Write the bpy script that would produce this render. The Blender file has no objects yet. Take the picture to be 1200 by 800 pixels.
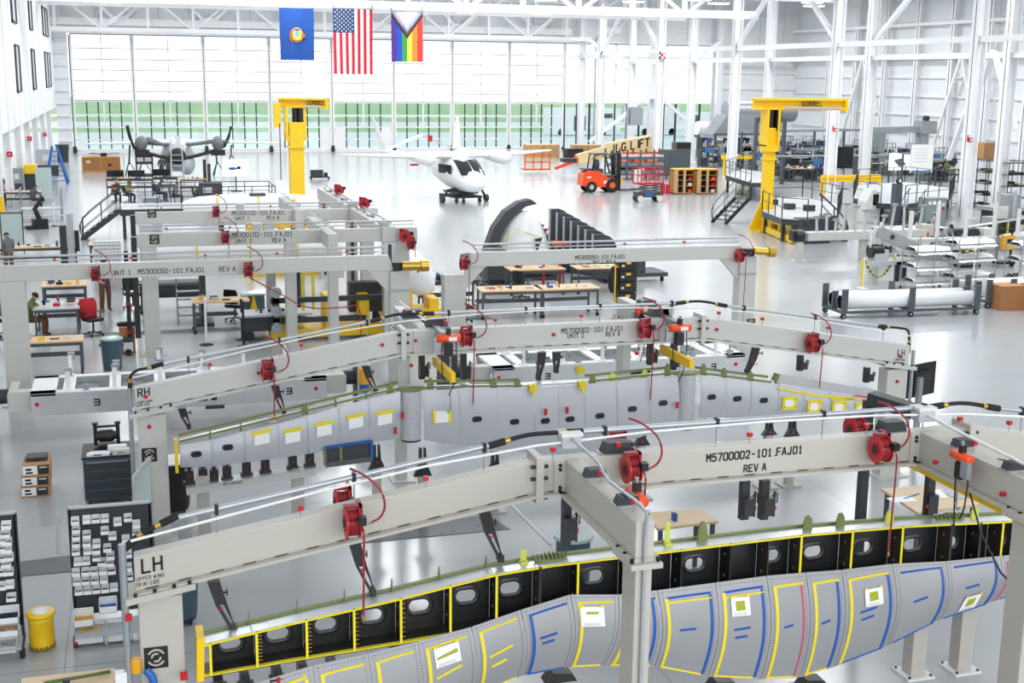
import bpy, bmesh, math, random
from math import pi, sin, cos, radians as R
from mathutils import Vector as V, Matrix as M, Euler
random.seed(7)
S = bpy.context.scene
C = S.collection
# ---------------- camera (solved from the hangar's vanishing points; 1200x800 frame) ----------------
FPX, CAMH = 1490.0, 7.7
AX = V((0.95860974, -0.04733183, 0.28076157)); AY = V((-0.28449287, -0.19889325, 0.93781943)); AZ = V((0.01145287, -0.97887751, -0.20412657))
cd = bpy.data.cameras.new('camera'); cam = bpy.data.objects.new('camera', cd); C.objects.link(cam)
cd.sensor_width = 36; cd.lens = 36*FPX/1200; cd.clip_start = .1; cd.clip_end = 2000
_r = V((AX.x, AY.x, AZ.x)); _d = V((AX.y, AY.y, AZ.y)); _f = V((AX.z, AY.z, AZ.z))
cam.matrix_world = M(((_r.x, -_d.x, -_f.x, 0), (_r.y, -_d.y, -_f.y, 0), (_r.z, -_d.z, -_f.z, CAMH), (0, 0, 0, 1)))
S.camera = cam
S.view_settings.view_transform = 'Standard'; S.view_settings.look = 'None'; S.view_settings.gamma = 1
S.view_settings.exposure = 0.0
# ---------------- light: bright overcast sky, high-bay rows under the roof ----------------
W = bpy.data.worlds.new('overcast'); S.world = W; W.use_nodes = True
bg = W.node_tree.nodes['Background']; bg.inputs[0].default_value = (.97, .985, 1, 1); bg.inputs[1].default_value = 1.25
def area(name, loc, sx, sy, power, rot=(0, 0, 0), col=(.965, .985, 1)):
    l = bpy.data.lights.new(name, 'AREA'); l.shape = 'RECTANGLE'; l.size = sx; l.size_y = sy; l.energy = power; l.color = col
    o = bpy.data.objects.new(name, l); C.objects.link(o); o.location = loc; o.rotation_euler = rot; return o
for x in (-1, 11, 23, 35, 48, 62):
    for y in (22, 38, 54, 70, 86, 102, 118): area('high_bay', (x, y, 15), 2.2, 4, ((800 if x < 30 else 1100) if y > 60 else 800 if x > 5 else 400) if y > 30 else (420 if x > 5 else 90))
area('front_fill', (16, -11.5, 9.5), 44, 9, 7200, (R(82), 0, 0))  # added fill light behind the camera, brightens faces turned towards it
# ---------------- materials ----------------
def lin(c): return c/12.92 if c <= .04045 else ((c+.055)/1.055)**2.4
def hx(h): return tuple(lin(int(h[i:i+2], 16)/255) for i in (0, 2, 4)) + (1,)
MT = {}
def mat(name, h, rough=.5, metal=0, var=.06, scale=6, bump=0, emit=0, coat=0, spec=.5):
    m = bpy.data.materials.new(name); m.use_nodes = True; nt = m.node_tree; b = nt.nodes['Principled BSDF']
    c = hx(h); b.inputs['Roughness'].default_value = rough; b.inputs['Metallic'].default_value = metal
    b.inputs['Specular IOR Level'].default_value = spec; b.inputs['Coat Weight'].default_value = coat
    tc = nt.nodes.new('ShaderNodeTexCoord'); n = nt.nodes.new('ShaderNodeTexNoise'); n.inputs['Scale'].default_value = scale; n.inputs['Detail'].default_value = 4
    nt.links.new(tc.outputs['Object'], n.inputs['Vector'])
    mx = nt.nodes.new('ShaderNodeMix'); mx.data_type = 'RGBA'
    mx.inputs[6].default_value = tuple(min(1, v*(1-var)) for v in c[:3]) + (1,); mx.inputs[7].default_value = tuple(min(1, v*(1+var)) for v in c[:3]) + (1,)
    nt.links.new(n.outputs['Fac'], mx.inputs[0]); nt.links.new(mx.outputs[2], b.inputs['Base Color'])
    if bump:
        bp = nt.nodes.new('ShaderNodeBump'); bp.inputs['Strength'].default_value = bump; bp.inputs['Distance'].default_value = .01
        nt.links.new(n.outputs['Fac'], bp.inputs['Height']); nt.links.new(bp.outputs[0], b.inputs['Normal'])
    if emit:
        b.inputs['Emission Color'].default_value = c; b.inputs['Emission Strength'].default_value = emit
    MT[name] = m; return m
for a in (
 ('paint', 'bdb9b0', .38, 0, .03), ('paintb', 'c6c6c2', .38, 0, .03), ('paintd', 'b4b1aa', .4, 0, .03), ('white', 'eeeeee', .45), ('offwhite', 'dcdcd8', .5), ('wallwhite', 'f0f1f3', .6, 0, .02),
 ('wallgrey', 'e9ecee', .6, 0, .03), ('steelwhite', 'f2f3f5', .45, 0, .02), ('alu', 'c4c6c8', .32, .55, .05), ('galv', 'a4a9ae', .42, .6, .08), ('conduit', 'b6bbc0', .35, .55, .04),
 ('black', '161616', .45), ('rubber', '1c1c1e', .75), ('blacksat', '232325', .35), ('dark', '34383c', .5), ('charcoal', '3d4145', .55), ('slate', '51575d', .5), ('midgrey', '777c80', .5), ('grey', '9a9ea2', .5), ('lightgrey', 'b9bcbf', .5),
 ('red', 'c01825', .38), ('reddark', '8c1620', .4), ('hose', '96222d', .45), ('orange', 'f0501c', .35), ('orangeb', 'e8601e', .4), ('yellow', 'f5c816', .4), ('yellowd', 'd9a90e', .45), ('tape', 'f0dc1e', .55, 0, .04), ('bluetape', '1f57ad', .5), ('pinktape', 'd0486a', .5),
 ('blue', '1f63b4', .4), ('bluebin', '4a6272', .5), ('navy', '1c2840', .8), ('green', '63713f', .8), ('olive', '6f7a45', .6), ('primer', '76804c', .55, 0, .1), ('primery', 'c9cf5a', .55), ('brass', 'caa24a', .3, .8),
 ('wood', 'd9b98e', .5, 0, .1, 9), ('woodb', 'c49a68', .55, 0, .12, 9), ('ply', 'dcc4a2', .6, 0, .08, 5), ('card', 'a9764a', .8, 0, .06), ('cardl', 'bb8a5c', .8, 0, .06), ('paper', 'f7f7f5', .7, 0, .01), ('sheetgreen', 'a9ad2a', .7),
 ('skin', 'c99c80', .6), ('skind', '9a6a4e', .6), ('hair', '2e221c', .8), ('hairl', '6b4c34', .8), ('shirt', '6e7378', .85), ('shirtr', 'c42b36', .85), ('shirtl', '9ea6b0', .85), ('pants', '6a4a34', .85), ('jeans', '2b3346', .85), ('shoe', '4a4038', .7), ('plaid', '584a58', .85),
 ('wing', 'bfc1c7', .42, .1, .05, 3), ('skinpanel', '9fa0a3', .45, .1, .05, 3), ('web', '1a1a1b', .42, 0, .1), ('rib', '3a352e', .5, 0, .15), ('silver', 'cdd2d6', .3, .5, .05), ('plastic', 'eef1f3', .25), ('plane', 'f4f5f6', .25, 0, .01), ('planed', '6d6e74', .4), ('glass_dark', '2a3036', .08), ('screen', '0e0f12', .2), ('screenb', '2c343c', .3), ('tealglass', 'b9cbc8', .15), ('greyplate', '5b5f64', .45, .2, .08, 8),
 ('grass', 'a3c598', .9, 0, .12, .15), ('tarmac', 'dbe6ea', .8, 0, .05, .1), ('yb', 'e8d21c', .5), ('teal', '1c7f8c', .5), ('crate', 'a9743f', .7, 0, .1), ('cabinet', '8b9494', .45), ('vinyl', 'f3f3f3', .35, 0, .01), ('bluescreen', '3f78b4', .4), ('amber', 'e6a51e', .4), ('flagblue', '1d4f9e', .8), ('flagred', 'd32a41', .8), ('flagwhite', 'f5f5f5', .8), ('flagnavy', '2f4f80', .8),
 ('prideb', '2f57c8', .8), ('pridep', '5a3b9c', .8), ('prideg', '3aa558', .8), ('pridey', 'f8df4c', .8), ('prideo', 'f2933a', .8), ('prider', 'e2473f', .8), ('prideblk', '24222a', .8), ('pridebr', '7b4a3c', .8), ('pridelb', '6fb4e0', .8), ('pridepk', 'f2b3c8', .8), ('jlgbeige', 'e6cf9c', .5), ('rust', 'b5632f', .6),
): mat(*a)
mat('lampglow', 'ffffff', .5, emit=6); mat('monitor_on', 'eef2f6', .3, emit=.7); mat('panelglow', 'fdfeff', .5, 0, .01, emit=1.35)
def glassmat():
    m = bpy.data.materials.new('window_glass'); m.use_nodes = True; nt = m.node_tree; nt.nodes.clear()
    o = nt.nodes.new('ShaderNodeOutputMaterial'); t = nt.nodes.new('ShaderNodeBsdfTransparent'); g = nt.nodes.new('ShaderNodeBsdfGlossy'); x = nt.nodes.new('ShaderNodeMixShader')
    t.inputs[0].default_value = (.9, .96, .95, 1); g.inputs['Roughness'].default_value = .03; x.inputs[0].default_value = .06
    nt.links.new(t.outputs[0], x.inputs[1]); nt.links.new(g.outputs[0], x.inputs[2]); nt.links.new(x.outputs[0], o.inputs[0]); MT['glass'] = m
glassmat()
def floormat():
    m = mat('concrete', 'acafb1', .2, 0, .07, .35, spec=.55); return m
floormat()
# ---------------- pixel -> world helpers (used only to read real positions off the photograph) ----------------
def ray(px, py):
    c = V(((px-600)/FPX, (py-400)/FPX, 1)); return V((AX.dot(c), AY.dot(c), AZ.dot(c)))
def G(px, py, z=0.0):
    d = ray(px, py); t = (z-CAMH)/d.z; return V((d.x*t, d.y*t, z))
def PY(px, py, y):
    d = ray(px, py); t = y/d.y; return V((d.x*t, y, CAMH+d.z*t))
# ---------------- mesh builder ----------------
STUFFY = {'weld_gap', 'bolt', 'lettering', 'screen_image', 'scissor_arms', 'louvers', 'cable_slot', 'print_lines', 'tape_tab', 'eyes', 'fingers', 'cloth', 'hose_guide', 'trolley', 'emblem', 'handle'}
class MB:
    def __init__(s, m='grey'): s.v = []; s.f = []; s.mi = []; s.names = []; s.sm = []; s.m(m)
    def m(s, name):
        if name not in s.names: s.names.append(name)
        s.k = s.names.index(name); return s
    def add(s, vs, fs, smooth=False):
        o = len(s.v); s.v += [tuple(p) for p in vs]; s.f += [tuple(i+o for i in f) for f in fs]; s.mi += [s.k]*len(fs); s.sm += [smooth]*len(fs); return s
    def hexa(s, p): return s.add(p, [(0, 3, 2, 1), (4, 5, 6, 7), (0, 1, 5, 4), (1, 2, 6, 5), (2, 3, 7, 6), (3, 0, 4, 7)])
    def bx(s, x0, x1, y0, y1, z0, z1): return s.hexa([(x0, y0, z0), (x1, y0, z0), (x1, y1, z0), (x0, y1, z0), (x0, y0, z1), (x1, y0, z1), (x1, y1, z1), (x0, y1, z1)])
    def box(s, c, d, rot=None):
        h = V(d)/2; ps = [V((i*h.x, j*h.y, k*h.z)) for k in (-1, 1) for i, j in ((-1, -1), (1, -1), (1, 1), (-1, 1))]
        if rot: m = Euler(rot).to_matrix(); ps = [m @ p for p in ps]
        return s.hexa([p+V(c) for p in ps])
    def bar(s, p, q, w, h=None, up=(0, 0, 1)):
        p, q = V(p), V(q); d = (q-p).normalized(); u = V(up)
        if abs(d.dot(u)) > .98: u = V((0, 1, 0))
        a = d.cross(u).normalized()*w/2; b = a.normalized().cross(d)*(h or w)/2
        return s.hexa([p-a-b, p+a-b, p+a+b, p-a+b, q-a-b, q+a-b, q+a+b, q-a+b])
    def cyl(s, p, q, r, n=10, r2=None, cap=True):
        p, q = V(p), V(q); d = (q-p).normalized(); u = V((0, 0, 1)) if abs(d.z) < .9 else V((1, 0, 0)); a = d.cross(u).normalized(); b = d.cross(a); r2 = r if r2 is None else r2
        vs = [p+(a*cos(2*pi*i/n)+b*sin(2*pi*i/n))*r for i in range(n)]+[q+(a*cos(2*pi*i/n)+b*sin(2*pi*i/n))*r2 for i in range(n)]
        s.add(vs, [(i, (i+1) % n, n+(i+1) % n, n+i) for i in range(n)], True)
        if cap: s.add(vs, [tuple(range(n-1, -1, -1)), tuple(range(n, 2*n))])
        return s
    def tube(s, pts, r, n=6):
        pts = [V(p) for p in pts]; rings = []
        if r < .03 and 3 < len(pts) < 9 and n > 5 or s.names[s.k] == 'hose' and len(pts) < 9: # Catmull-Rom smoothing for hoses
            q = []; P = [pts[0]]+pts+[pts[-1]]
            for i in range(1, len(P)-2):
                for k in range(4):
                    t = k/4; a, b, c, d = P[i-1:i+3]; q.append(.5*((2*b)+(c-a)*t+(2*a-5*b+4*c-d)*t*t+(3*b-a-3*c+d)*t*t*t))
            pts = q+[pts[-1]]
        for i, p in enumerate(pts):
            d = (pts[min(i+1, len(pts)-1)]-pts[max(i-1, 0)]).normalized(); u = V((0, 0, 1)) if abs(d.z) < .93 else V((0, 1, 0)); a = d.cross(u).normalized(); b = d.cross(a)
            rings.append([p+(a*cos(2*pi*k/n)+b*sin(2*pi*k/n))*r for k in range(n)])
        return s.loft(rings)
    def loft(s, rings, cap=True, smooth=True, close=True):
        n = len(rings[0]); vs = [p for r in rings for p in r]; m = n if close else n-1
        s.add(vs, [(j*n+i, j*n+(i+1) % n, (j+1)*n+(i+1) % n, (j+1)*n+i) for j in range(len(rings)-1) for i in range(m)], smooth)
        if cap and close: s.add(rings[0], [tuple(range(n-1, -1, -1))]); s.add(rings[-1], [tuple(range(n))])
        return s
    def prism(s, poly, d0, d1, ax='y'):
        f = {'y': lambda a, b, d: (a, d, b), 'x': lambda a, b, d: (d, a, b), 'z': lambda a, b, d: (a, b, d)}[ax]; n = len(poly)
        vs = [f(a, b, d0) for a, b in poly]+[f(a, b, d1) for a, b in poly]
        return s.add(vs, [tuple(range(n)), tuple(range(2*n-1, n-1, -1))]+[(i, n+i, n+(i+1) % n, (i+1) % n) for i in range(n)])
    def lathe(s, prof, n=16, c=(0, 0, 0)):
        c = V(c); return s.loft([[c+V((r*cos(2*pi*i/n), r*sin(2*pi*i/n), z)) for i in range(n)] for r, z in prof])
    def ell(s, c, rad, n=12, m=7):
        c = V(c); return s.loft([[c+V((rad[0]*cos(2*pi*i/n)*sin(pi*j/m), rad[1]*sin(2*pi*i/n)*sin(pi*j/m), -rad[2]*cos(pi*j/m))) for i in range(n)] for j in range(m+1)], cap=False)
    def quad(s, a, b, c, d): return s.add([a, b, c, d], [(0, 1, 2, 3)])
    def xf(s, mtx): s.v = [tuple(mtx @ V(p)) for p in s.v]; return s
    def rz(s, a, c=(0, 0, 0)): return s.xf(M.Translation(c) @ M.Rotation(a, 4, 'Z'))
    def mesh(s, name):
        me = bpy.data.meshes.new(name); me.from_pydata(s.v, [], s.f)
        for n in s.names: me.materials.append(MT[n])
        me.polygons.foreach_set('material_index', s.mi); me.polygons.foreach_set('use_smooth', s.sm); me.update(); return me
    def build(s, name, par=None, bev=0, label=None, kind=None):
        bm = bmesh.new(); me = s.mesh(name); bm.from_mesh(me); bmesh.ops.recalc_face_normals(bm, faces=bm.faces); bm.to_mesh(me); bm.free()
        o = bpy.data.objects.new(name, me); C.objects.link(o)
        if par: o.parent = par
        if bev: md = o.modifiers.new('bevel', 'BEVEL'); md.width = bev; md.segments = 2; md.limit_method = 'ANGLE'
        if label: o['label'] = label
        if kind or name in STUFFY: o['kind'] = kind or 'stuff'
        return o
def tag(o, label, cat, group=None, kind=None):
    if label: o['label'] = label
    if cat: o['category'] = cat
    if group: o['group'] = group
    if kind: o['kind'] = kind
    return o
def T(name, label, cat, loc=(0, 0, 0), rz=0, group=None):
    o = bpy.data.objects.new(name, None); C.objects.link(o); o.location = loc; o.rotation_euler = (0, 0, rz); o.empty_display_size = .1
    return tag(o, label, cat, group)
def place(o, loc, rz=0): o.location = loc; o.rotation_euler = (0, 0, rz); return o
KIDS = {}
def kids(o): return [c for c in bpy.data.objects if c.parent == o]
def dup(o, loc=None, rz=None, label=None, group=None, sc=None, _tree=None):
    if _tree is None: _tree = [(c, kids(c)) for c in kids(o)]
    r = o.copy(); C.objects.link(r)
    if loc is not None: r.location = loc
    if rz is not None: r.rotation_euler = (0, 0, rz)
    if sc is not None: r.scale = (sc,)*3 if not isinstance(sc, tuple) else sc
    if label: r['label'] = label
    if group: r['group'] = group
    for c, gs in _tree:
        k = c.copy(); C.objects.link(k); k.parent = r
        for g in gs: h = g.copy(); C.objects.link(h); h.parent = k
    return r
def structure(name, mb, bev=0, par=None):
    o = mb.build(name, par, bev)
    if not par: o['kind'] = 'structure'
    return o
# ---------------- stencil stroke font ----------------
GL = {}
def _g(ch, *strokes): GL[ch] = strokes
_c = [(1.7, 0), (.5, .3), (0, 1.2), (0, 4.8), (.5, 5.7), (1.7, 6)]; _cm = [(4-x, y) for x, y in _c]
_g('0', _c, _cm); _g('O', _c, _cm)
_g('1', [(1.2, 4.8), (2, 6), (2, 3.3)], [(2, 2.8), (2, 0)], [(1.1, 0), (2.9, 0)]); _g('2', [(.1, 4.6), (.7, 5.8), (2, 6), (3.3, 5.7), (3.9, 4.6), (3.4, 3.4)], [(3, 2.9), (0, 0), (4, 0)])
_g('3', [(.1, 5), (.8, 5.9), (2, 6), (3.4, 5.8), (3.8, 4.6), (3.2, 3.4), (1.8, 3.1)], [(3.3, 2.8), (4, 1.5), (3.3, .3), (2, 0), (.7, .2), (.1, 1)])
_g('5', [(3.8, 6), (.3, 6), (.1, 3.2)], [(.5, 3.3), (2, 3.9), (3.4, 3.5), (4, 2), (3.4, .4), (2, 0), (.7, .2), (0, 1)]); _g('7', [(0, 6), (4, 6), (2.6, 2.9)], [(2.4, 2.4), (1.5, 0)])
_g('8', _c, _cm, [(.6, 3), (3.4, 3)]); _g('-', [(.6, 3), (3.4, 3)]); _g('.', [(1.6, .1), (2.3, .1)]); _g(' ')
_g('M', [(0, 0), (0, 6)], [(.3, 5.8), (2, 2.6), (3.7, 5.8)], [(4, 6), (4, 0)]); _g('N', [(0, 0), (0, 6)], [(.3, 5.6), (3.7, .4)], [(4, 0), (4, 6)])
_g('F', [(0, 0), (0, 6), (4, 6)], [(.5, 3.1), (3, 3.1)]); _g('E', [(3.8, 0), (0, 0), (0, 6), (3.8, 6)], [(.5, 3.1), (3, 3.1)]); _g('A', [(0, 0), (1.8, 6)], [(2.2, 6), (4, 0)], [(1.1, 1.9), (2.9, 1.9)])
_g('J', [(3.4, 6), (3.4, 1.4), (2.6, .1), (1.3, 0), (.2, 1.2)]); _g('U', [(0, 6), (0, 1.2), (.8, .1), (1.7, 0)], [(2.3, 0), (3.2, .1), (4, 1.2), (4, 6)]); _g('I', [(2, 0), (2, 6)]); _g('T', [(0, 6), (4, 6)], [(2, 5.6), (2, 0)])
_g('R', [(0, 0), (0, 6)], [(.5, 6), (3, 5.9), (3.9, 4.6), (3, 3.1), (.5, 3)], [(2.2, 2.7), (4, 0)]); _g('V', [(0, 6), (1.8, 0)], [(2.2, 0), (4, 6)]); _g('L', [(0, 6), (0, 0), (3.8, 0)]); _g('H', [(0, 0), (0, 6)], [(4, 0), (4, 6)], [(.5, 3), (3.5, 3)])
_g('P', [(0, 0), (0, 6)], [(.5, 6), (3, 5.9), (3.9, 4.5), (3, 2.9), (.5, 2.8)]); _g('W', [(0, 6), (1, 0), (2, 4), (3, 0), (4, 6)]); _g('G', [(3.8, 5), (2.6, 6), (.9, 5.8), (0, 4), (0, 2), (.9, .2), (2.6, 0), (3.9, .8), (3.9, 2.7), (2.4, 2.7)])
_g('S', [(3.8, 5.1), (2.8, 6), (1, 5.9), (.1, 4.7), (1, 3.4), (3, 2.7), (3.9, 1.4), (3, .1), (1, 0), (.1, .9)]); _g('K', [(0, 0), (0, 6)], [(3.8, 6), (.4, 2.8)], [(1.2, 3.4), (4, 0)]); _g('D', [(0, 0), (0, 6)], [(.5, 6), (2.6, 5.9), (4, 4.4), (4, 1.6), (2.6, .1), (.5, 0)])
_g('B', [(0, 0), (0, 6)], [(.5, 6), (3, 5.9), (3.8, 4.6), (3, 3.2), (.5, 3.1)], [(3, 3), (4, 1.6), (3, .1), (.5, 0)]); _g('C', [(3.9, 5), (2.6, 6), (1, 5.8), (0, 4.4), (0, 1.6), (1, .2), (2.6, 0), (3.9, 1)]); _g('Y', [(0, 6), (2, 3), (4, 6)], [(2, 2.8), (2, 0)]); _g('X', [(0, 0), (4, 6)], [(0, 6), (4, 0)])
def letters(mb, s, o, h, right=(1, 0, 0), up=(0, 0, 1), wt=.13, gap=1.9):
    o, rt, u = V(o), V(right).normalized(), V(up).normalized(); n = rt.cross(u)*.0015; k = h/6; x = 0
    for ch in s:
        for st in GL.get(ch, ()):
            for (ax, ay), (bx_, by) in zip(st, st[1:]):
                p, q = o+rt*(x+ax*.82)*k+u*ay*k, o+rt*(x+bx_*.82)*k+u*by*k; d = (q-p).normalized(); w = d.cross(n).normalized()*h*wt/2; e = d*h*wt*.3
                mb.quad(p-w-e+n, q-w+e+n, q+w+e+n, p+w-e+n)
        x += 4*.82+gap*.8 if ch not in '.I ' else (3 if ch != ' ' else 3)
    return x*k
def logo(mb, c, s, right=(1, 0, 0), up=(0, 0, 1)):
    c, rt, u = V(c), V(right).normalized(), V(up).normalized(); n = rt.cross(u)*.002
    mb.m('black').quad(c-rt*s-u*s+n, c+rt*s-u*s+n, c+rt*s+u*s+n, c-rt*s+u*s+n); mb.m('paint')
    for sg in (1, -1):
        for rr, a0, a1 in ((.72, 25, 150), (.36, 60, 185)):
            P = [(rr*cos(R(a)), rr*sin(R(a))) for a in range(a0, a1+1, 25)]
            for (ax, ay), (bx_, by) in zip(P, P[1:]):
                w = .17
                f = lambda x, y, q: c+rt*sg*s*x*q+u*sg*s*y*q+n*2
                q0 = (rr-w/2)/rr; q1 = (rr+w/2)/rr
                mb.quad(f(ax, ay, q0), f(bx_, by, q0), f(bx_, by, q1), f(ax, ay, q1))
# ================= SETTING =================
XL, XR, YB = -6.53, 71.6, 130.0
fl = structure('floor', MB('concrete').bx(-40, 84, -13, YB-.2, -.3, 0))
for i, x in enumerate((-1.15, 6.43, 12.45, 18.5, 24.5, 30.5, 36.5, 42.5, 48.5, 54.5)):
    MB('midgrey').bx(x-.006, x+.006, 6, YB-.3, -.01, .0008).build('slab_joint', fl)
for i in range(19):
    y = 10.8+i*5.75; MB('midgrey').bx(XL, XR, y-.008, y+.008, -.01, .0008).build('slab_joint', fl)
MB('galv').bar((6.40, 21.4, .004), (6.47, 19.2, .004), .06, .012).build('floor_strip', fl)
# outside ground: apron, grass bands, far field
def gband(nm, y0, y1, m, z): structure(nm, MB(m).bx(-120, 260, y0, y1, z-.2, z))
gband('tarmac_apron', YB+.2, 420, 'tarmac', -.06)
for y0, y1 in ((176, 189), (214, 236), (252, 420)): gband('grass_verge', y0, y1, 'grass', -.02)
# --- back wall: gable above the doors, right-hand siding, left jamb
wb = structure('wall_back', MB('wallgrey').bx(XL, XR, YB, YB+.3, 11.45, 17))
for i in range(27):
    x = XL+1+i*2.9; MB('lightgrey').bx(x-.02, x+.02, YB-.03, YB, 11.6, 17).build('siding_seam', wb)
for z in (12.6, 14.2): MB('wallwhite').bx(XL, XR, YB-.2, YB, z-.09, z+.09).build('girt', wb)
MB('wallwhite').bx(61.6, XR, YB, YB+.3, 0, 11.45).build('siding', wb)
for z in (1.5, 3.2, 4.9, 6.6, 8.3, 10): MB('white').bx(61.6, XR, YB-.2, YB, z-.07, z+.07).build('girt', wb)
MB('wallgrey').bx(XL, -5.25, YB, YB+.3, 0, 11.45).build('siding', wb)
for i in range(9): MB('white').bx(XL, -5.3, YB-.25, YB, 1.1+i*1.18, 1.22+i*1.18).build('girt', wb)
MB('white').bx(XL, 44.8, YB-.9, YB-.25, 11.95, 12.6).build('duct', wb)
MB('white').bx(XL, 61.6, YB-.35, YB, 11.22, 11.45).build('door_head', wb); MB('midgrey').bx(-5, 61, YB-.2, YB+.05, 11.1, 11.2).build('door_track', wb)
# --- hangar doors: eight leaves of backlit panels above clear glazing
LX = [-5.05, .62, 7.25, 13.55, 19.72, 26.03, 32.15, 38.27, 44.35]
ROWS = [5.0, 5.83, 6.83, 7.83, 8.83, 9.85, 11.05]; LOW = [.42, 1.25, 2.45, 3.65, 4.9]
PM = {}
def pane(w, h, t, m, nm, loc, par):
    k = (round(w, 3), round(h, 3), m)
    if k not in PM: PM[k] = MB(m).box((0, 0, 0), (w, t, h)).mesh(nm)
    o = bpy.data.objects.new(nm, PM[k]); C.objects.link(o); o.location = loc; o.parent = par; return o
def leaf(name, x0, x1, n, solid=False):
    d = MB('white'); w = .17
    d.bx(x0+.03, x0+.03+w, YB-.12, YB+.12, .05, 11.1).bx(x1-.03-w, x1-.03, YB-.12, YB+.12, .05, 11.1).bx(x0, x1, YB-.12, YB+.12, .02, .38)
    o = d.build(name); o['kind'] = 'structure'
    xm = (x0+x1)/2; a, b = x0+.22, x1-.22
    r = MB('lightgrey')
    for z in ROWS[:-1]: r.bx(a, b, YB-.06, YB+.06, z-.055, z+.055)
    r.m('white')
    for z in LOW[1:]: r.bx(a, b, YB-.06, YB+.06, z-.05, z+.05)
    r.m('lightgrey').bx(xm-.045, xm+.045, YB-.07, YB+.07, 4.9, 11.05); r.m('white').bx(xm-.06, xm+.06, YB-.09, YB+.07, 2.4, 4.9).build('rail', o)
    t = MB('dark').bx(x0-.07, x0+.07, YB-.05, YB+.05, .1, 11.05)
    t.build('gasket', o); MB('blacksat').bx(x0-.18, x0+.14, YB-.3, YB-.12, 0, .62).build('roller_box', o)
    for z0, z1 in zip(ROWS, ROWS[1:]):
        for u, v in ((a, xm), (xm, b)): pane(v-u-.1, z1-z0-.12, .03, 'panelglow', 'panel', ((u+v)/2, YB, (z0+z1)/2), o)
    st = (b-a)/n
    for i in range(1, n): MB('dark').bx(a+st*i-.06, a+st*i+.06, YB-.05, YB+.05, .4, 4.9).build('mullion', o)
    for z0, z1 in zip(LOW, LOW[1:]):
        for i in range(n):
            if solid and z0 < 2.4 and i in (0, n-1): pane(st-.1, z1-z0-.1, .06, 'white', 'solid_panel', (a+st*(i+.5), YB, (z0+z1)/2), o)
            else: pane(st-.1, z1-z0-.1, .02, 'glass', 'pane', (a+st*(i+.5), YB, (z0+z1)/2), o)
    return o
for i in range(8): leaf('door_%d' % (i+1), LX[i], LX[i+1], 5, i in (3, 4))
# glazed bays right of the doors
for i, (x0, x1) in enumerate(((44.4, 50.1), (50.1, 55.8), (55.8, 61.5))):
    o = structure('window_%d' % (i+20), MB('white').bx(x0, x0+.14, YB-.1, YB+.1, 0, 11.1).bx(x1-.14, x1, YB-.1, YB+.1, 0, 11.1).bx(x0, x1, YB-.1, YB+.1, 0, .12))
    for z0, z1 in zip(ROWS, ROWS[1:]): pane(x1-x0-.3, z1-z0-.08, .03, 'panelglow', 'panel', ((x0+x1)/2, YB, (z0+z1)/2), o)
    for k in range(4):
        MB('dark').bx(x0+k*1.42-.09, x0+k*1.42+.09, YB-.12, YB+.05, 0, 4.95).build('mullion', o)
        for z0, z1 in ((.12, 2.5), (2.5, 4.9)): pane(1.22, z1-z0-.1, .02, 'glass', 'pane', (x0+.71+k*1.42, YB, (z0+z1)/2), o)
# --- left wall: white upper storey over an open bay
wl = structure('wall_left', MB('wallwhite').bx(XL-.35, XL, -12, YB, 4.33, 17))
for i in range(16): MB('lightgrey').bx(XL, XL+.012, 60+i*4.5, 60.05+i*4.5, 4.33, 17).build('panel_joint', wl)
for i, (y0, y1, z0, z1) in enumerate(((85.2, 88.6, 6.35, 9.28), (99.6, 102.9, 6.32, 9.26), (115.6, 123.2, 6.3, 9.3), (84.6, 88.2, 10.56, 13.6), (99.6, 102.8, 10.56, 13.6), (115.4, 122.9, 10.6, 13.0))):
    o = structure('window_%d' % (i+1), MB('dark').bx(XL-.02, XL+.1, y0, y0+.5, z0, z1).bx(XL-.02, XL+.1, y1-.5, y1, z0, z1).bx(XL-.02, XL+.1, y0, y1, z1-.12, z1).bx(XL-.02, XL+.1, y0, y1, z0, z0+.12))
    MB('lightgrey').bx(XL+.01, XL+.03, y0+.5, y1-.5, z0, z1).build('pane', o)
    if y1-y0 > 5: MB('dark').bx(XL-.02, XL+.1, (y0+y1)/2-.3, (y0+y1)/2+.3, z0, z1).build('frame', o)
rw = structure('wall_recess', MB('wallwhite').bx(XL-7, XL-6.7, -12, YB, 0, 4.4))
for z in (1.2, 2.6): MB('lightgrey').bx(XL-6.7, XL-6.5, 40, YB, z-.06, z+.06).build('girt', rw)
for i, y in enumerate((66, 72.5, 79, 87, 95, 103, 112, 121)):
    structure('column', MB('steelwhite').bx(XL-.45, XL-.05, y-.03, y+.03, 0, 4.33).bx(XL-.45, XL-.4, y-.25, y+.25, 0, 4.33).bx(XL-.1, XL-.05, y-.25, y+.25, 0, 4.33))
    if i % 3 == 0: structure('brace', MB('steelwhite').bar((XL-.3, y, .2), (XL-.3, y+5, 4.2), .15))
structure('wall_front', MB('wallgrey').bx(XL-7, XR, -12.3, -12, 0, 17))
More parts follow.
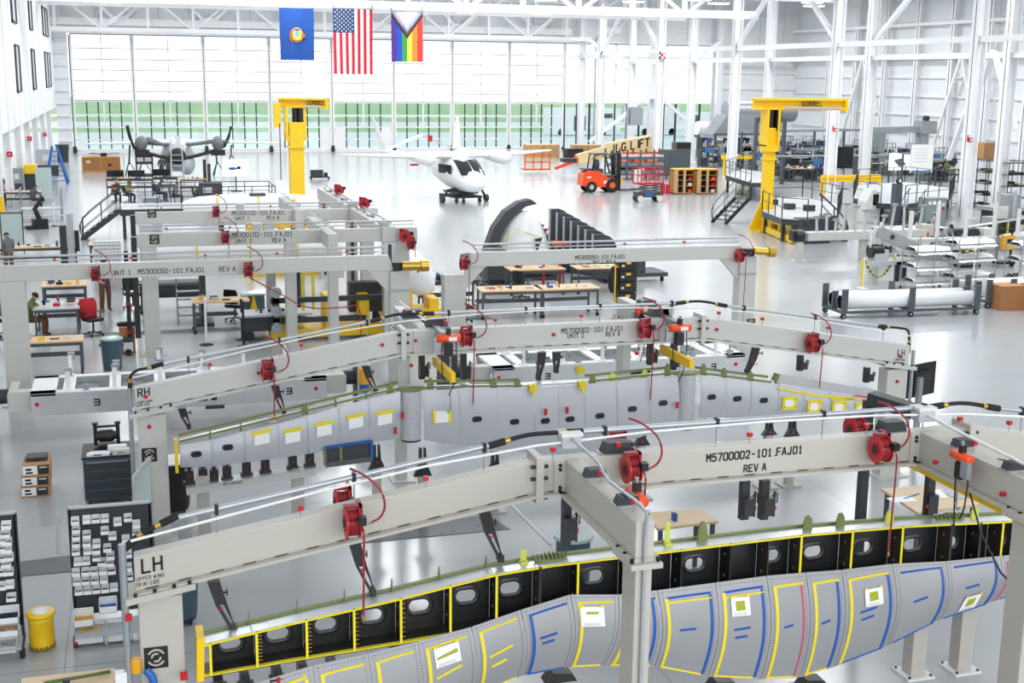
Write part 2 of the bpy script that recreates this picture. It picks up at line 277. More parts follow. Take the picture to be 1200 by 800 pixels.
# --- right wall: siding, girts, posts
wr = structure('wall_right', MB('wallgrey').bx(XR, XR+.3, -12, YB, 0, 17))
for i in range(9): MB('white').bx(XR-.2, XR, 60, YB, 2.75+i*1.73, 2.9+i*1.73).build('girt', wr)
for i in range(12):
    y = 122-i*5.3; MB('steelwhite').bx(XR-.75, XR-.2, y-.05, y+.05, 0, 17).bx(XR-.75, XR-.7, y-.3, y+.3, 0, 17).build('post', wr)
MB('white').bx(XR-1, XR-.7, 60, YB, 9.7, 10.2).build('rail_beam', wr); MB('white').bx(XR-.9, XR-.7, 60, YB, 12.7, 13).build('rail_beam', wr)
for y in (119, 103, 88): MB('white').bar((XR-.8, y, 0), (XR-.8, y-4, 10), .25).bar((XR-.8, y-8, 0), (XR-.8, y-4, 10), .25).build('brace', wr)
# --- free-standing H columns in two rows, tie beams, braces
def hcol(x, y, h=17, w=.62):
    t = .05; d = w*.5
    return structure('column', MB('steelwhite').bx(x-d, x-d+t, y-d, y+d, 0, h).bx(x+d-t, x+d, y-d, y+d, 0, h).bx(x-d, x+d, y-.03, y+.03, 0, h).bx(x-.5, x+.5, y-.5, y+.5, 0, .05))
ROW1 = [(45.7, y) for y in (62.5, 77.5, 92.5, 107.5, 122.5)]; ROW2 = [(50.2, y) for y in (65.5, 80.5, 95.5, 110.5, 125.5)]
for x, y in ROW1+ROW2: hcol(x, y)
structure('tie_beam', MB('steelwhite').bx(45.55, 45.85, 50, YB, 9.85, 10.2)); structure('tie_beam', MB('steelwhite').bx(50.05, 50.35, 50, YB, 9.1, 9.4))
def dia(a, b, w=.3): structure('brace', MB('steelwhite').bar(a, b, w))
dia((45.7, 122.3, 10), (45.7, 115, 15.5)); dia((45.7, 107.7, 10), (45.7, 115, 15.5)); dia((50.2, 80.7, 10), (50.2, 73, 15.5)); dia((45.7, 77.6, 10.2), (45.7, 85, 15.8)); dia((45.7, 92.4, 10.2), (45.7, 85, 15.8))
dia(PY(1138, 116, 62.5), PY(1112, 186, 66.5), .26); dia(PY(1165, 60, 76), PY(1190, 152, 74), .32); dia(PY(1163, 60, 76), PY(1152, 98, 79), .28)
# X brace in the far bay
for a, b in (((46, 127.5, 11.6), (53.4, 127.5, 6.4)), ((61, 127.5, 11.6), (53.9, 127.5, 6.4)), ((46.4, 127.5, 1), (53.3, 127.5, 6)), ((61.2, 127.5, .4), (53.9, 127.5, 6))): dia(a, b, .32)
structure('brace_plate', MB('steelwhite').bx(52.9, 54.3, 127.3, 127.6, 5.5, 7)); hcol(53.6, 128.2); hcol(45.8, 128.6); hcol(61.6, 128.6)
structure('tie_beam', MB('steelwhite').bx(44.4, XR, 128.2, 128.5, 9.6, 9.95))
# downpipe on the glazing
structure('downpipe', MB('conduit').tube([(47.4, 128.9, .2), (47.4, 128.9, 11.4), (47.6, 128.9, 11.9), (48.4, 128.9, 12)], .12, 8))
# --- roof and trusses
structure('ceiling', MB('wallgrey').bx(XL-.3, XR+.3, -12, YB, 17, 17.3))
def truss(y, z, x0, x1, st, h, w=.28, gus=False):
    o = structure('roof_truss', MB('steelwhite').bx(x0, x1, y-w/2, y+w/2, z, z+w*1.15))
    n = int((x1-x0)/st)
    MB('steelwhite').bx(x0, x1, y-w/2, y+w/2, z+h, z+h+w).build('top_chord', o)
    for i in range(n+1):
        x = x0+.4+i*st; MB('steelwhite').bx(x-w*.35, x+w*.35, y-w*.3, y+w*.3, z+.2, z+h).build('vertical', o)
        if i < n:
            a, b = (x, x+st) if i % 2 else (x+st, x)
            MB('steelwhite').bar((a, y, z+.2), (b, y, z+h), w*.5).build('diagonal', o)
truss(90, 12.12, XL, 46, 4.2, 3.2, .5); truss(78, 12.75, XL, 46, 4.2, 3.2, .5); truss(127.6, 11.35, XL, 46.4, 4.15, 3.6, .34)
truss(112, 12.9, XL, 50, 5.2, 3.2, .4)
for i in range(7):
    x = -.4+i*8.3; structure('gusset', MB('steelwhite').bx(x-.9, x+.9, 129.2, 129.5, 12.2, 12.85)); dia((x-.6, 129.3, 12.7), (x-3.6, 129.3, 15.6), .28); dia((x+.6, 129.3, 12.7), (x+3.6, 129.3, 15.6), .28)
# ceiling lamps
for i, (px, py, y) in enumerate(((131, 3.5, 100), (207, 5, 100), (285, 1.5, 96), (487, 6, 100), (547, 15, 108), (583, 9, 104), (634, 17, 108), (640, 1, 90), (665, 13, 104), (742, 3, 95), (763, 14, 104), (820, 1, 92), (842, 5, 95), (865, 17, 106), (952, 4, 95), (954, 8, 98))):
    p = PY(px, py, y); t = T('ceiling_lamp', 'white high-bay lamp under the roof, %s from the left' % ('first', 'second', 'third', 'fourth', 'fifth', 'sixth', 'seventh', 'eighth', 'ninth', 'tenth', 'eleventh', 'twelfth', 'thirteenth', 'fourteenth', 'second last', 'last')[i], 'lamp', p, 0, 'high-bay lamps under the roof')
    MB('offwhite').bx(-.75, .75, -.5, .5, .06, .16).bx(-.2, .2, -.15, .15, .16, .3).build('housing', t); MB('lampglow').bx(-.72, -.06, -.45, .45, .02, .07).bx(.06, .72, -.45, .45, .02, .07).build('lens', t)
    MB('galv').cyl((0, 0, .3), (0, 0, 17-p.z), .02, 5).build('drop_rod', t)
# ================= WING GANTRIES =================
def arm(bm, bra, ch='black'): pass
def plate_bolts(mb, x, y, zs, s=-1):
    for z in zs: mb.cyl((x, y, z), (x, y+s*.035, z), .02, 6)
def hanger(par, x, y, z, L, lean=.0, face=0, w=.13):
    """black clamp arm hanging under a beam, with a slotted lower half"""
    m = MB('blacksat'); a = V((x, y, z)); k = a+V((lean*.35, -.02, -L*.45)); e = a+V((lean, -.05, -L)); t = .05
    m.prism([(a.x-w/2, a.z), (a.x+w/2, a.z), (k.x+w/2, k.z), (k.x-w*.45, k.z)], y-t, y+t)
    n = w*.42
    m.prism([(k.x-w*.45, k.z), (k.x-w*.2, k.z), (e.x-n*.3, e.z+.05), (e.x-n*.5, e.z)], y-t, y+t).prism([(k.x+w*.2, k.z), (k.x+w*.5, k.z), (e.x+n*.5, e.z), (e.x+n*.2, e.z+.05)], y-t, y+t)
    m.prism([(e.x-n*.6, e.z-.03), (e.x+n*.6, e.z-.03), (e.x+n*.6, e.z+.06), (e.x-n*.6, e.z+.06)], y-t*1.3, y+t*1.3)
    o = m.build('clamp_arm', par)
    MB('black').cyl((x+w*.4, y, z-L*.25), (x+w*.4+.09, y, z-L*.25), .012, 6).cyl((x+w*.4+.09, y, z-L*.25-.04), (x+w*.4+.09, y, z-L*.25+.04), .008, 5).build('pin', o)
    MB('red').cyl((k.x, y-t-.012, k.z-.04), (k.x, y-t, k.z-.04), .018, 8).build('marker', o)
    return o
def clampbox(par, x, y, z, L, sx=1):
    """black block clamp with jaw and screw hanging from a beam"""
    m = MB('blacksat').bx(x-.05, x+.05, y-.05, y+.05, z-L, z).bx(x+.02*sx-.07, x+.02*sx+.07, y-.14, y-.04, z-L*.85, z-L*.4)
    o = m.build('clamp_arm', par)
    MB('black').cyl((x+.1*sx, y-.09, z-L*.9), (x+.1*sx, y-.09, z-L*.25), .014, 6).tube([(x+.06*sx, y-.1, z-L*.35), (x+.13*sx, y-.1, z-L*.3), (x+.13*sx, y-.1, z-L*.55)], .01, 5).build('screw', o)
    MB('red').cyl((x+.1*sx, y-.12, z-L*.7), (x+.1*sx, y-.12, z-L*.62), .016, 6).build('knob', o)
def target(par, x, y, z, h=.09):
    o = MB('galv').cyl((x, y, z), (x, y, z+h), .006, 5).build('target_stem', par); MB('red').box((x, y, z+h+.025), (.055, .055, .05)).build('target_block', o)
def reelobj(label, loc, rz=0, hang=.8, hose=True, s=1.0, arc=1):
    t = T('hose_reel', label, 'hose reel', loc, rz, 'red air hose reels on the gantries')
    r = .17*s
    MB('red').cyl((-.09*s, 0, 0), (-.075*s, 0, 0), r, 20).cyl((.05*s, 0, 0), (.065*s, 0, 0), r, 20).cyl((-.08*s, 0, 0), (.06*s, 0, 0), r*.45, 14).build('drum', t)
    h = MB('hose')
    for k in range(4): h.tube([(-.055*s+k*.03*s, r*.78*cos(a*pi/9), r*.78*sin(a*pi/9)) for a in range(19)], .016*s, 5)
    h.build('wound_hose', t)
    MB('reddark').cyl((-.1*s, 0, 0), (-.09*s, 0, 0), r*.5, 14).bx(-.1*s, .09*s, -.03*s, .06*s, r, r+.03*s).bx(.06*s, .1*s, -.03*s, .19*s, -r*.6, r+.03*s).build('bracket', t)
    MB('black').bx(.03*s, .11*s, -r-.05*s, -r+.05*s, .03*s, .12*s).cyl((-.11*s, 0, 0), (-.1*s, 0, 0), .05*s, 10).build('hose_guide', t)
    if hose:
        z0 = -r*.2; MB('hose').tube([(.06*s, -r, .06*s), (.075*s, -r-.05, -.05*s), (.075*s, -r-.055, -.25*hang), (.07*s, -r-.05, -.6*hang), (.06*s, -r-.05, -hang)], .012*s, 6).build('hose', t)
        MB('brass').cyl((.06*s, -r-.05, -hang), (.06*s, -r-.05, -hang-.06), .014, 6).build('coupler', t)
    if arc:
        MB('hose').tube([(.0, .16, .56*s), (.12*s, .05, .52*s), (.28*s, -.03, .38*s), (.34*s, -.05, .2*s), (.3*s, -.04, .06*s), (.2*s, -.04, .0), (.15*s, -.03, -.01)], .013*s, 6).build('feed_hose', t)
        MB('galv').cyl((.1*s, -.03, -.01), (.22*s, -.04, 0), .013, 6).build('fitting', t)
    return t
def hoist(label, loc, rz=0, chain=1.6, s=1.0):
    t = T('chain_hoist', label, 'chain hoist', loc, rz, 'orange chain hoists')
    MB('orange').loft([[V((x*s, r*cos(a*pi/6)*s, r*sin(a*pi/6)*s)) for a in range(12)] for x, r in ((-.24, .05), (-.23, .08), (-.02, .085), (.02, .085), (.23, .08), (.24, .05))]).build('motor_case', t)
    MB('white').bx(-.02*s, .15*s, -.09*s, -.08*s, -.045*s, .035*s).build('label_plate', t)
    MB('black').bx(-.09*s, .07*s, -.07*s, .07*s, -.36*s, -.1*s).bx(-.05*s, .03*s, -.05*s, .05*s, .07*s, .2*s).build('chain_bag', t)
    MB('galv').cyl((0, 0, .18*s), (0, 0, .26*s), .03*s, 8).bx(-.3*s, -.12*s, .02*s, .1*s, -.3*s, -.02*s).build('trolley', t)
    c = MB('galv')
    n = int(chain/.06)
    for i in range(n):
        z = -.36*s-i*.06
        if i % 2: c.bx(.02, .035, -.012, .012, z-.055, z)
        else: c.bx(.016, .04, -.005, .005, z-.055, z)
    c.build('chain', t)
    z = -.36*s-chain; MB('galv').tube([(.03, 0, z), (.03, 0, z-.04), (.0, 0, z-.09), (-.03, 0, z-.06)], .014, 6).build('hook', t)
    MB('black').tube([(-.12*s, -.02, -.05), (-.16*s, -.03, -.3), (-.14*s, -.02, -.6), (-.08*s, 0, -.75)], .01, 5).tube([(.14*s, -.02, -.05), (.16*s, -.03, -.4), (.1*s, -.02, -.8), (.0, 0, -1.0)], .01, 5).build('control_cable', t)
    return t
def sbox(par, x, y, z, s=1):
    o = MB('dark').prism([(-.2*s, 0), (.2*s, 0), (.16*s, .15*s), (-.14*s, .15*s)], -.1*s, .1*s).xf(M.Translation((x, y, z))).build('bracket_foot', par)
    MB('galv').bx(x-.24*s, x+.24*s, y-.13*s, y+.13*s, z, z+.012).build('base_plate', o); return o
def rbox(par, x, y, z):
    o = MB('lightgrey').bx(x-.12, x+.12, y-.1, y+.1, z, z+.15).build('junction_box', par, .02); MB('offwhite').bx(x-.13, x+.13, y-.11, y+.11, z+.15, z+.19).build('lid', o); return o
def wing_gantry(label, y, X, ztop, zend, sgn, clen, paint, group):
    """swept beam on two end posts, plus two cross arms with posts; sgn -1: cross arms reach towards -y"""
    t = T('wing_gantry', label, 'gantry', ((X[0]+X[3])/2, y, 0), 0, group); ox = (X[0]+X[3])/2
    x0, x1, x2, x3 = [v-ox for v in X]; h, d = .385, .2
    for a, za, b, zb in ((x0, zend, x1-.02, ztop), (x1+.02, ztop, x2-.02, ztop), (x2+.02, ztop, x3, zend)):
        o = MB(paint).prism([(a, za-h), (b, zb-h), (b, zb), (a, za)], 0, d).build('beam', t, .012)
        f = MB(paint); f.prism([(a, za-h-.035), (b, zb-h-.035), (b, zb-h), (a, za-h)], -.09, d+.09); f.build('bottom_flange', o)
        k = MB('dark'); L = b-a; n = int(L/.34)
        for i in range(n):
            u = (i+.5)/n; zz = za+(zb-za)*u-h; sl = (zb-za)/L*.07
            k.quad((a+L*u-.07, -.004, zz-sl+.002), (a+L*u+.07, -.004, zz+sl+.002), (a+L*u+.07, -.004, zz+sl+.016), (a+L*u-.07, -.004, zz-sl+.016))
        k.build('weld_gap', o)
    for xs in (x1, x2):
        o = MB(paint).bx(xs-.045, xs+.045, -.1, d+.1, ztop-h-.1, ztop+.06).build('splice_plate', t, .006)
        b = MB('black')
        for z in (ztop-.05, ztop-h/2, ztop-h-.04):
            b.cyl((xs-.1, -.06, z), (xs+.1, -.06, z), .022, 7)
            b.cyl((xs-.1, d+.05, z), (xs+.1, d+.05, z), .022, 7)
        b.build('bolt', o)
    for xs, sg in ((x0, 1), (x3, -1)):
        cx = xs+sg*.25
        o = MB(paint).bx(cx-.23, cx+.23, -.02, d+.1, 0, zend-h-.08).build('post', t, .015)
        sl = .12*sg
        MB(paint).prism([(xs-.1*sg, zend-h-.1), (xs+.62*sg, zend-h-.1+.115), (xs+.62*sg, zend-h-.035+.115), (xs-.1*sg, zend-h-.03)], -.14, d+.14).build('cap_plate', o)
        q = MB('black')
        for u in (.0, .2, .4, .56): q.cyl((xs+u*sg, -.1, zend-h-.03+u*.16), (xs+u*sg, -.1, zend-h+.02+u*.16), .022, 6)
        q.build('bolt', o)
        MB(paint).bx(cx-.34, cx+.34, -.15, d+.22, 0, .03).build('base_plate', o)
    for xs, sg in ((x1, 1), (x2, -1)):
        xc = xs+sg*(.42 if sg > 0 else .62); ya, yb = (0-clen, 0) if sgn < 0 else (d, d+clen); w = .1
        o = MB(paint).bx(xc-w, xc+w, ya, yb, ztop-h, ztop).build('cross_beam', t, .012)
        MB(paint).bx(xc-w-.07, xc+w+.07, ya, yb, ztop-h-.035, ztop-h).build('bottom_flange', o)
        yp = ya if sgn < 0 else yb
        p = MB(paint).bx(xc-.09, xc+.09, yp, yp+.36, 0, ztop-h-.09).build('post', t, .015) if sgn < 0 else MB(paint).bx(xc-.09, xc+.09, yp-.36, yp, 0, ztop-h-.09).build('post', t, .015)
        yq = yp-.08 if sgn < 0 else yp-.44
        MB(paint).bx(xc-.17, xc+.17, yq, yq+.52, ztop-h-.09, ztop-h-.035).build('cap_plate', p)
        q = MB('black')
        for dx in (-.14, .14):
            for k in range(3): q.cyl((xc+dx, yq+.06+k*.2, ztop-h-.035), (xc+dx, yq+.06+k*.2, ztop-h+.015), .022, 6)
        q.build('bolt', p); MB(paint).bx(xc-.22, xc+.22, yq-.05, yq+.57, 0, .03).build('base_plate', p)
        b = MB('black')
        for z in (ztop-.06, ztop-.11, ztop-h+.06, ztop-h+.02): b.cyl((xc-w-.06, -.02, z), (xc-w-.06, -.05, z), .02, 7)
        f = MB(paint).bx(xc-w-.13, xc+w+.1, -.025, 0, ztop-h, ztop).build('end_plate', o)
        if sgn < 0: b.build('bolt', f)
    return t, ox
# ---- front gantry (upper wing skin side) ----
gf, ox = wing_gantry('cream wing gantry marked LH upper wing skin side over the black ribbed wing', 13.3, (-.17, 4.31, 10.06, 14.55), 3.39, 2.67, -1, 2.2, 'paint', None)
gy_, gd = 13.3, .2
def beamz(x, X=(-.17, 4.31, 10.06, 14.55), zt=3.39, ze=2.67):
    return ze+(zt-ze)*(x-X[0])/(X[1]-X[0]) if x < X[1] else zt if x < X[2] else zt-(zt-ze)*(x-X[2])/(X[3]-X[2])
L = lambda p: (p[0]-ox, p[1]-gy_, p[2])
m = MB('black')
for s_, px, py, hh in (('LH', 167, 671, .15), ('UPPER WING', 160, 681, .04), ('SKIN SIDE', 160, 687.5, .04)): p = PY(px, py, 13.3); letters(m, s_, (p.x-ox, -.003, p.z), hh, (1, 0, .1), wt=.17 if hh > .1 else .13)
m.build('lettering', gf)
m = MB('black'); p = PY(828, 541, 13.3); letters(m, 'M5700002-101.FAJ01', (p.x-ox, -.003, p.z), .092, (1, 0, .012), wt=.2); p = PY(872, 545, 13.3); letters(m, 'REV A', (p.x-ox, -.003, p.z-.085), .085, (1, 0, .012), wt=.2); m.build('lettering', gf)
m = MB('black'); p = PY(183, 770, 13.28); logo(m, (p.x-ox, -.024, p.z), .125); m.build('emblem', gf)
for px, py in ((1113, 540), (1192, 577)): # red sensors on the right cross beam
    p = PY(px, py, 12.6 if px < 1150 else 11.6); MB('red').cyl((p.x-ox-.22, p.y-gy_, p.z), (p.x-ox-.17, p.y-gy_, p.z), .03, 8).build('sensor', gf)
# pipes along the top
def toppts(X, ze, zt, off, y, n=1):
    return [(X[0]-.02, y, ze+off), (X[1], y, zt+off), (X[2], y, zt+off), (X[3]+.05, y, ze+off)]
def pipes(par, ox, X, ze, zt, yy, big=.032, small=.016, downL=True):
    q = [(x-ox, yy, z) for x, _, z in toppts(X, ze, zt, .27, 0)]
    def cut(a, b, u, v): a, b = V(a), V(b); return a+(b-a)*u, a+(b-a)*v
    segs = [cut(q[0], q[1], .09, .9), cut(q[1], q[2], .085, .93), cut(q[2], q[3], .1, .86)]
    for s in segs: MB('conduit').cyl(s[0], s[1], big, 10).build('air_pipe', par)
    fx = [[q[0]+V((0, 0, -.25)) if False else V(q[0])+V((.0, 0, -.16)), V(q[0])+V((.12, 0, -.06)), segs[0][0]], [segs[0][1], V(q[1])+V((-.12, 0, .0)), V(q[1])+V((.15, 0, .01)), segs[1][0]], [segs[1][1], V(q[2])+V((-.12, 0, .02)), V(q[2])+V((.12, 0, 0)), segs[2][0]]]
    if not downL: fx[0] = [V(q[0])+V((-.05, 0, -.3)), V(q[0])+V((-.03, 0, -.1)), V(q[0])+V((.08, 0, .0)), V(q[0])+V((.25, 0, .03)), segs[0][0]]
    fx.append([segs[2][1], V(q[3])+V((-.25, 0, .06)), V(q[3])+V((-.05, 0, .0)), V(q[3])+V((0, 0, -.2)), V(q[3])+V((0, 0, -.35))])
    for f in fx:
        o = MB('rubber').tube(f, big*.85, 8).build('flex_hose', par)
        for a, b in ((V(f[0]), V(f[1])), (V(f[-1]), V(f[-2]))):
            d = (b-a).normalized(); MB('rubber').cyl(a-d*.1, a+d*.1, big*1.35, 8).build('coupling', o); MB('brass').cyl(a+d*.1, a+d*.16, big*1.1, 8).build('fitting', o)
    MB('white').tube([V(p)+V((0, -.1, -.1)) for p in q], small, 6).build('conduit', par)
    cl = MB('black')
    for (a, b), n in zip(zip(q, q[1:]), (3, 4, 3)):
        for i in range(n):
            p = V(a)+(V(b)-V(a))*((i+.6)/n); o = MB('black').bx(p.x-.02, p.x+.02, yy-.04, yy+.04, p.z-.06, p.z+.05).build('pipe_clip', par); MB('galv').cyl((p.x, yy, p.z-.27), (p.x, yy, p.z-.05), .009, 5).build('stand', o)
    return q
pipes(gf, ox, (-.17, 4.31, 10.06, 14.55), 2.67, 3.39, .15)
# standpipe at the left end, valve
MB('galv').cyl((-.28-ox, -.05, .55), (-.28-ox, -.05, 2.85), .04, 8).build('stand_pipe', gf)
v = MB('amber').cyl((-.2-ox, -.06, 1.4), (-.2-ox, -.06, 1.55), .06, 10).build('water_separator', gf); MB('blue').tube([(-.1-ox, -.08, 1.42), (-.04-ox, -.1, 1.34), (-.02-ox, -.1, 1.22), (.06-ox, -.12, 1.14)], .045, 8).build('air_gun_hose', v); MB('white').bx(-.42-ox, -.3-ox, -.1, 0, 1.3, 1.42).build('regulator', v)
MB('black').tube([(-.44-ox, -.1, 1.3), (-.6-ox, -.14, 1.28), (-.8-ox, -.2, 1.12), (-1.0-ox, -.3, .98)], .018, 6).build('supply_hose', gf)
for x, y in ((1.6, .02), (3.0, .02), (4.5, .04), (5.3, .04), (7.0, .04), (8.6, .04), (9.95, .04), (10.7, .04)): target(gf, x-ox, y, beamz(x)-(.0 if x > 4.3 else .01))
for x, y in ((-.25, -.06),): MB('red').box((x-ox, y-.05, 2.05), (.07, .04, .07)).build('target_block', gf)
for x in (4.72, 9.44):
    for y in (-1.9, -.95): target(gf, x-ox+(.0), y, 3.39); sbox(gf, x-ox+.02, y+.25, 3.39, .65)
MB('conduit').tube([(4.72-ox, .05, 3.62), (4.72-ox, -.8, 3.6), (4.72-ox, -1.15, 3.5), (4.72-ox, -1.4, 3.5), (4.72-ox, -2.22, 3.5), (4.72-ox, -2.23, 3.2), (4.72-ox, -2.23, .4)], .02, 6).build('conduit', gf)
MB('white').tube([(9.44-ox, .05, 3.6), (9.44-ox, -.6, 3.56), (9.44-ox, -2.22, 3.5)], .02, 6).build('conduit', gf)
rbox(gf, 4.72-ox, .1, 3.5); rbox(gf, 9.44-ox, .1, 3.5)
for x, y in ((5.3, .12), (9.0, .12)): sbox(gf, x-ox, y, 3.39, .9)
for px, py, l, ln in ((250, 682, .6, .2), (415, 637, .62, .2), (567, 600, .6, .2)):
    p = PY(px, py, 13.4); hanger(gf, p.x-ox, .1, p.z+.02, l, ln)
p = PY(664, 582, 13.4); clampbox(gf, p.x-ox, .1, p.z+.03, .62)
for px in (873, 896):
    p = PY(px, 562, 13.4); clampbox(gf, p.x-ox, .1, p.z, .5)
p = PY(1088, 556, 13.5); clampbox(gf, p.x-ox, .15, p.z, .55, -1)
# yellow hoist rail under the right cross beam
MB('yellow').bx(9.44-ox-.02, 9.44-ox+.1, -1.95, .3, 2.83, 2.99).build('hoist_rail', gf)
MB('black').tube([(9.3-ox, -1.1, 3.0), (9.38-ox, -1.3, 2.5), (9.5-ox, -1.55, 2.1), (9.66-ox, -1.95, 1.85), (9.68-ox, -2.22, 1.6), (9.66-ox, -2.24, 1.4)], .012, 5).build('pendant_cable', gf)
MB('black').bx(9.62-ox, 9.7-ox, -2.28, -2.21, 1.2, 1.42).build('pendant_control', gf)
for z in (2.9, 1.15): MB('red').cyl((9.5-ox, -2.26, z), (9.5-ox, -2.2, z), .03, 8).build('sensor', gf)
def at(px, py, y): return PY(px, py, y)
reelobj('red hose reel on the front gantry, left sloping beam, above the wing tip', at(414, 612, 13.06), .0, 1.0)
reelobj('red hose reel on the front gantry beside the left cross beam', at(741, 549, 13.06), .0, .55)
reelobj('red hose reel on the front gantry beside the right cross beam', at(1033, 526, 13.06), .0, 1.25)
hoist('orange chain hoist on the front gantry under its right cross beam', at(1127, 535, 12.2), pi/2, .3, .72)
hoist('orange chain hoist lying half hidden behind the left cross beam of the front gantry', (5.12, 12.3, 3.22), pi/2, .15, .85)
reelobj('red hose reel on the back of the front gantry above the left wing tip', at(402, 590, 13.75), 0, .2, arc=0, hose=False)
reelobj('red hose reel on the back of the front gantry near its number', at(724, 524, 13.75), 0, .2, arc=0, hose=False)
reelobj('red hose reel on the back of the front gantry under the slanted box arm', at(1003, 503, 13.75), 0, .2, arc=0, hose=False)
# ---- second gantry (lower wing skin side) ----
X2 = (-.12, 4.34, 9.95, 14.42); Y2 = 21.05
gb, ox2 = wing_gantry('pale grey wing gantry marked RH lower wing skin side, over the closed grey wing panel', Y2, X2, 3.39, 2.65, 1, 2.25, 'paintb', None)
bz = lambda x: beamz(x, X2, 3.39, 2.65)
m = MB('black')
for s_, px, py, hh, sl in (('RH', 162, 465, .13, .1), ('LOWER WING', 160, 473, .035, .1), ('SKIN SIDE', 160, 476.5, .035, .1), ('LH', 1052, 416, .11, -.1), ('LOWER WING', 1048, 422, .033, -.1), ('SKIN SIDE', 1048, 425.5, .033, -.1)): p = PY(px, py, Y2); letters(m, s_, (p.x-ox2, -.003, p.z), hh, (1, 0, sl), wt=.17)
m.build('lettering', gb)
m = MB('black'); p = PY(658, 390.5, Y2); letters(m, 'M5700002-101.FAJ01', (p.x-ox2, -.003, p.z), .085, wt=.16); p = PY(665, 396, Y2); letters(m, 'UNIT 2', (p.x-ox2, -.003, p.z), .078, wt=.16); p = PY(710, 394, Y2); letters(m, 'REV A', (p.x-ox2, -.003, p.z), .078, wt=.16); m.build('lettering', gb)
for px, py in ((175, 533), (1052, 474)):
    m = MB('black'); p = PY(px, py, Y2-.03); logo(m, (p.x-ox2, -.025, p.z), .12); m.build('emblem', gb)
pipes(gb, ox2, X2, 2.65, 3.39, .12, .028, .0125, False)
MB('galv').cyl((-.2-ox2, .0, .2), (-.2-ox2, .0, 2.65), .035, 8).build('stand_pipe', gb); MB('galv').cyl((14.5-ox2, .0, .2), (14.5-ox2, .0, 2.55), .035, 8).build('stand_pipe', gb)
for px, py in ((303, 437), (448, 404), (487, 399), (649, 392), (840, 386), (482, 428), (746, 414)):
    p = PY(px, py, Y2-.02); MB('red').cyl((p.x-ox2, -.04, p.z), (p.x-ox2, .0, p.z), .032, 10).build('sensor', gb)
for px, py in ((171, 465), (175, 500), (1056, 418), (1052, 447)):
    p = PY(px, py, Y2-.05); MB('red').cyl((p.x-ox2, -.06, p.z), (p.x-ox2, -.02, p.z), .032, 10).build('sensor', gb)
for x in (1.1, 2.6, 5.1, 6.0, 7.6, 8.7, 10.3, 11.2, 12.6): target(gb, x-ox2, .03, bz(x), .1)
for px, py, l, ln in ((213, 478, .42, .1), (322, 451, .62, .14), (428, 428, .62, .18), (635, 412, .62, -.06), (652, 412, .45, .0), (886, 407, .6, -.16)):
    p = PY(px, py, Y2+.1); hanger(gb, p.x-ox2, .1, p.z, l*.78, ln)
for px, py, l in ((494, 416, .42), (543, 414, .5), (762, 402, .4), (790, 402, .5), (938, 416, .3), (1016, 430, .3)):
    p = PY(px, py, Y2+.1); clampbox(gb, p.x-ox2, .1, p.z, l)
for x in (4.95, 9.25):
    MB('yellow').bx(x-ox2-.04, x-ox2+.04, -1.15, .2, 2.72, 2.88).build('hoist_rail', gb)
    MB('galv').bx(x-ox2-.05, x-ox2+.05, -.5, .2, 3.3, 3.44).build('trolley_arm', gb)
for x, y in ((5.0, .3), (9.2, .3), (4.76, 1.2), (9.33, 1.2)): sbox(gb, x-ox2, y, 3.39)
rbox(gb, 9.35-ox2, .3, 3.42)
MB('white').tube([(4.76-ox2, .1, 3.55), (4.76-ox2, 1.2, 3.52), (4.76-ox2, 2.3, 3.5)], .018, 6).build('conduit', gb)
reelobj('red hose reel on the RH gantry, left sloping beam', at(314, 435, 20.82), 0, .7)
reelobj('red hose reel on the RH gantry beside the left orange hoist', at(547, 395, 20.82), 0, 1.1)
reelobj('red hose reel on the RH gantry right of the stencilled number', at(756, 386, 20.82), 0, 1.2)
reelobj('red hose reel on the RH gantry, right sloping beam', at(953, 403, 20.82), 0, .75)
hoist('orange chain hoist hanging before the RH gantry, left one', at(526, 396, 20.5), 0, .9, .85)
hoist('orange chain hoist hanging before the RH gantry, right one', at(797, 384, 20.5), 0, .5, .85)
hoist('orange hoist on the cross beam behind the RH gantry near the black tool tower', at(752, 363, 21.9), .5, .2, .7)
# ---- straight gantries behind ----
def straight(label, y, x0, x1, zt, paint, posts, group, h=.36, pw=.42):
    t = T('straight_gantry', label, 'gantry', ((x0+x1)/2, y, 0), 0, group); o0 = (x0+x1)/2; t['ox'] = o0
    o = MB(paint).bx(x0-o0, x1-o0, 0, .22, zt-h, zt).build('beam', t, .012)
    for x, w, hh in posts:
        p = MB(paint).bx(x-w/2-o0, x+w/2-o0, -.03, .35, 0, hh).build('post', t, .012); MB(paint).bx(x-w/2-.12-o0, x+w/2+.12-o0, -.15, .47, 0, .03).build('base_plate', p)
    for zz, yy, r in ((zt+.2, .1, .028), (zt+.1, .02, .016)): MB('conduit').cyl((x0+.1-o0, yy, zz), (x1-.1-o0, yy, zz), r, 8).build('air_pipe', t)
    n = int((x1-x0)/1.7)
    for i in range(n): target(t, x0+.8+i*1.7-o0, .02, zt, .1)
    return t
YU = 31.0
g = straight('pale grey beam gantry stencilled UNIT 1 over the left workbenches', YU, -6.0, 6.05, 3.3, 'paintb', ((-2.75, .55, 2.94),), None)
o_ = g['ox']; m = MB('black')
for s_, px, py in (('UNIT 1', 131, 322.5), ('M5300050-101.FAJ01', 162, 321), ('REV A', 257, 318)):
    p = PY(px, py, YU); letters(m, s_, (p.x-o_, -.003, p.z), .11, wt=.15)
m.build('lettering', g)
x = 6.05-o_; MB('paintb').prism([(x, 2.94), (x+.1, 2.94), (x+.1, 3.0), (x, 3.3)], 0, .22).build('end_cap', g)
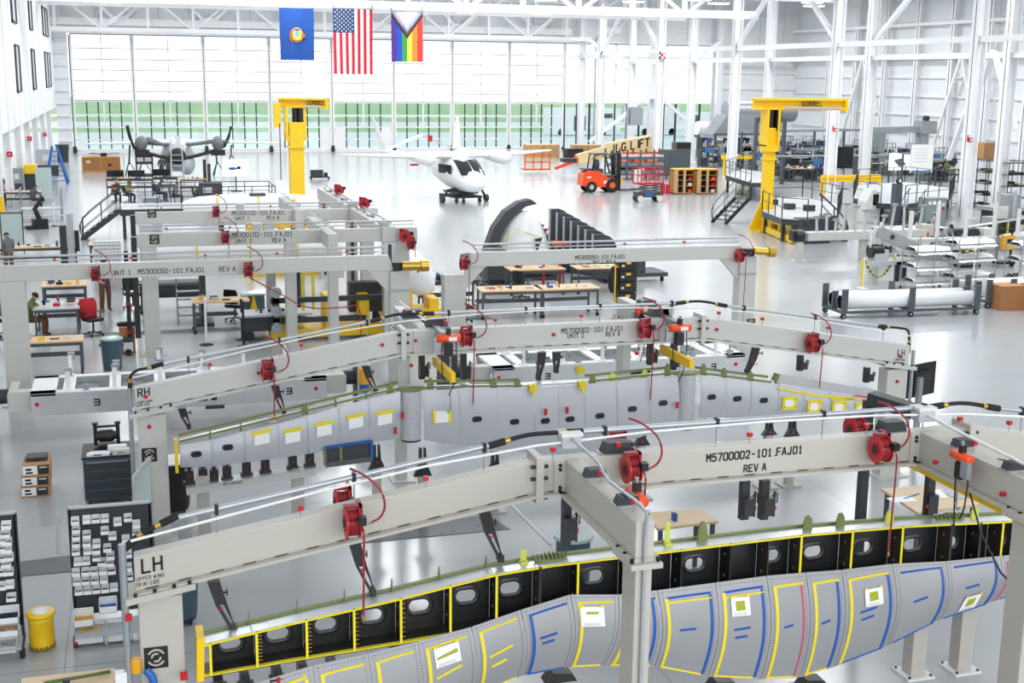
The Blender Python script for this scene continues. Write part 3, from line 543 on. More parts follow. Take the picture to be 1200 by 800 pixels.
pb = MB('paintb').bx(x+.03, x+.52, -.05, .4, 0, 2.9).build('drive_post', g, .012); MB('galv').bx(x+.03, x+.52, -.08, -.05, 2.4, 2.44).build('strap', pb)
MB('paintb').prism([(x-.5, 2.9), (x+.03, 2.9), (x+.03, 2.3)], .05, .25).build('gusset', g)
MB('brass').cyl((x+.3, -.2, 3.05), (x+.75, -.25, 3.05), .12, 14).cyl((x+.75, -.25, 3.05), (x+.95, -.25, 3.05), .15, 14).build('drive_motor', g); MB('black').bx(x+.1, x+.32, -.1, .2, 2.92, 3.12).build('bearing', g)
MB('hose').tube([PY(292, 325, 30.9)-V((o_, YU, 0)), PY(330, 345, 30.9)-V((o_, YU, 0)), PY(360, 360, 30.9)-V((o_, YU, 0)), PY(405, 360, 30.9)-V((o_, YU, 0)), PY(418, 358, 30.9)-V((o_, YU, 0)), PY(423, 372, 30.9)-V((o_, YU, 0)), PY(423, 392, 30.9)-V((o_, YU, 0))], .016, 6).build('hose', g)
reelobj('red hose reel on the UNIT 1 beam, at the left by the lettering', at(112, 322, YU-.22), 0, 1.1, arc=1)
reelobj('red hose reel on the UNIT 1 beam, beyond the letters REV A', at(291, 317, YU-.22), 0, .2, arc=1)
g = straight('pale grey beam gantry stencilled UNIT 2 with a brown motor on its right post', YU, 8.15, 15.75, 3.3, 'paintb', ((7.75, .56, 2.75), (15.95, .5, 3.0)), None)
o_ = g['ox']; m = MB('black'); p = PY(674, 304.2, YU); letters(m, 'M5300050-101.FAJ01', (p.x-o_, -.003, p.z), .1, wt=.17); p = PY(694, 308.6, YU); letters(m, 'UNIT 2  REV A', (p.x-o_, -.003, p.z), .075, wt=.17); m.build('lettering', g)
for sx, x in ((1, 8.03-o_), (-1, 15.7-o_)): MB('paintb').prism([(x, 2.94), (x+.55*sx, 2.94), (x, 2.35)], .05, .2).build('gusset', g)
x = 15.95-o_; MB('brass').cyl((x+.1, -.1, 3.15), (x+.5, -.15, 3.12), .1, 14).cyl((x+.5, -.15, 3.12), (x+.7, -.15, 3.1), .14, 14).build('drive_motor', g); MB('black').bx(x-.15, x+.12, -.12, .15, 3.0, 3.2).build('bearing', g); MB('galv').bx(x-.25, x+.25, -.07, -.03, 2.5, 2.54).build('strap', g)
m = MB('black'); p = PY(880, 379, YU-.04); logo(m, (p.x-o_, -.035, p.z), .13); m.build('emblem', g)
reelobj('red hose reel at the left end of the rear UNIT 2 beam', at(544, 309, YU-.22), 0, 1.3)
reelobj('red hose reel at the right end of the rear UNIT 2 beam', at(867, 300, YU-.22), 0, 1.4)
# two crested gantries further back, joined by a long beam running away: one welded frame
lg = T('linked_gantry', 'pale grey linked gantries with two black crests, behind the UNIT 1 beam', 'gantry', (4, 38.7, 0))
for i, (yy, un, py, x0, x1) in enumerate(((35.9, 'UNIT 2', 278, .05, 7.85), (41.5, 'UNIT 1', 252, .05, 7.75))):
    Y = yy-38.7; o = MB('paintb').bx(x0-4, x1-4, Y, Y+.22, 3.01, 3.39).build('beam', lg, .012)
    for x, w in ((.36, .42), (7.4, .42), (4.2, .3)):
        p = MB('paintb').bx(x-w/2-4, x+w/2-4, Y-.03, Y+.35, 0, 3.01).build('post', lg, .012); MB('paintb').bx(x-w/2-4.12, x+w/2-3.88, Y-.15, Y+.47, 0, .03).build('base_plate', p)
    for zz, y2, r in ((3.59, .1, .028), (3.49, .02, .016)): MB('conduit').cyl((x0+.1-4, Y+y2, zz), (x1-.1-4, Y+y2, zz), r, 8).build('air_pipe', lg)
    for k in range(4): target(lg, x0+.8+k*1.7-4, Y+.02, 3.39, .1)
    m = MB('black'); p = PY(272, py, yy); letters(m, 'M5300102-101.FAJ01', (p.x-4, Y-.003, p.z), .12, wt=.15); letters(m, un, (p.x-3.9, Y-.003, p.z-.16), .11, wt=.15); letters(m, 'REV A', (p.x-2.9, Y-.003, p.z-.16), .11, wt=.15); m.build('lettering', lg)
    m = MB('black'); p = PY(181 if i == 0 else 178, 280.5 if i == 0 else 250, yy); logo(m, (p.x-4, Y-.004, p.z), .13); m.build('emblem', lg)
    MB('blacksat').bx(x0-4.15, x0-4, Y, Y+.2, .5, 3.3).build('cable_chain', lg); MB('lightgrey').cyl((2.9, Y+.1, 3.39), (2.9, Y+.1, 3.55), .12, 10, .16).build('beacon', lg)
    rbox(lg, -.7, Y+.1, 3.42)
    xa = (5.2, 5.1)[i]-4; ya, yb = ((34.55, 39.0), (41.0, 45.8))[i]; ya -= 38.7; yb -= 38.7
    c = MB('paintb').bx(xa-.13, xa+.13, ya, yb, 3.03, 3.42).build('cross_beam', lg, .012); MB('yellow').bx(xa-.05, xa+.05, ya+.3, yb-.5, 2.93, 3.03).build('hoist_rail', c)
    MB('paintb').bx(xa-.13, xa+.13, ya-.02, ya+.33, 0, 3.03).build('post', lg, .012)
    MB('conduit').cyl((xa, ya, 3.55), (xa, yb, 3.55), .025, 6).build('air_pipe', lg)
    for k in range(3): target(lg, xa+.08, ya+.6+k*1.5, 3.42, .08)
    hoist('small orange hoist under the cross arm of the %s crested gantry' % ('front' if i == 0 else 'rear'), (xa+4.1, ya+38.7+.55, 2.74), 0, .2, .7)
    reelobj('red hose reel on the %s crested gantry before its lettering' % ('front' if i == 0 else 'rear'), at(264 if i == 0 else 253, 279 if i == 0 else 249, yy-.22), 0, .5)
    if i == 0: reelobj('red hose reel hanging at the right end of the front crested gantry', at(482, 286, yy-.25), 0, .3, arc=0)
MB('paintb').bx(2.8, 3.2, -2.9, 10.3, 3.0, 3.43).build('long_beam', lg, .012)
for y in (-2.8, 3.7, 10.1):
    p = MB('alu').bx(2.83, 3.17, y-.2, y+.15, 0, 3.0).build('post', lg); MB('dark').bx(2.95, 3.05, y-.215, y-.2, .1, 2.95).build('cable_slot', p)
for k in range(9): target(lg, 2.88, -2.3+k*1.4, 3.42, .08)
MB('conduit').cyl((3.08, -2.8, 3.55), (3.08, 10.2, 3.55), .03, 6).build('air_pipe', lg)
for k in range(7): MB('galv').bx(2.9, 3.12, -1.8+k*1.7, -1.5+k*1.7, 3.42, 3.5).build('clip_block', lg)
reelobj('red hose reel hung on the near end of the long gantry beam running away', (7.42, 35.5, 3.2), 1.2, .35, arc=0); reelobj('red hose reel midway along the long gantry beam running away', (7.15, 40.6, 3.64), 1.2, .2, arc=0, hose=False); reelobj('red hose reel at the far end of the long gantry beam running away', (7.1, 45.5, 3.64), 1.2, .2, arc=0, hose=False)
# ================= WINGS =================
# ---- front wing: black ribbed spar bays above a bulging grey skin ----
WY = 13.45
wf = T('wing_assembly', 'open grey wing with black ribbed bays and taped skin under the cream gantry', 'wing', (5.6, WY, 0)); wx = 5.6
def q(px, py, y=WY): p = PY(px, py, y); return p.x-wx, p.z
def interp(P, x):
    for (a, za), (b, zb) in zip(P, P[1:]):
        if x <= b: return za+(zb-za)*(x-a)/(b-a)
    (a, za), (b, zb) = P[-2:]; return za+(zb-za)*(x-a)/(b-a)
TOP = [q(*p) for p in ((237, 742), (340, 717), (460, 690), (572, 662), (640, 651), (760, 637), (930, 617), (1050, 607), (1182, 601))]
BOT = [q(*p) for p in ((237, 778), (340, 760), (460, 741), (572, 722), (640, 712), (760, 694), (930, 677), (1050, 668), (1182, 660))]
bays = [243, 297, 355, 410, 464, 521, 574, 624, 667, 724, 785, 841, 884, 921, 979, 1036, 1092, 1125, 1150, 1180]
BX = [q(px, 700)[0] for px in bays]; xe = BX[-1]+1.2
TOP.append((xe, TOP[-1][1]-.05)); BOT.append((xe, BOT[-1][1])); BX += [BX[-1]+.6, xe]
DP = .3                                         # rib depth towards the camera
MB('silver').prism([(x, z-.02) for x, z in TOP]+[(x, z+.005) for x, z in reversed(TOP)], -DP+.02, -.06).build('top_flange', wf)
MB('tape').prism([(x, z-.02) for x, z in TOP]+[(x, z-.004) for x, z in reversed(TOP)], -DP-.004, -DP+.02).build('edge_tape', wf)
MB('primer').prism([(x, z+.005) for x, z in TOP]+[(x, z+.035) for x, z in reversed(TOP)], -.05, -.02).build('rear_angle', wf)
MB('tape').prism([(x, z-.006) for x, z in BOT[:5]]+[(x, z+.006) for x, z in reversed(BOT[:5])], -DP-.01, -DP+.05).build('edge_tape', wf)
MB('web').prism([(x, z-.02) for x, z in BOT]+[(x, z) for x, z in reversed(BOT)], -DP, .02).build('lower_flange', wf)
def oval(cx, cz, a, b, n=16): # stadium outline
    P = []
    for i in range(n): t = 2*pi*i/n; P.append((cx+(a-b)*(1 if cos(t) >= 0 else -1)+b*cos(t), cz+b*sin(t)))
    return P
def webbay(x0, x1, hole, col='web'):
    """web sheet with a real lightening hole and pressed lip"""
    o = [(x0, interp(BOT, x0)), (x1, interp(BOT, x1)), (x1, interp(TOP, x1)), (x0, interp(TOP, x0))]; cx = (x0+x1)/2; cz = sum(z for _, z in o)/4; w = x1-x0; h = o[2][1]-o[1][1]
    m = MB(col)
    if not hole: m.prism(o, -.012, .012)
    else:
        cx += -.02; H = oval(cx, cz-.0*h, min(.12, w*.24), min(.075, h*.17)); n = len(H); E = []
        for x, z in H:
            dx, dz = x-cx, z-cz; k = min([((x1 if dx > 0 else x0)-cx)/dx if abs(dx) > 1e-6 else 9, ((h*.5*(1 if dz > 0 else -1)))/dz if abs(dz) > 1e-6 else 9]); E.append((cx+dx*k, cz+dz*k))
        def cl(x, z): return (x, min(max(z, interp(BOT, x)), interp(TOP, x)))
        E = [cl(min(max(x, x0), x1), z) for x, z in E]
        # snap nearest outline points to the corners
        for c in o:
            i = min(range(n), key=lambda i: (E[i][0]-c[0])**2+(E[i][1]-c[1])**2); E[i] = c
        for y, f in ((-.012, 0), (.012, 1)):
            vs = [(x, y, z) for x, z in E]+[(x, y, z) for x, z in H]; m.add(vs, [(i, (i+1) % n, n+(i+1) % n, n+i) for i in range(n)])
        vs = [(x, -.012, z) for x, z in H]+[(x, .012, z) for x, z in H]; m.add(vs, [(i, (i+1) % n, n+(i+1) % n, n+i) for i in range(n)])
    b = m.build('web', wf)
    if hole:
        a, c = min(.12, w*.24), min(.075, h*.17); r0, r1, r2 = oval(cx, cz, a, c), oval(cx, cz, a+.025, c+.025), oval(cx, cz, a+.055, c+.055)
        MB('blacksat').loft([[V((x, -.012, z)) for x, z in r0], [V((x, -.035, z)) for x, z in r1], [V((x, -.012, z)) for x, z in r2]], cap=False).build('hole_lip', b)
    return b
for i, (a, b) in enumerate(zip(BX, BX[1:])):
    webbay(a+.012, b-.012, i not in (7, 9, 11, 17))
for i, x in enumerate(BX):
    t, b = interp(TOP, x), interp(BOT, x); right = i > 7; dx = .0
    m = MB('rib' if i in (12, 13, 14, 15, 16, 18, 7) else 'web')
    m.bx(x-.008, x+.008, -DP, -.012, b, t)
    o = m.build('rib', wf)
    if i < 7 or i in (8, 13, 14, 15, 18): MB('tape').bx(x-.018, x+.01, -DP-.008, -DP, b+.005, t-.02).build('edge_tape', o)
    elif i in (10, 11, 12): MB('tape').bx(x-.012, x+.016, -DP-.008, -DP, b+.02, b+.17).build('edge_tape', o)
    else: MB('blacksat').bx(x-.022, x+.01, -DP-.006, -DP, b, t).build('rib_cap', o)
    MB('galv').cyl((x-.012, -DP*.5, b+(t-b)*.3), (x+.012, -DP*.5, b+(t-b)*.3), .022, 8).cyl((x-.012, -DP*.5, b+(t-b)*.72), (x+.012, -DP*.5, b+(t-b)*.72), .018, 8).build('grommet', o)
    if i in (1, 2, 3, 4, 14, 15, 13):
        s_ = MB('brass')
        for k in range(9): s_.cyl((x+.012, -DP*.75, b+.04+k*(t-b-.08)/8), (x+.06, -DP*.75, b+.04+k*(t-b-.08)/8), .005, 4)
        s_.build('temporary_pins', o, kind='stuff')
# upstanding brackets on the flange
for px, py, c, kind in ((291, 720, 'primer', 0), (347, 708, 'primer', 0), (402, 695, 'primer', 0), (457, 679, 'primer', 1), (512, 665, 'primer', 0), (567, 652, 'primer', 1), (609, 646, 'primery', 2), (777, 612, 'primery', 2), (815, 610, 'primer', 3), (937, 603, 'primer', 3), (975, 600, 'primer', 3), (1032, 597, 'primery', 3), (1131, 592, 'primery', 3)):
    x, z = q(px, py, WY+.05); zb = interp(TOP, x); h = max(.16, z-zb+.06); m = MB(c)
    if kind < 2: m.prism([(-.04, 0), (.05, 0), (.02, h*.8), (-.005, h), (-.02, h*.8)], -.006, .006, 'x').xf(M.Translation((x, -.06, zb)))
    elif kind == 2: m.bx(x-.035, x+.035, -.1, -.088, zb, zb+h).bx(x-.05, x+.05, -.16, -.088, zb, zb+.03)
    else: m.prism([(-.08, 0), (.1, 0), (.08, h*.65), (.02, h), (-.03, h), (-.075, h*.6)], -.012, .012).xf(M.Translation((x, -.15, zb)) @ M.Rotation(.45, 4, 'Z'))
    m.build('bracket', wf)
for px, py in ((640, 640), (1105, 590)):
    x, z = q(px, py, WY+.05); zb = interp(TOP, x); m = MB('primer')
    m.prism([(x+.2*cos(a*pi/10), -.12+.1*sin(a*pi/10)) for a in range(20)], zb, zb+.03, 'z')
    for a in range(9): m.bx(x-.2+a*.05-.008, x-.2+a*.05+.008, -.2+abs(a-4)*.015, -.04-abs(a-4)*.015, zb+.03, zb+.07)
    m.build('hinge_fitting', wf)
MB('yellow').prism([(BX[0]-.16, BOT[0][1]-.06), (BX[0]-.08, BOT[0][1]-.06), (BX[0]-.06, TOP[0][1]+.08), (BX[0]-.14, TOP[0][1]+.08)], -DP, .05).build('end_plate', wf)
o = MB('red').bx(BX[0]-.33, BX[0]-.25, -DP, -DP+.01, BOT[0][1]-.02, BOT[0][1]+.08).build('warning_tag', wf); MB('galv').tube([(BX[0]-.16, -DP, BOT[0][1]+.16), (BX[0]-.26, -DP, BOT[0][1]+.15), (BX[0]-.29, -DP, BOT[0][1]+.08)], .005, 4).build('tag_wire', o)
# --- skin: curved panels
SE = [(px, py) for px, py in ((262, 812), (366, 780), (431, 766), (489, 752), (552, 735), (610, 715), (668, 697), (724, 697), (770, 692), (838, 683), (898, 675), (944, 671), (986, 668), (1045, 661), (1108, 658), (1172, 652))]
SB = [(300, 905), (366, 893), (431, 877), (489, 850), (552, 815), (610, 791), (664, 781), (706, 779), (766, 780), (828, 792), (890, 795), (936, 793), (975, 781), (1037, 757), (1096, 727), (1158, 706)]
SY = WY-DP-.03
tp = [q(a, b, SY) for a, b in SE]; bt = [q(a, b, SY+.02) for a, b in SB]
tp.append((tp[-1][0]+1.2, tp[-1][1]-.02)); bt.append((bt[-1][0]+1.2, bt[-1][1]+.28))
NB = 10
def skinpt(i, u, v, off=0):
    """u across panel i (0..1), v from top (0) to bottom (1)"""
    (xa, za), (xb, zb) = tp[i], tp[i+1]; (xc, zc), (xd, zd) = bt[i], bt[i+1]
    a = V((xa+(xb-xa)*u, 0, za+(zb-za)*u)); b = V((xc+(xd-xc)*u, 0, zc+(zd-zc)*u)); w = sin(pi*min(1, v*.92+.04))
    p = a+(b-a)*v; bul = .13*w*min(1, (a.z-b.z)/.9)
    p.y = SY-WY-bul-off+.02; p.x += .045*w
    return p
def strip(m, i, P, wd, off=.004, axis='v'):
    """tape strip along P=[(u,v),...] on panel i, width wd metres"""
    pts = [skinpt(i, u, v, off) for u, v in P]; L_ = []
    for k, p in enumerate(pts):
        d = (pts[min(k+1, len(pts)-1)]-pts[max(k-1, 0)]).normalized(); s_ = d.cross(V((0, -1, 0))).normalized()*wd/2; L_.append((p-s_, p+s_))
    for (a, b), (c, d) in zip(L_, L_[1:]): m.quad(a, b, d, c)
vs_ = [k/NB for k in range(NB+1)]
colr = {0: ('y', 'y'), 1: ('y', ''), 2: ('y', ''), 3: ('y', ''), 4: ('y', ''), 5: ('b', ''), 6: ('y', ''), 7: ('y', 'b'), 8: ('y', 'b'), 9: ('y', 'b'), 10: ('y', 'p'), 11: ('y', 'b'), 12: ('y', 'b'), 13: ('', 'b'), 14: ('', 'b'), 15: ('p', '')}
TM = {'y': 'tape', 'b': 'bluetape', 'p': 'pinktape'}
for i in range(len(tp)-1):
    m = MB('skinpanel'); W_ = tp[i+1][0]-tp[i][0]; e = .004/W_; nu = 5
    for off in (0, -.012): m.loft([[skinpt(i, e+(1-2*e)*k/nu, v, off) for k in range(nu+1)] for v in vs_], cap=False, close=False)
    o = m.build('skin_panel', wf)
    rv = MB('charcoal')
    for u in (.05/W_, 1-.05/W_):
        for k in range(1, 34):
            p = skinpt(i, u, k/34, .002); rv.quad(p+V((-.005, 0, -.005)), p+V((.005, 0, -.005)), p+V((.005, 0, .005)), p+V((-.005, 0, .005)))
    for k in range(1, int(W_/.035)):
        p = skinpt(i, k*.035/W_, .03, .002); rv.quad(p+V((-.005, 0, -.005)), p+V((.005, 0, -.005)), p+V((.005, 0, .005)), p+V((-.005, 0, .005)))
    rv.build('rivets', o, kind='stuff')
    l, r = colr.get(i, ('', ''))
    for c, u in ((l, .09/W_), (r, 1-.09/W_)):
        if c: t = MB(TM[c]); strip(t, i, [(u, v) for v in vs_[1:]], .04 if c != 'p' else .025); t.build('tape_strip', o)
    if 5 <= i: c0, c1 = ('b' if i in (5, 8, 9, 13, 14, 15, 7) else 'y'), ('y' if i in (6, 7, 8, 9, 10, 11) else 'b')
    else: c0, c1 = 'y', 'y'
    t = MB(TM[c0]); strip(t, i, [(.12, .1), (.5, .09), (.9, .085)], .032); t.build('tape_strip', o)
    if i in (8, 9): t = MB('tape'); strip(t, i, [(.12, .15), (.5, .14), (.9, .135)], .025); t.build('tape_strip', o)
    t = MB(TM[c1]); strip(t, i, [(.12, .985), (.5, .985), (.9, .985)], .022); t.build('tape_strip', o)
    if i >= 5 and i not in (15,):
        t = MB('bluetape'); vv = {5: .42, 9: .46, 12: .43}.get(i, .46); k = .07 if i in (10, 11) else .12 if i != 12 else .13
        if i not in (6, 7): strip(t, i, [(.45-k/W_*.9, vv+.01), (.45+k/W_*.9, vv-.01)], .03)
        if i in (5, 9, 12): strip(t, i, [(.45-k*.7/W_, vv+.09), (.45+k*.6/W_, vv+.075)], .03)
        if t.f: t.build('tape_strip', o)
    elif i < 5 and i:
        t = MB('tape'); strip(t, i, [(.25, .45), (.72, .4)], .03)
        if i == 4: strip(t, i, [(.3, .6), (.6, .57)], .03)
        t.build('tape_strip', o)
def sheet(i, u, v, w, h, pic='sheetgreen', kind=0):
    p = skinpt(i, u, v, .012); n = skinpt(i, u, v+.05, .012)-skinpt(i, u, v-.05, .012); dn = n.normalized(); rt = (skinpt(i, min(1, u+.1), v, .012)-p).normalized(); nn = rt.cross(-dn).normalized()
    if nn.y > 0: nn = -nn
    def P(a, b, o=0): return p+rt*a*w-dn*b*h+nn*o
    m = MB('paper').quad(P(-.5, -.5, .004), P(.5, -.5, .004), P(.5, .5, .004), P(-.5, .5, .004)); b = m.build('inspection_sheet', wf)
    g = MB(pic)
    if kind == 0: g.quad(P(-.26, -.22, .008), P(.24, -.2, .008), P(.22, .3, .008), P(-.26, .3, .008))
    elif kind == 1: g.quad(P(-.42, -.1, .008), P(.4, .0, .008), P(.4, .2, .008), P(-.42, .02, .008))
    elif kind == 2: g.quad(P(-.25, .12, .008), P(.25, .12, .008), P(.25, .25, .008), P(-.25, .25, .008))
    g.build('printed_diagram', b)
    g = MB('tape')
    for a in (-.42, .42): g.quad(P(a-.07, .46, .009), P(a+.07, .46, .009), P(a+.08, .58, .006), P(a-.08, .58, .006))
    g.build('tape_tab', b)
    g = MB('grey')
    for k in range(3): g.quad(P(-.4, -.34-k*.05, .008), P(.3, -.34-k*.05, .008), P(.3, -.325-k*.05, .008), P(-.4, -.325-k*.05, .008))
    g.build('print_lines', b)
sheet(3, .48, .22, .3, .22, kind=1); sheet(6, .4, .26, .3, .23, kind=2); sheet(9, .42, .24, .25, .23); sheet(12, .55, .3, .25, .22); sheet(14, .5, .78, .25, .23)
# lower supports: stub posts on foot plates and black clamps
for px, py, w in ((1076, 792, 1), (1131, 786, 1)):
    p = G(px, py+2); t = T('support_post', 'short grey square post on a bolted foot, %s of two under the front wing' % ('left' if px < 1100 else 'right'), 'stand', (p.x, p.y+.12, 0), 0, 'stub posts under the front wing')
    MB('paintd').bx(-.11, .11, -.11, .11, .03, 1.15).build('tube', t, .012); MB('offwhite').bx(-.2, .2, -.2, .2, 0, .03).build('foot_plate', t)
    b = MB('black')
    for a in (-.16, .16):
        for c in (-.16, .16): b.cyl((a, c, .03), (a, c, .05), .018, 6)
    b.build('bolts', t, kind='stuff'); MB('blacksat').bx(-.12, .12, -.08, .08, 1.15, 1.22).build('pad', t)
for k, (px, py) in enumerate(((655, 790), (845, 800), (950, 798))):
    p = PY(px, py, 13.4); t = T('support_post', ('short grey post with a black pad below the bare blue taped skin panel', 'short grey post under the middle of the front wing skin', 'short grey post under the wing skin beside the pink tape line')[k], 'stand', (p.x, 13.4, 0))
    MB('paintd').bx(-.11, .11, -.11, .11, .03, p.z-.06).build('tube', t, .012); MB('offwhite').bx(-.2, .2, -.2, .2, 0, .03).build('foot_plate', t); MB('blacksat').prism([(-.2, p.z-.06), (.2, p.z-.06), (.14, p.z+.04), (-.1, p.z+.07)], -.1, .1).build('pad', t)
for k, (px, py) in enumerate(((254, 785), (285, 783), (322, 776), (352, 772), (386, 768), (460, 752))):
    x, z = q(px, py, WY); o = MB('blacksat').bx(x-.05, x+.05, -.3, .0, z-.22, z+.02).bx(x-.09, x+.09, -.34, -.2, z-.12, z-.04).build('edge_clamp', wf)
    MB('tape' if k % 2 else 'red').bx(x-.02, x+.02, -.36, -.34, z-.14, z-.02).build('clamp_tab', o)
# lower fixture bench under the left wing tip
t = T('fixture_bench', 'low pale fixture rail with black clamps below the left wing tip', 'fixture', (-.7, 14.0, 0))
MB('ply').bx(-.75, .25, -.15, .25, .93, 1.0).build('board', t); MB('paintd').bx(-.1, .1, -.05, .15, 0, .93).build('leg', t); MB('navy').bx(-.72, -.66, -.17, -.1, 1.0, 1.06).bx(-.3, -.22, -.17, -.1, 1.0, 1.08).build('knob', t); MB('green').tube([(-.5, .0, 1.03), (0, .0, 1.06), (.2, .1, 1.03)], .02, 6).build('hose', t)

# ---- second wing: closed grey skin with round hinges ----
VY = 20.75
ws = T('closed_wing', 'closed light grey wing with oval holes and paper sheets under the RH gantry', 'wing', (7.1, VY, 0)); wx2 = 7.1
def q2(px, py, y=VY): p = PY(px, py, y); return p.x-wx2, p.z
SEG = [((210, 521), (211, 547)), ((248, 515), (249, 546)), ((286, 505), (287, 541)), ((325, 496), (326, 536)), ((359, 487), (361, 531)), ((396, 476), (398, 524)), ((431, 467), (434, 518)), ((469, 458), (468, 513)), None,
 ((495, 457), (496, 515)), ((537, 455), (538, 521)), ((580, 454), (581, 526)), ((624, 453), (625, 531)), ((653, 452), (653, 533)), ((683, 450), (684, 532)), ((721, 446), (722, 521)), ((759, 442), (760, 508)), ((794, 439), (794, 499)), None,
 ((819, 439), (818, 489)), ((849, 442), (847, 489)), ((879, 446), (876, 489)), ((911, 449), (909, 489)), ((940, 454), (938, 489)), ((971, 458), (969, 490)), ((1000, 463), (999, 490)), ((1028, 467), (1027, 490))]
holes = [(230, 532), (267, 524), None, None, None, None, None, None, None, (559, 491), (603, 494), (639, 493), (668, 491), (703, 487), (741, 479), (777, 472), None, None, None, (834, 465), (864, 467), (895, 469)]
hole_of = {0: (230, 532), 1: (267, 524), 10: (559, 491), 11: (603, 494), 12: (639, 493), 13: (668, 491), 14: (703, 487), 15: (741, 479), 16: (777, 472), 19: (834, 465), 20: (864, 467), 21: (895, 469)}
for i, (a, b) in enumerate(zip(SEG, SEG[1:])):
    if not a or not b: continue
    (t0, b0), (t1, b1) = [[q2(*p) for p in s_] for s_ in (a, b)]; g = .005
    c = [(t0[0]+g, t0[1]), (t1[0]-g, t1[1]), (b1[0]-g, b1[1]), (b0[0]+g, b0[1])]; m = MB('wing')
    def pt(u, v, off=0):
        x = (c[0][0]+(c[1][0]-c[0][0])*u)*(1-v)+(c[3][0]+(c[2][0]-c[3][0])*u)*v; z = (c[0][1]+(c[1][1]-c[0][1])*u)*(1-v)+(c[3][1]+(c[2][1]-c[3][1])*u)*v
        return V((x, -.09*sin(pi*(v*.8+.1))-off, z))
    for off in (0, -.012): m.loft([[pt(k/3, v/8, off) for k in range(4)] for v in range(9)], cap=False, close=False)
    o = m.build('skin_panel', ws)
    rv = MB('grey')
    for u in (.03, .97):
        for k in range(1, 24): p = pt(u, k/24, .002); rv.quad(p+V((-.005, 0, -.005)), p+V((.005, 0, -.005)), p+V((.005, 0, .005)), p+V((-.005, 0, .005)))
    for v in (.025, .975):
        for k in range(1, 12): p = pt(k/12, v, .002); rv.quad(p+V((-.005, 0, -.005)), p+V((.005, 0, -.005)), p+V((.005, 0, .005)), p+V((-.005, 0, .005)))
    rv.build('rivets', o, kind='stuff')
    if i in hole_of:
        x, z = q2(*hole_of[i], VY-.09); H = oval(x, z, .085, .05)
        MB('black').add([(a_, -.098, b_) for a_, b_ in H], [tuple(range(16))]).build('oval_hole', o); MB('grey').loft([[V((a_, -.094, b_)) for a_, b_ in oval(x, z, .085, .05)], [V((a_, -.103, b_)) for a_, b_ in oval(x, z, .091, .056)], [V((a_, -.092, b_)) for a_, b_ in oval(x, z, .095, .06)]], cap=False).build('hole_rim', o)
for (a, b) in (((469, 458), (468, 513)), ((794, 439), (794, 499))): # round hinge fairings
    (x0, z0), (_, z1) = q2(*a), q2(*b); xc = x0+.19; z1 -= .03; r = .175
    MB('wing').cyl((xc, .03, z1), (xc, .03, z0-.01), r, 24).build('hinge_fairing', ws); MB('rubber').cyl((xc, .03, z1-.03), (xc, .03, z1), r*.98, 24).build('seal', ws)
    MB('primer').prism([(xc+.28*cos(k*pi/10), .05+.12*sin(k*pi/10)) for k in range(20)], z0, z0+.03, 'z').bx(xc-.02, xc+.02, -.08, -.06, z0-.1, z0).build('hinge_fitting', ws)
    rv = MB('red')
    for k in range(5): rv.box((xc+(-.07, .08, -.02, .06, -.09)[k], -.145, z1+.12+k*.13), (.014, .01, .014))
    rv.build('marks', ws, kind='stuff')
# top spar cap and stringers with brackets
for P in (((210, 519), (469, 456)), ((500, 455), (612, 453)), ((690, 448), (790, 438)), ((820, 438), (905, 449))):
    (x0, z0), (x1, z1) = q2(*P[0]), q2(*P[1])
    MB('primer').bar((x0, .02, z0+.02), (x1, .02, z1+.02), .03, .03).bar((x0, .2, z0+.08), (x1, .2, z1+.08), .04, .04).build('stringer', ws); MB('silver').bar((x0, .12, z0), (x1, .12, z1), .2, .012).build('spar_cap', ws)
MB('silver').bar((*[q2(612, 452)[0]], .12, q2(612, 452)[1]), (q2(690, 448)[0], .12, q2(690, 448)[1]), .2, .02).build('spar_cap', ws)
for px, py, c in ((246, 509, 0), (282, 500, 0), (320, 490, 1), (357, 479, 2), (393, 471, 0), (429, 465, 0), (457, 455, 2), (504, 449, 2), (578, 448, 2), (606, 449, 2), (694, 444, 2), (717, 442, 3), (755, 438, 3), (782, 434, 4), (824, 434, 4), (848, 437, 2), (879, 441, 2), (910, 445, 4)):
    x, z = q2(px, py, VY+.05); h = {0: .14, 1: .12, 2: .2, 3: .18, 4: .26}[c]; m = MB('primery' if c == 3 else 'ply' if c == 1 else 'primer')
    m.prism([(x-.06, z-h*.5), (x+.06, z-h*.5), (x+.05, z+h*.2), (x+.02, z+h*.5), (x-.02, z+h*.5), (x-.055, z+h*.1)] if c != 0 else [(x-.02, z-h*.5), (x+.02, z-h*.5), (x+.01, z+h*.6), (x-.01, z+h*.6)], .02, .05); m.build('bracket', ws)
for px, py in ((624, 455), (682, 451)):
    x, z = q2(px, py, VY-.1); MB('yb').bx(x-.06, x+.06, -.16, .0, z-.05, z+.06).bx(x-.02, x+.02, -.18, -.14, z-.12, z+.1).build('yellow_clip', ws)
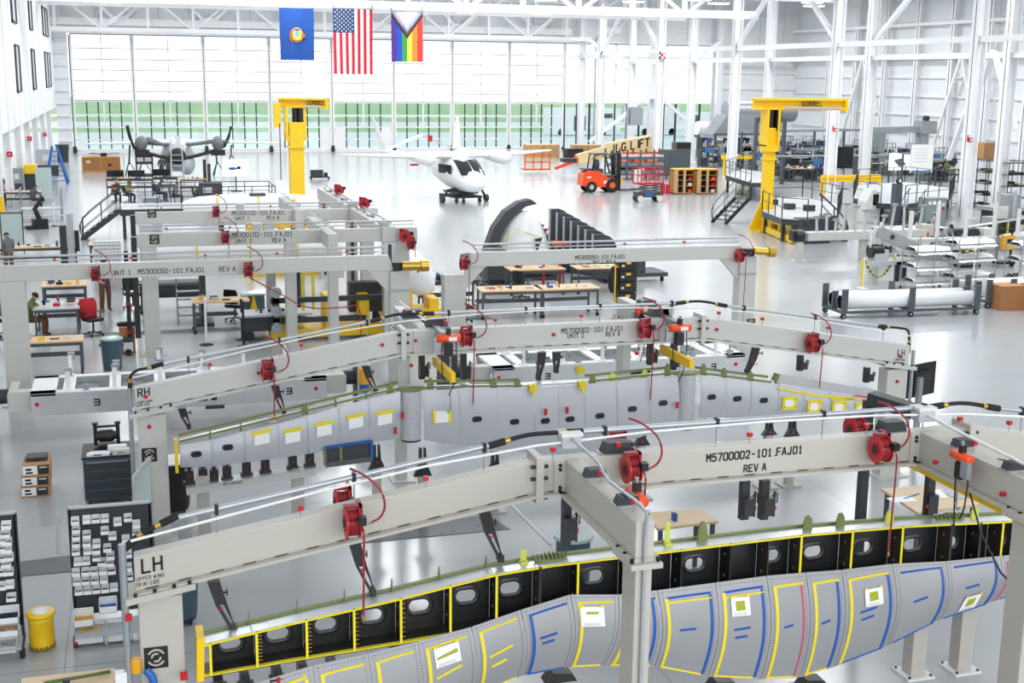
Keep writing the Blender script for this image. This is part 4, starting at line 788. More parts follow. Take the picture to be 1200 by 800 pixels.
# taped sheets: (px,py,w,h, tape style 0 top,1 sides,2 frame)
for px, py, s_ in ((307, 513, 0), (343, 511, 0), (380, 503, 0), (417, 494, 0), (451, 490, 0), (518, 488, 1), (925, 472, 2), (954, 476, 2), (983, 477, 2), (1010, 479, 2)):
    x, z = q2(px, py, VY-.1); w, h = (.25, .21) if s_ < 2 else (.2, .16); tl = .14 if px < 460 else (-.03 if px > 900 else 0)
    def RQ(a, b, y): return V((x+a, y, z+b+a*tl))
    o = MB('paper').quad(RQ(-w/2, -h/2, -.113), RQ(w/2, -h/2, -.113), RQ(w/2, h/2, -.105), RQ(-w/2, h/2, -.105)).build('paper_sheet', ws)
    t = MB('tape')
    def tq(a0, a1, b0, b1): t.quad(RQ(a0, b0, -.116), RQ(a1, b0, -.116), RQ(a1, b1, -.116), RQ(a0, b1, -.116))
    if s_ == 0: tq(-w/2-.03, w/2+.03, h/2-.03, h/2+.035)
    elif s_ == 1: tq(-w/2-.04, -w/2+.01, -h/2, h/2+.03); tq(w/2-.01, w/2+.04, -h/2-.02, h/2+.02)
    else: tq(-w/2-.05, w/2+.05, h/2-.01, h/2+.05); tq(-w/2-.05, w/2+.05, -h/2-.05, -h/2+.01); tq(-w/2-.05, -w/2+.01, -h/2, h/2); tq(w/2-.01, w/2+.05, -h/2, h/2)
    t.build('tape_strip', o)
for a, b in (((912, 455), (968, 465)), ((968, 464), (1022, 469)), ((973, 467), (1000, 468))):
    (x0, z0), (x1, z1) = q2(*a, VY-.1), q2(*b, VY-.1); MB('tape').bar((x0, -.1, z0), (x1, -.1, z1), .01, .035).build('tape_strip', ws)
(x0, z0), (x1, z1) = q2(1002, 463, VY-.1), q2(1028, 467, VY-.1); MB('pinktape').bar((x0, -.1, z0), (x1, -.1, z1), .01, .025).build('tape_strip', ws)
for px, py in ((471, 486), (463, 504), (639, 482), (664, 480), (793, 474), (809, 496)):
    x, z = q2(px, py, VY-.15); MB('red').bx(x-.025, x+.025, -.19, -.16, z-.06, z+.06).build('red_tag', ws)
# upper skin overlapping at the right
(x0, z0), (x1, z1) = q2(912, 442), q2(1026, 460); MB('wing').bar((x0, .06, z0-.02), (x1, .06, z1-.03), .1, .17).build('trailing_skin', ws)
MB('primer').bar((q2(908, 447)[0], .04, q2(908, 447)[1]), (q2(912, 438)[0], .04, q2(912, 438)[1]), .12, .07).build('bracket', ws)
o = MB('yellow').bx(q2(207, 533)[0]-.03, q2(207, 533)[0]+.02, -.1, .06, q2(210, 552)[1], q2(210, 513)[1]).build('end_plate', ws)
# lower clamps under the wing panel (floor fixtures)
t = T('fixture_rail', 'low grey rail on posts holding black clamps under the RH wing tip', 'fixture', (2.4, 20.9, 0))
p0, p1 = PY(218, 573, 20.9), PY(368, 550, 20.9)
MB('paintb').bar((p0.x-2.4, 0, p0.z), (p1.x-2.4, 0, p1.z), .3, .12).build('rail', t); MB('alu').bar((p0.x-2.4, -.02, p0.z+.07), (p1.x-2.4, -.02, p1.z+.07), .3, .02).build('rail_top', t)
m = MB('black'); p = PY(262, 569, 20.74); letters(m, 'M5700002', (p.x-2.4, p.y-20.9, p.z), .05, (1, 0, .1)); m.build('lettering', t)
for px in (238, 349):
    p = PY(px, 575, 20.9); MB('paintd').bx(p.x-2.5, p.x-2.3, -.1, .1, 0, 1.15).build('post', t); MB('paintd').bx(p.x-2.6, p.x-2.2, -.2, .2, 0, .03).build('foot_plate', t)
for px, py in ((222, 558), (238, 556), (251, 557), (266, 553), (289, 548), (311, 545), (343, 540), (363, 537)):
    p = PY(px, py, 20.85); o = MB('blacksat').bx(p.x-2.47, p.x-2.33, -.08, .08, p.z-.1, p.z+.1).bx(p.x-2.5, p.x-2.3, -.05, .05, p.z-.16, p.z-.1).bx(p.x-2.43, p.x-2.37, -.03, .03, p.z+.1, p.z+.17).build('clamp', t)
    MB('red').cyl((p.x-2.4, -.1, p.z), (p.x-2.4, -.08, p.z), .015, 6).build('marker', o)
for k, (px, py, h) in enumerate(((443, 540, .6), (582/1.0, 545, .5), (497, 545, .65), (755, 515, .4), (932, 505, .4), (905, 505, .3))):
    p = PY(px, py, 20.9); t = T('wing_clamp', ('black slotted wing clamp left of the round hinge under the RH wing', 'black clamp under the RH wing centre panel', 'black slotted wing clamp right of the left round hinge', 'black slotted clamp near the right round hinge of the RH wing', 'black slotted clamp under the right outer RH wing', 'small dark clamp behind the right outer RH wing')[k], 'clamp', (p.x, 20.9+.12, 0))
    w = .16; m = MB('blacksat').prism([(-w, p.z-h*.35), (w, p.z-h*.35), (.07, p.z), (.05, p.z+h*.45), (.02, p.z+h*.45), (.02, p.z+.05), (-.02, p.z+.05), (-.02, p.z+h*.45), (-.06, p.z+h*.45), (-.07, p.z)], -.05, .05); m.build('plate', t)
    MB('red').cyl((0, -.06, p.z-.05), (0, -.05, p.z-.05), .02, 8).build('marker', t); MB('paintd').bx(-.07, .07, -.05, .1, 0, p.z-h*.35).build('stem', t); MB('paintd').bx(-.2, .2, -.15, .2, 0, .03).build('foot_plate', t)
# access panel hanging under the wing
t = T('access_panel', 'dark two-bay access panel edged with blue tape below the RH wing', 'panel', (0, 20.7, 0))
P = [PY(*p, 20.7) for p in ((380, 524), (435, 516), (435, 537), (381, 544))]; P = [(p.x, p.z) for p in P]
MB('charcoal').prism(P, 0, .04).build('tray', t)
def eb(a, b, m_, w=.025): MB(m_).bar((a[0], -.02, a[1]), (b[0], -.02, b[1]), .05, w).build('edge', t)
eb(P[0], P[1], 'bluetape', .04); eb(P[1], P[2], 'bluetape', .03); eb(P[2], P[3], 'greyplate', .09); eb(P[3], P[0], 'primer'); u = lambda a, b, k: (a[0]+(b[0]-a[0])*k, a[1]+(b[1]-a[1])*k); eb(u(P[0], P[1], .34), u(P[3], P[2], .34), 'primer'); MB('dark').bar((P[0][0]+.3, .03, P[0][1]), (P[0][0]+.3, .03, P[0][1]+.25), .02).bar((P[1][0]-.3, .03, P[1][1]), (P[1][0]-.3, .03, P[1][1]+.2), .02).build('hanger', t)
# black support under the wing centre (column foot)
# ================= KIT OF SHOP THINGS =================
def workbench(label, loc, w=1.6, d=.75, h=.9, rz=0, group=None, top='wood', shelf=True, wheels=False, cat='workbench'):
    t = T('workbench', label, cat, (loc[0], loc[1], 0), rz, group)
    MB(top).bx(-w/2, w/2, -d/2, d/2, h-.045, h).build('bench_top', t, .004)
    z0 = .12 if wheels else 0
    for sx in (-1, 1):
        for sy in (-1, 1):
            x, y = sx*(w/2-.07), sy*(d/2-.08)
            l = MB('slate').bx(x-.03, x+.03, y-.03, y+.03, z0, h-.045).build('leg', t)
            if wheels: MB('rubber').cyl((x, y-.02, .06), (x, y+.02, .06), .06, 10).build('caster', l)
    MB('slate').bx(-w/2+.07, w/2-.07, d/2-.12, d/2-.09, h*.42, h*.55).bx(-w/2+.05, -w/2+.09, -d/2+.08, d/2-.08, .15, .2).bx(w/2-.09, w/2-.05, -d/2+.08, d/2-.08, .15, .2).build('stretcher', t)
    if shelf: MB('slate').bx(-w/2+.07, w/2-.07, -d/2+.07, -d/2+.1, h-.14, h-.05).build('apron', t)
    return t
def carton(label, loc, w=.5, d=.4, h=.35, rz=0, group=None, m='card', tape=True, z=0):
    t = T('cardboard_box', label, 'box', (loc[0], loc[1], z), rz, group)
    MB(m).bx(-w/2, w/2, -d/2, d/2, 0, h-.006).build('body', t, .006)
    MB('cardl').bx(-w/2, w/2, -d/2, -.004, h-.006, h).bx(-w/2, w/2, .004, d/2, h-.006, h).build('flap', t)
    if tape: MB('card').bx(-w/2-.001, w/2+.001, -.03, .03, h, h+.001).build('tape', t)
    return t
def chair(label, loc, rz=0, jacket=None, group=None):
    t = T('office_chair', label, 'chair', (loc[0], loc[1], 0), rz, group)
    b = MB('black')
    for k in range(5):
        a = 2*pi*k/5+.3; b.bar((0, 0, .12), (.3*cos(a), .3*sin(a), .07), .05, .03)
    b.cyl((0, 0, .1), (0, 0, .44), .03, 8).build('base', t)
    for k in range(5):
        a = 2*pi*k/5+.3; MB('rubber').cyl((.3*cos(a)-.02, .3*sin(a), .04), (.3*cos(a)+.02, .3*sin(a), .04), .035, 8).build('caster', t)
    MB('black').loft([[V((x*s, y*s, z)) for x, y in ((-.24, -.22), (.24, -.22), (.26, .2), (-.26, .2))] for z, s in ((.44, .9), (.47, 1), (.52, 1), (.54, .92))]).build('seat', t)
    MB('blacksat').loft([[V((x, .22+c+z_*.0, z)) for x in (-w, -w*.5, 0, w*.5, w)]+[V((x, .25+c, z)) for x in (w, w*.5, 0, -w*.5, -w)] for z, w, c, z_ in ((.58, .19, 0, 0), (.7, .23, .02, 0), (.9, .24, .05, 0), (1.05, .2, .08, 0))]).build('backrest', t)
    MB('black').tube([(0, .1, .44), (0, .28, .5), (0, .27, .7)], .025, 6).build('back_stem', t)
    for s in (-1, 1): MB('black').tube([(s*.22, .1, .46), (s*.28, .1, .5), (s*.28, .08, .68)], .018, 6).bx(s*.28-.04, s*.28+.04, -.1, .14, .68, .71).build('armrest', t)
    if jacket: MB(jacket).loft([[V((x, y+c, z)) for x, y in ((-w, .18), (w, .18), (w, .33), (-w, .33))] for z, w, c in ((.5, .22, .0), (.7, .25, .02), (.95, .26, .05), (1.08, .2, .06))]).build('draped_jacket', t)
    return t
def trash(label, loc, r=.27, h=.75, m='bluebin', lid=None, wheels=False, bag=False):
    t = T('trash_bin', label, 'bin', (loc[0], loc[1], 0)); z = .1 if wheels else 0
    MB(m).lathe([(0, z), (r*.82, z), (r*.86, z+.05), (r*.98, z+h*.9), (r*1.06, z+h*.92), (r*1.06, z+h), (r*.96, z+h), (r*.94, z+h*.93), (0, z+h*.9 if lid else z+.1)], 22).build('body', t)
    for s in (-1, 1): MB(m).bx(s*r*1.02-.03, s*r*1.02+.03, -.07, .07, z+h*.75, z+h*.82).build('handle', t)
    if lid: MB(lid).lathe([(0, z+h+.03), (r*.6, z+h+.03), (r*1.04, z+h+.01), (r*1.1, z+h-.03), (r*1.02, z+h-.03)], 22).build('lid', t)
    if wheels:
        MB('black').cyl((0, 0, .07), (0, 0, .1), r*.8, 16).build('dolly', t)
        for k in range(4): a = pi/4+k*pi/2; MB('rubber').cyl((r*.7*cos(a)-.015, r*.7*sin(a), .035), (r*.7*cos(a)+.015, r*.7*sin(a), .035), .035, 8).build('caster', t)
    return t
def stanchion(label, loc, m='white', h=1.0, base='black', group=None):
    t = T('stanchion', label, 'post', (loc[0], loc[1], 0), 0, group)
    MB(base).lathe([(0, 0), (.2, 0), (.2, .02), (.1, .04), (.04, .06), (0, .06)], 16).build('base', t); MB(m).cyl((0, 0, .05), (0, 0, h), .035, 10).build('pole', t)
    MB(m).lathe([(.035, h-.08), (.045, h-.06), (.045, h), (.02, h+.03), (0, h+.03)], 10).build('cap', t); return t
def display(label, loc, w=1.2, h=.7, z=1.1, rz=0, m='monitor_on', pic=None, stand='dark', frame='offwhite', group=None, z0=0):
    t = T('display_screen', label, 'screen', (loc[0], loc[1], z0), rz, group); z -= z0
    MB(frame).bx(-w/2-.02, w/2+.02, -.03, .03, z-.02, z+h+.02).build('frame', t, .006); MB(m).bx(-w/2, w/2, -.034, -.03, z, z+h).build('screen', t)
    if pic: pic(t, w, h, z)
    if stand: MB(stand).bx(-.04, .04, 0, .08, .05, z+h*.3).bx(-.35, .35, -.25, .3, 0, .05).build('stand', t) if not z0 else MB(stand).bx(-.03, .03, 0, .06, .03, z+h*.3).bx(-.15, .15, -.1, .12, 0, .03).build('stand', t)
    return t
def shelfrack(label, loc, w=1.2, d=.5, h=1.8, n=4, rz=0, m='slate', group=None, board=None):
    t = T('shelving_rack', label, 'shelf', (loc[0], loc[1], 0), rz, group)
    for sx in (-1, 1):
        for sy in (-1, 1): MB(m).bx(sx*w/2-.02, sx*w/2+.02, sy*d/2-.02, sy*d/2+.02, 0, h).build('upright', t)
    for k in range(n): z = .15+k*(h-.2)/(n-1); MB(board or m).bx(-w/2, w/2, -d/2, d/2, z-.02, z+.01).build('shelf', t)
    return t
def stairs(label, loc, n=5, w=.9, rise=.2, run=.24, rz=0, m='dark', rail=True, group=None):
    """steps climb along +x from the origin"""
    t = T('stair_unit', label, 'stairs', (loc[0], loc[1], 0), rz, group)
    H, L_ = n*rise, n*run
    for sy in (-1, 1): MB(m).prism([(0, 0), (.2, 0), (L_+.1, H-.1), (L_+.1, H), (L_-.1, H), (0, .12)], sy*w/2-.025, sy*w/2+.025).build('stringer', t)
    for k in range(n): MB(m).bx(k*run+.02, k*run+run+.04, -w/2, w/2, (k+1)*rise-.03, (k+1)*rise).build('tread', t)
    if rail:
        for sy in (-1, 1):
            y = sy*w/2; MB(m).tube([(.1, y, .1), (.1, y, .95), (L_, y, H+.95), (L_+.1, y, H+.95)], .024, 6).tube([(.1, y, .5), (L_, y, H+.5)], .018, 6).build('handrail', t)
            for k in range(3): x = .1+(L_-.1)*k/2; MB(m).cyl((x, y, x/L_*H), (x, y, x/L_*H+.95-.0), .02, 6).build('baluster', t)
    return t
def railing(m, pts, h=1.0, r=.022):
    for a, b in zip(pts, pts[1:]):
        a, b = V(a), V(b); m.cyl(a+V((0, 0, h)), b+V((0, 0, h)), r, 6).cyl(a+V((0, 0, h*.55)), b+V((0, 0, h*.55)), r*.8, 6); n = max(1, int((b-a).length/1.1))
        for k in range(n+1): p = a+(b-a)*k/n; m.bar(p, p+V((0, 0, h)), r*1.8)
def platform(label, poly, z, rails, loc, rz=0, m='dark', top='lightgrey', posts=True):
    t = T('work_platform', label, 'platform', (loc[0], loc[1], 0), rz)
    MB(m).prism(poly, z-.3, z-.01, 'z').build('frame', t); MB(top).prism(poly, z-.01, z, 'z').build('deck', t)
    if posts:
        for x, y in poly: MB(m).bx(x*.9-.07, x*.9+.07, y*.9-.07, y*.9+.07, 0, z-.3).build('leg', t)
    for pts in rails:
        pts = [(x, y, z) for x, y in pts]
        for a, b in zip(pts, pts[1:]):
            q = MB(m); railing(q, [a, b]); q.build('railing', t)
    return t
# ---- people: one continuous skinned surface, coloured by the nearest bone ----
def person(label, loc, rz, pose, cols, hairc='hair', cap=None, sc=1.0, long_sleeve=False, shorts=False, held=None):
    t = T('person', label, 'person', loc, rz); J = {
     'stand': dict(pel=(0, 0, .93), sp=(0, .0, 1.15), ch=(0, .01, 1.36), nk=(0, 0, 1.5), hd=(0, -.03, 1.6), hp=(0, -.02, 1.7), hipL=(.1, 0, .9), hipR=(-.1, 0, .9), knL=(.11, -.02, .5), knR=(-.11, -.02, .5), anL=(.11, .02, .09), anR=(-.12, .02, .09), toL=(.12, -.14, .04), toR=(-.13, -.14, .04), shL=(.19, .01, 1.4), shR=(-.19, .01, 1.4), elL=(.25, .0, 1.12), elR=(-.25, .0, 1.12), wrL=(.2, -.2, 1.0), wrR=(-.2, -.2, 1.0), haL=(.17, -.29, 1.0), haR=(-.17, -.29, 1.0)),
    }
    J['sit'] = dict(J['stand'], pel=(0, .05, .55), sp=(0, .06, .76), ch=(0, -.02, .98), nk=(0, -.1, 1.12), hd=(0, -.17, 1.2), hp=(0, -.2, 1.29), hipL=(.1, 0, .53), hipR=(-.1, 0, .53), knL=(.14, -.42, .53), knR=(-.14, -.42, .53), anL=(.14, -.38, .1), anR=(-.14, -.4, .1), toL=(.14, -.54, .04), toR=(-.14, -.56, .04), shL=(.2, -.03, 1.02), shR=(-.2, -.03, 1.02), elL=(.25, -.2, .82), elR=(-.25, -.2, .82), wrL=(.12, -.42, .86), wrR=(-.12, -.42, .86), haL=(.08, -.5, .88), haR=(-.08, -.5, .88))
    J['bend'] = dict(J['stand'], sp=(0, -.08, 1.1), ch=(0, -.24, 1.24), nk=(0, -.34, 1.34), hd=(0, -.42, 1.4), hp=(0, -.47, 1.48), shL=(.19, -.26, 1.28), shR=(-.19, -.26, 1.28), elL=(.24, -.36, 1.05), elR=(-.24, -.36, 1.05), wrL=(.14, -.52, .96), wrR=(-.14, -.52, .96), haL=(.1, -.6, .94), haR=(-.1, -.6, .94))
    J['down'] = dict(J['stand'], hd=(0, -.06, 1.58), hp=(0, -.11, 1.68), elL=(.22, -.02, 1.12), elR=(-.22, -.02, 1.12), wrL=(.1, -.2, 1.12), wrR=(-.1, -.2, 1.12), haL=(.03, -.25, 1.15), haR=(-.03, -.25, 1.15))
    j = J[pose]; rad = dict(pel=.15, sp=.135, ch=.155, nk=.06, hd=.085, hp=.075, hipL=.1, hipR=.1, knL=.068, knR=.068, anL=.045, anR=.045, toL=.038, toR=.038, shL=.07, shR=.07, elL=.05, elR=.05, wrL=.034, wrR=.034, haL=.036, haR=.036)
    if not shorts: rad.update(anL=.06, anR=.06, knL=.078, knR=.078)
    if long_sleeve: rad.update(elL=.06, elR=.06, wrL=.045, wrR=.045, sp=.15, ch=.17)
    E = [('pel', 'sp'), ('sp', 'ch'), ('ch', 'nk'), ('nk', 'hd'), ('hd', 'hp')]+[(a+s, b+s) for s in 'LR' for a, b in (('hip', 'kn'), ('kn', 'an'), ('an', 'to'), ('sh', 'el'), ('el', 'wr'), ('wr', 'ha'))]+[('pel', 'hipL'), ('pel', 'hipR'), ('ch', 'shL'), ('ch', 'shR')]
    names = list(j); me = bpy.data.meshes.new('body'); me.from_pydata([j[n] for n in names], [(names.index(a), names.index(b)) for a, b in E], []); o = bpy.data.objects.new('body', me); C.objects.link(o)
    o.modifiers.new('skin', 'SKIN')
    for v, n in zip(me.skin_vertices[0].data, names): v.radius = (rad[n],)*2; v.use_root = n == 'pel'
    sb = o.modifiers.new('sub', 'SUBSURF'); sb.levels = sb.render_levels = 2
    dg = bpy.context.evaluated_depsgraph_get(); nm = bpy.data.meshes.new_from_object(o.evaluated_get(dg)); bpy.data.objects.remove(o)
    top, leg, shoe, sk = cols
    for m_ in (top, leg, shoe, sk): nm.materials.append(MT[m_])
    bone = {('pel', 'sp'): 0, ('sp', 'ch'): 0, ('ch', 'nk'): 0, ('nk', 'hd'): 3, ('hd', 'hp'): 3}
    for s in 'LR': bone.update({('hip'+s, 'kn'+s): 1, ('kn'+s, 'an'+s): 3 if shorts else 1, ('an'+s, 'to'+s): 2, ('sh'+s, 'el'+s): 0, ('el'+s, 'wr'+s): 0 if long_sleeve else 3, ('wr'+s, 'ha'+s): 3, ('pel', 'hip'+s): 1, ('ch', 'sh'+s): 0})
    def dist(p, a, b):
        a, b = V(j[a]), V(j[b]); d = b-a; u = max(0, min(1, (p-a).dot(d)/d.length_squared)); return (p-a-d*u).length
    for f in nm.polygons: f.use_smooth = True; f.material_index = bone[min(bone, key=lambda e: dist(f.center, *e)/max(.03, (rad[e[0]]+rad[e[1]])/2))]
    b = bpy.data.objects.new('body', nm); C.objects.link(b); b.parent = t
    h = V(j['hd']); u = (V(j['hp'])-V(j['nk'])).normalized(); f = V((0, -1, 0)); f = (f-u*f.dot(u)).normalized(); r_ = f.cross(u)
    mb = MB(hairc)
    mb.loft([[h+u*(.05+.085*sin(t_))-f*.02+(r_*cos(a)*.097+f*sin(a)*.105)*cos(t_) for a in [2*pi*k/12 for k in range(12)]] for t_ in (-.35, 0, .35, .7, 1.1, 1.5)]).build('hair', t)
    face = MB('black'); 
    for s in (-1, 1): face.ell(h+u*.03+f*.088+r_*s*.035, (.012, .012, .009), 6, 4)
    face.build('eyes', t); MB(cols[3]).ell(h+u*.0+f*.1, (.014, .02, .022), 6, 4).build('nose', t); MB('reddark').ell(h-u*.045+f*.08, (.025, .01, .008), 6, 4).build('mouth', t)
    for s in (-1, 1): MB(cols[3]).ell(h+u*.01+r_*s*.09, (.012, .022, .03), 6, 4).build('ear', t)
    for s in 'LR': # five fingers on each hand
        w_, k_ = V(j['wr'+s]), V(j['ha'+s]); d = (k_-w_).normalized(); sd = d.cross(V((0, 0, 1))).normalized(); hm = MB(cols[3])
        for q_, (o_, l_) in enumerate(((-.027, .06), (-.009, .075), (.009, .07), (.027, .05))): hm.tube([k_+sd*o_, k_+sd*o_+d*l_*.6-V((0, 0, .008)), k_+sd*o_+d*l_-V((0, 0, .03))], .009, 5)
        sg = 1 if s == 'L' else -1; hm.tube([k_-d*.03+sd*.03*-sg, k_+sd*.05*-sg+d*.02, k_+sd*.055*-sg+d*.05], .01, 5); hm.build('fingers', t)
    if cap: MB(cap).loft([[h+u*(.07+.08*sin(t_))-f*.015+(r_*cos(a)*.104+f*sin(a)*.112)*cos(t_) for a in [2*pi*k/12 for k in range(12)]] for t_ in (0, .4, .9, 1.5)]).build('cap', t)
    return t
# ================= LEFT SIDE =================
# bin racks
def bin_rack(label, loc, w, h, rows=True):
    t = T('bin_rack', label, 'rack', (loc[0], loc[1], 0))
    MB('dark').bx(-w/2, w/2, -.02, .02, .35, h).build('louver_panel', t); lo = MB('charcoal')
    for k in range(int((h-.6)/.05)): lo.bx(-w/2+.03, w/2-.03, -.03, -.02, .5+k*.05, .515+k*.05)
    lo.build('louvers', t, kind='stuff'); MB('lightgrey').bx(-w/2, w/2, -.03, .03, h, h+.03).build('top_rail', t)
    MB('lightgrey').bx(-w/2, w/2, -.4, .1, .16, .2).build('base_shelf', t)
    for s in (-1, 1): MB('dark').bx(s*w/2-.02, s*w/2+.02, -.35, .1, .12, .18).bx(s*w/2-.02, s*w/2+.02, -.02, .03, .18, h).build('side_frame', t); MB('reddark' if s < 0 else 'rubber').cyl((s*w/2-.03, -.3, .07), (s*w/2+.03, -.3, .07), .07, 12).build('caster', t)
    return t
BINP = {}
def wbin(label, group, p, w=.105, h=.09, d=.12, fill='midgrey'):
    k = (w, h, d, fill)
    if k not in BINP:
        m = MB('plastic'); t = .006; fr = h*.55
        m.prism([(-d, 0), (0, 0), (0, h), (-.3*d, h), (-d, fr)], -w/2, -w/2+t, 'x').prism([(-d, 0), (0, 0), (0, h), (-.3*d, h), (-d, fr)], w/2-t, w/2, 'x').bx(-w/2, w/2, -d, 0, 0, t).bx(-w/2, w/2, -t, 0, 0, h).bx(-w/2, w/2, -d, -d+t, 0, fr)
        me = m.mesh('shell'); f = MB(fill)
        rnd = random.Random(len(BINP))
        for _ in range(7): x, y = rnd.uniform(-w*.34, w*.34), rnd.uniform(-d*.8, -d*.2); f.box((x, y, h*.35), (w*.22, d*.12, h*.12), (rnd.random(), rnd.random(), rnd.random()*3))
        f.bx(-w/2+t, w/2-t, -d+t, -t, t, h*.32); BINP[k] = (me, f.mesh('contents'))
    t = T('parts_bin', label, 'bin', p, 0, group)
    for nm, me in zip(('shell', 'contents'), BINP[k]): o = bpy.data.objects.new(nm, me); C.objects.link(o); o.parent = t
    if k in BINP and fill != 'midgrey': t.children
    return t
RY = 17.45
bin_rack('black louvered rack of white bins standing behind the left post of the cream gantry', (-.5, RY), 1.06, 1.88)
FILL = ('midgrey', 'dark', 'wood', 'grey', 'navy', 'offwhite')
BC = [(295, 160), (340, 155), (375, 152), (410, 150), (460, 163), (500, 147), (533, 172), (533, 205), (298, 192), (298, 220), (298, 247), (298, 278), (340, 213), (410, 197), (440, 218), (492, 230), (340, 245), (378, 247), (343, 275), (377, 272), (378, 300), (420, 265), (432, 295), (500, 288), (305, 318), (338, 315), (398, 320), (430, 322), (298, 360), (335, 357), (368, 355), (403, 353), (437, 352), (500, 340), (302, 395), (336, 392), (371, 390), (407, 387), (309, 432), (343, 429), (377, 426), (412, 423), (446, 418), (505, 375), (510, 440)]
ORD = ('first', 'second', 'third', 'fourth', 'fifth', 'sixth', 'seventh', 'eighth', 'ninth', 'tenth', 'eleventh', 'twelfth', 'thirteenth', 'fourteenth')
srt = sorted(BC, key=lambda c: c[1]); rows_ = []
for c in srt:
    if rows_ and c[1]-rows_[-1][0][1] < 22: rows_[-1].append(c)
    else: rows_.append([c])
k = 0
for ri, rw_ in enumerate(rows_):
    for ci, (cx, cy) in enumerate(sorted(rw_)):
        p = PY(cx*.3, 560+cy*.3+4, RY-.03); wbin('small white bin on the middle rack, %s row from the top, %s from the left' % (ORD[ri], ORD[ci]), 'small white bins on the middle rack', p, fill=FILL[k*5 % 6]); k += 1
for lab, cx, cy, w, h, d, f in (('white bin of pink and blue packets on the lower black rack', 424, 505, .24, .17, .2, 'blue'), ('white bin with yellow cards, stacked on the bin of yellow cable', 330, 553, .26, .18, .25, 'amber'), ('large white bin of coiled yellow cable at the foot of the rack', 352, 612, .38, .19, .3, 'yellow'), ('large white bin of dark parts at the foot of the rack', 470, 602, .33, .2, .3, 'dark')):
    p = PY(cx*.3, 560+cy*.3, RY-.06); b = wbin(lab, None, p, w, h, d, f)
    if f == 'yellow':
        m = MB('yellow'); rn = random.Random(3)
        for k in range(6): c = V((rn.uniform(-.1, .1), -.15+rn.uniform(-.06, .06), .13)); m.tube([c+V((.09*cos(a), .07*sin(a), .03*sin(a*2+k))) for a in [i*.6 for i in range(11)]], .008, 5)
        m.build('coiled_cable', b)
bin_rack('black louvered rack of white bins at the left frame edge beside the yellow can', (-2.2, 17.3), 1.0, 1.93)
for k, (px, py) in enumerate(sorted([(8, 614), (7, 624), (9, 633), (9, 642), (11, 651), (8, 659), (11, 668), (2, 632), (1, 641), (3, 652), (2, 668.5), (12, 683), (2, 685), (14, 698)], key=lambda c: c[1])):
    p = PY(px, py+3, 17.24); wbin('small white bin on the left edge rack, %s counted downward' % ORD[k], 'small white bins on the left edge rack', p, .12, fill=FILL[k*7 % 6])
for lab, px, py, f in (('white bin of black gloves on the left edge rack', 7, 722, 'navy'), ('white bin of brown parts on the left edge rack', 7, 737, 'wood'), ('lowest large white bin on the left edge rack', 5, 756, 'dark')):
    wbin(lab, None, PY(px, py, 17.2), .36, .16, .28, f)
# yellow can
p = G(49, 764); t = T('oily_waste_can', 'round yellow steel waste can with a pale lid on the floor between the bin racks', 'can', (p.x, p.y+.18, 0))
MB('yellow').lathe([(0, .02), (.165, .02), (.17, 0), (.17, .08), (.165, .09), (.165, .4), (.17, .41), (.165, .42), (.165, .47), (0, .47)], 24).build('body', t); MB('yellow').lathe([(.16, .47), (.19, .47), (.195, .49), (.185, .515), (.17, .52), (0, .52)], 24).build('lid', t)
MB('paper').lathe([(0, .521), (.12, .521), (.12, .524), (0, .524)], 20).build('lid_sticker', t)
for k in range(9): a = -pi/2+(k-4)*.4; MB('black').cyl((.168*cos(a), .168*sin(a), .05), (.175*cos(a), .175*sin(a), .05), .012, 6).build('vent_hole', t)
MB('yellowd').bx(-.05, .05, .16, .2, .4, .5).build('hinge', t)
# floor plates
p = [G(*q_) for q_ in ((20, 659), (83, 651), (83, 670), (20, 676))]; structure('floor_plate', MB('greyplate').prism([(v.x, v.y) for v in p], 0, .012, 'z'))
p = [G(*q_) for q_ in ((378, 634), (570, 603), (598, 620), (420, 637))]; fp = structure('floor_plate', MB('greyplate').prism([(v.x, v.y) for v in p], 0, .012, 'z'))
for px, py in ((425, 628), (436, 626), (500, 615), (512, 612), (518, 626), (530, 623), (561, 617), (470, 622)):
    v = G(px, py); MB('black').cyl((v.x, v.y, .012), (v.x, v.y, .014), .025, 8).build('bolt_hole', fp)
p = [G(*q_) for q_ in ((66, 608), (70, 608), (70, 648), (66, 649))]; structure('floor_plate', MB('grey').prism([(v.x, v.y) for v in p], 0, .006, 'z'))
dm = structure('floor_grate', MB('slate').bx(-6.4, 11, 38.9, 39.45, 0, .006))
# stacked cartons with printed sides
z = 0
for k, (lab, dz) in enumerate((('printed tool carton, bottom of the stack of three', .2), ('printed tool carton, middle of the stack of three', .2), ('printed tool carton, open topmost of the stack of three', .22))):
    v = G(42, 581); o = carton(lab, (v.x+.02*k, v.y+.25), .5 + (.0 if k < 2 else -.02), .62, dz, .0, 'printed cartons in a stack', 'cardl', False, z)
    MB('paper').bx(-.235, .02, -.314, -.312, .03, dz-.02).build('printed_panel', o); MB('blacksat').bx(.03, .22, -.314, -.312, .03, dz-.02).build('printed_panel', o); MB('black').bx(-.18, -.08, -.316, -.314, .11, .15).bx(-.18, -.06, -.316, -.314, .05, .085).build('printed_tool', o); MB('offwhite').bx(.06, .19, -.316, -.314, dz-.07, dz-.045).build('print_lines', o)
    z += dz
tp_ = T('tool_case', 'dark flat case on top of the stack of cartons', 'case', (v.x+.04, v.y+.3, z+.012)); MB('dark').bx(-.19, .19, -.15, .2, -.01, .06).build('shell', tp_, .01); MB('black').bx(-.06, .06, -.17, -.15, .01, .04).build('handle', tp_)
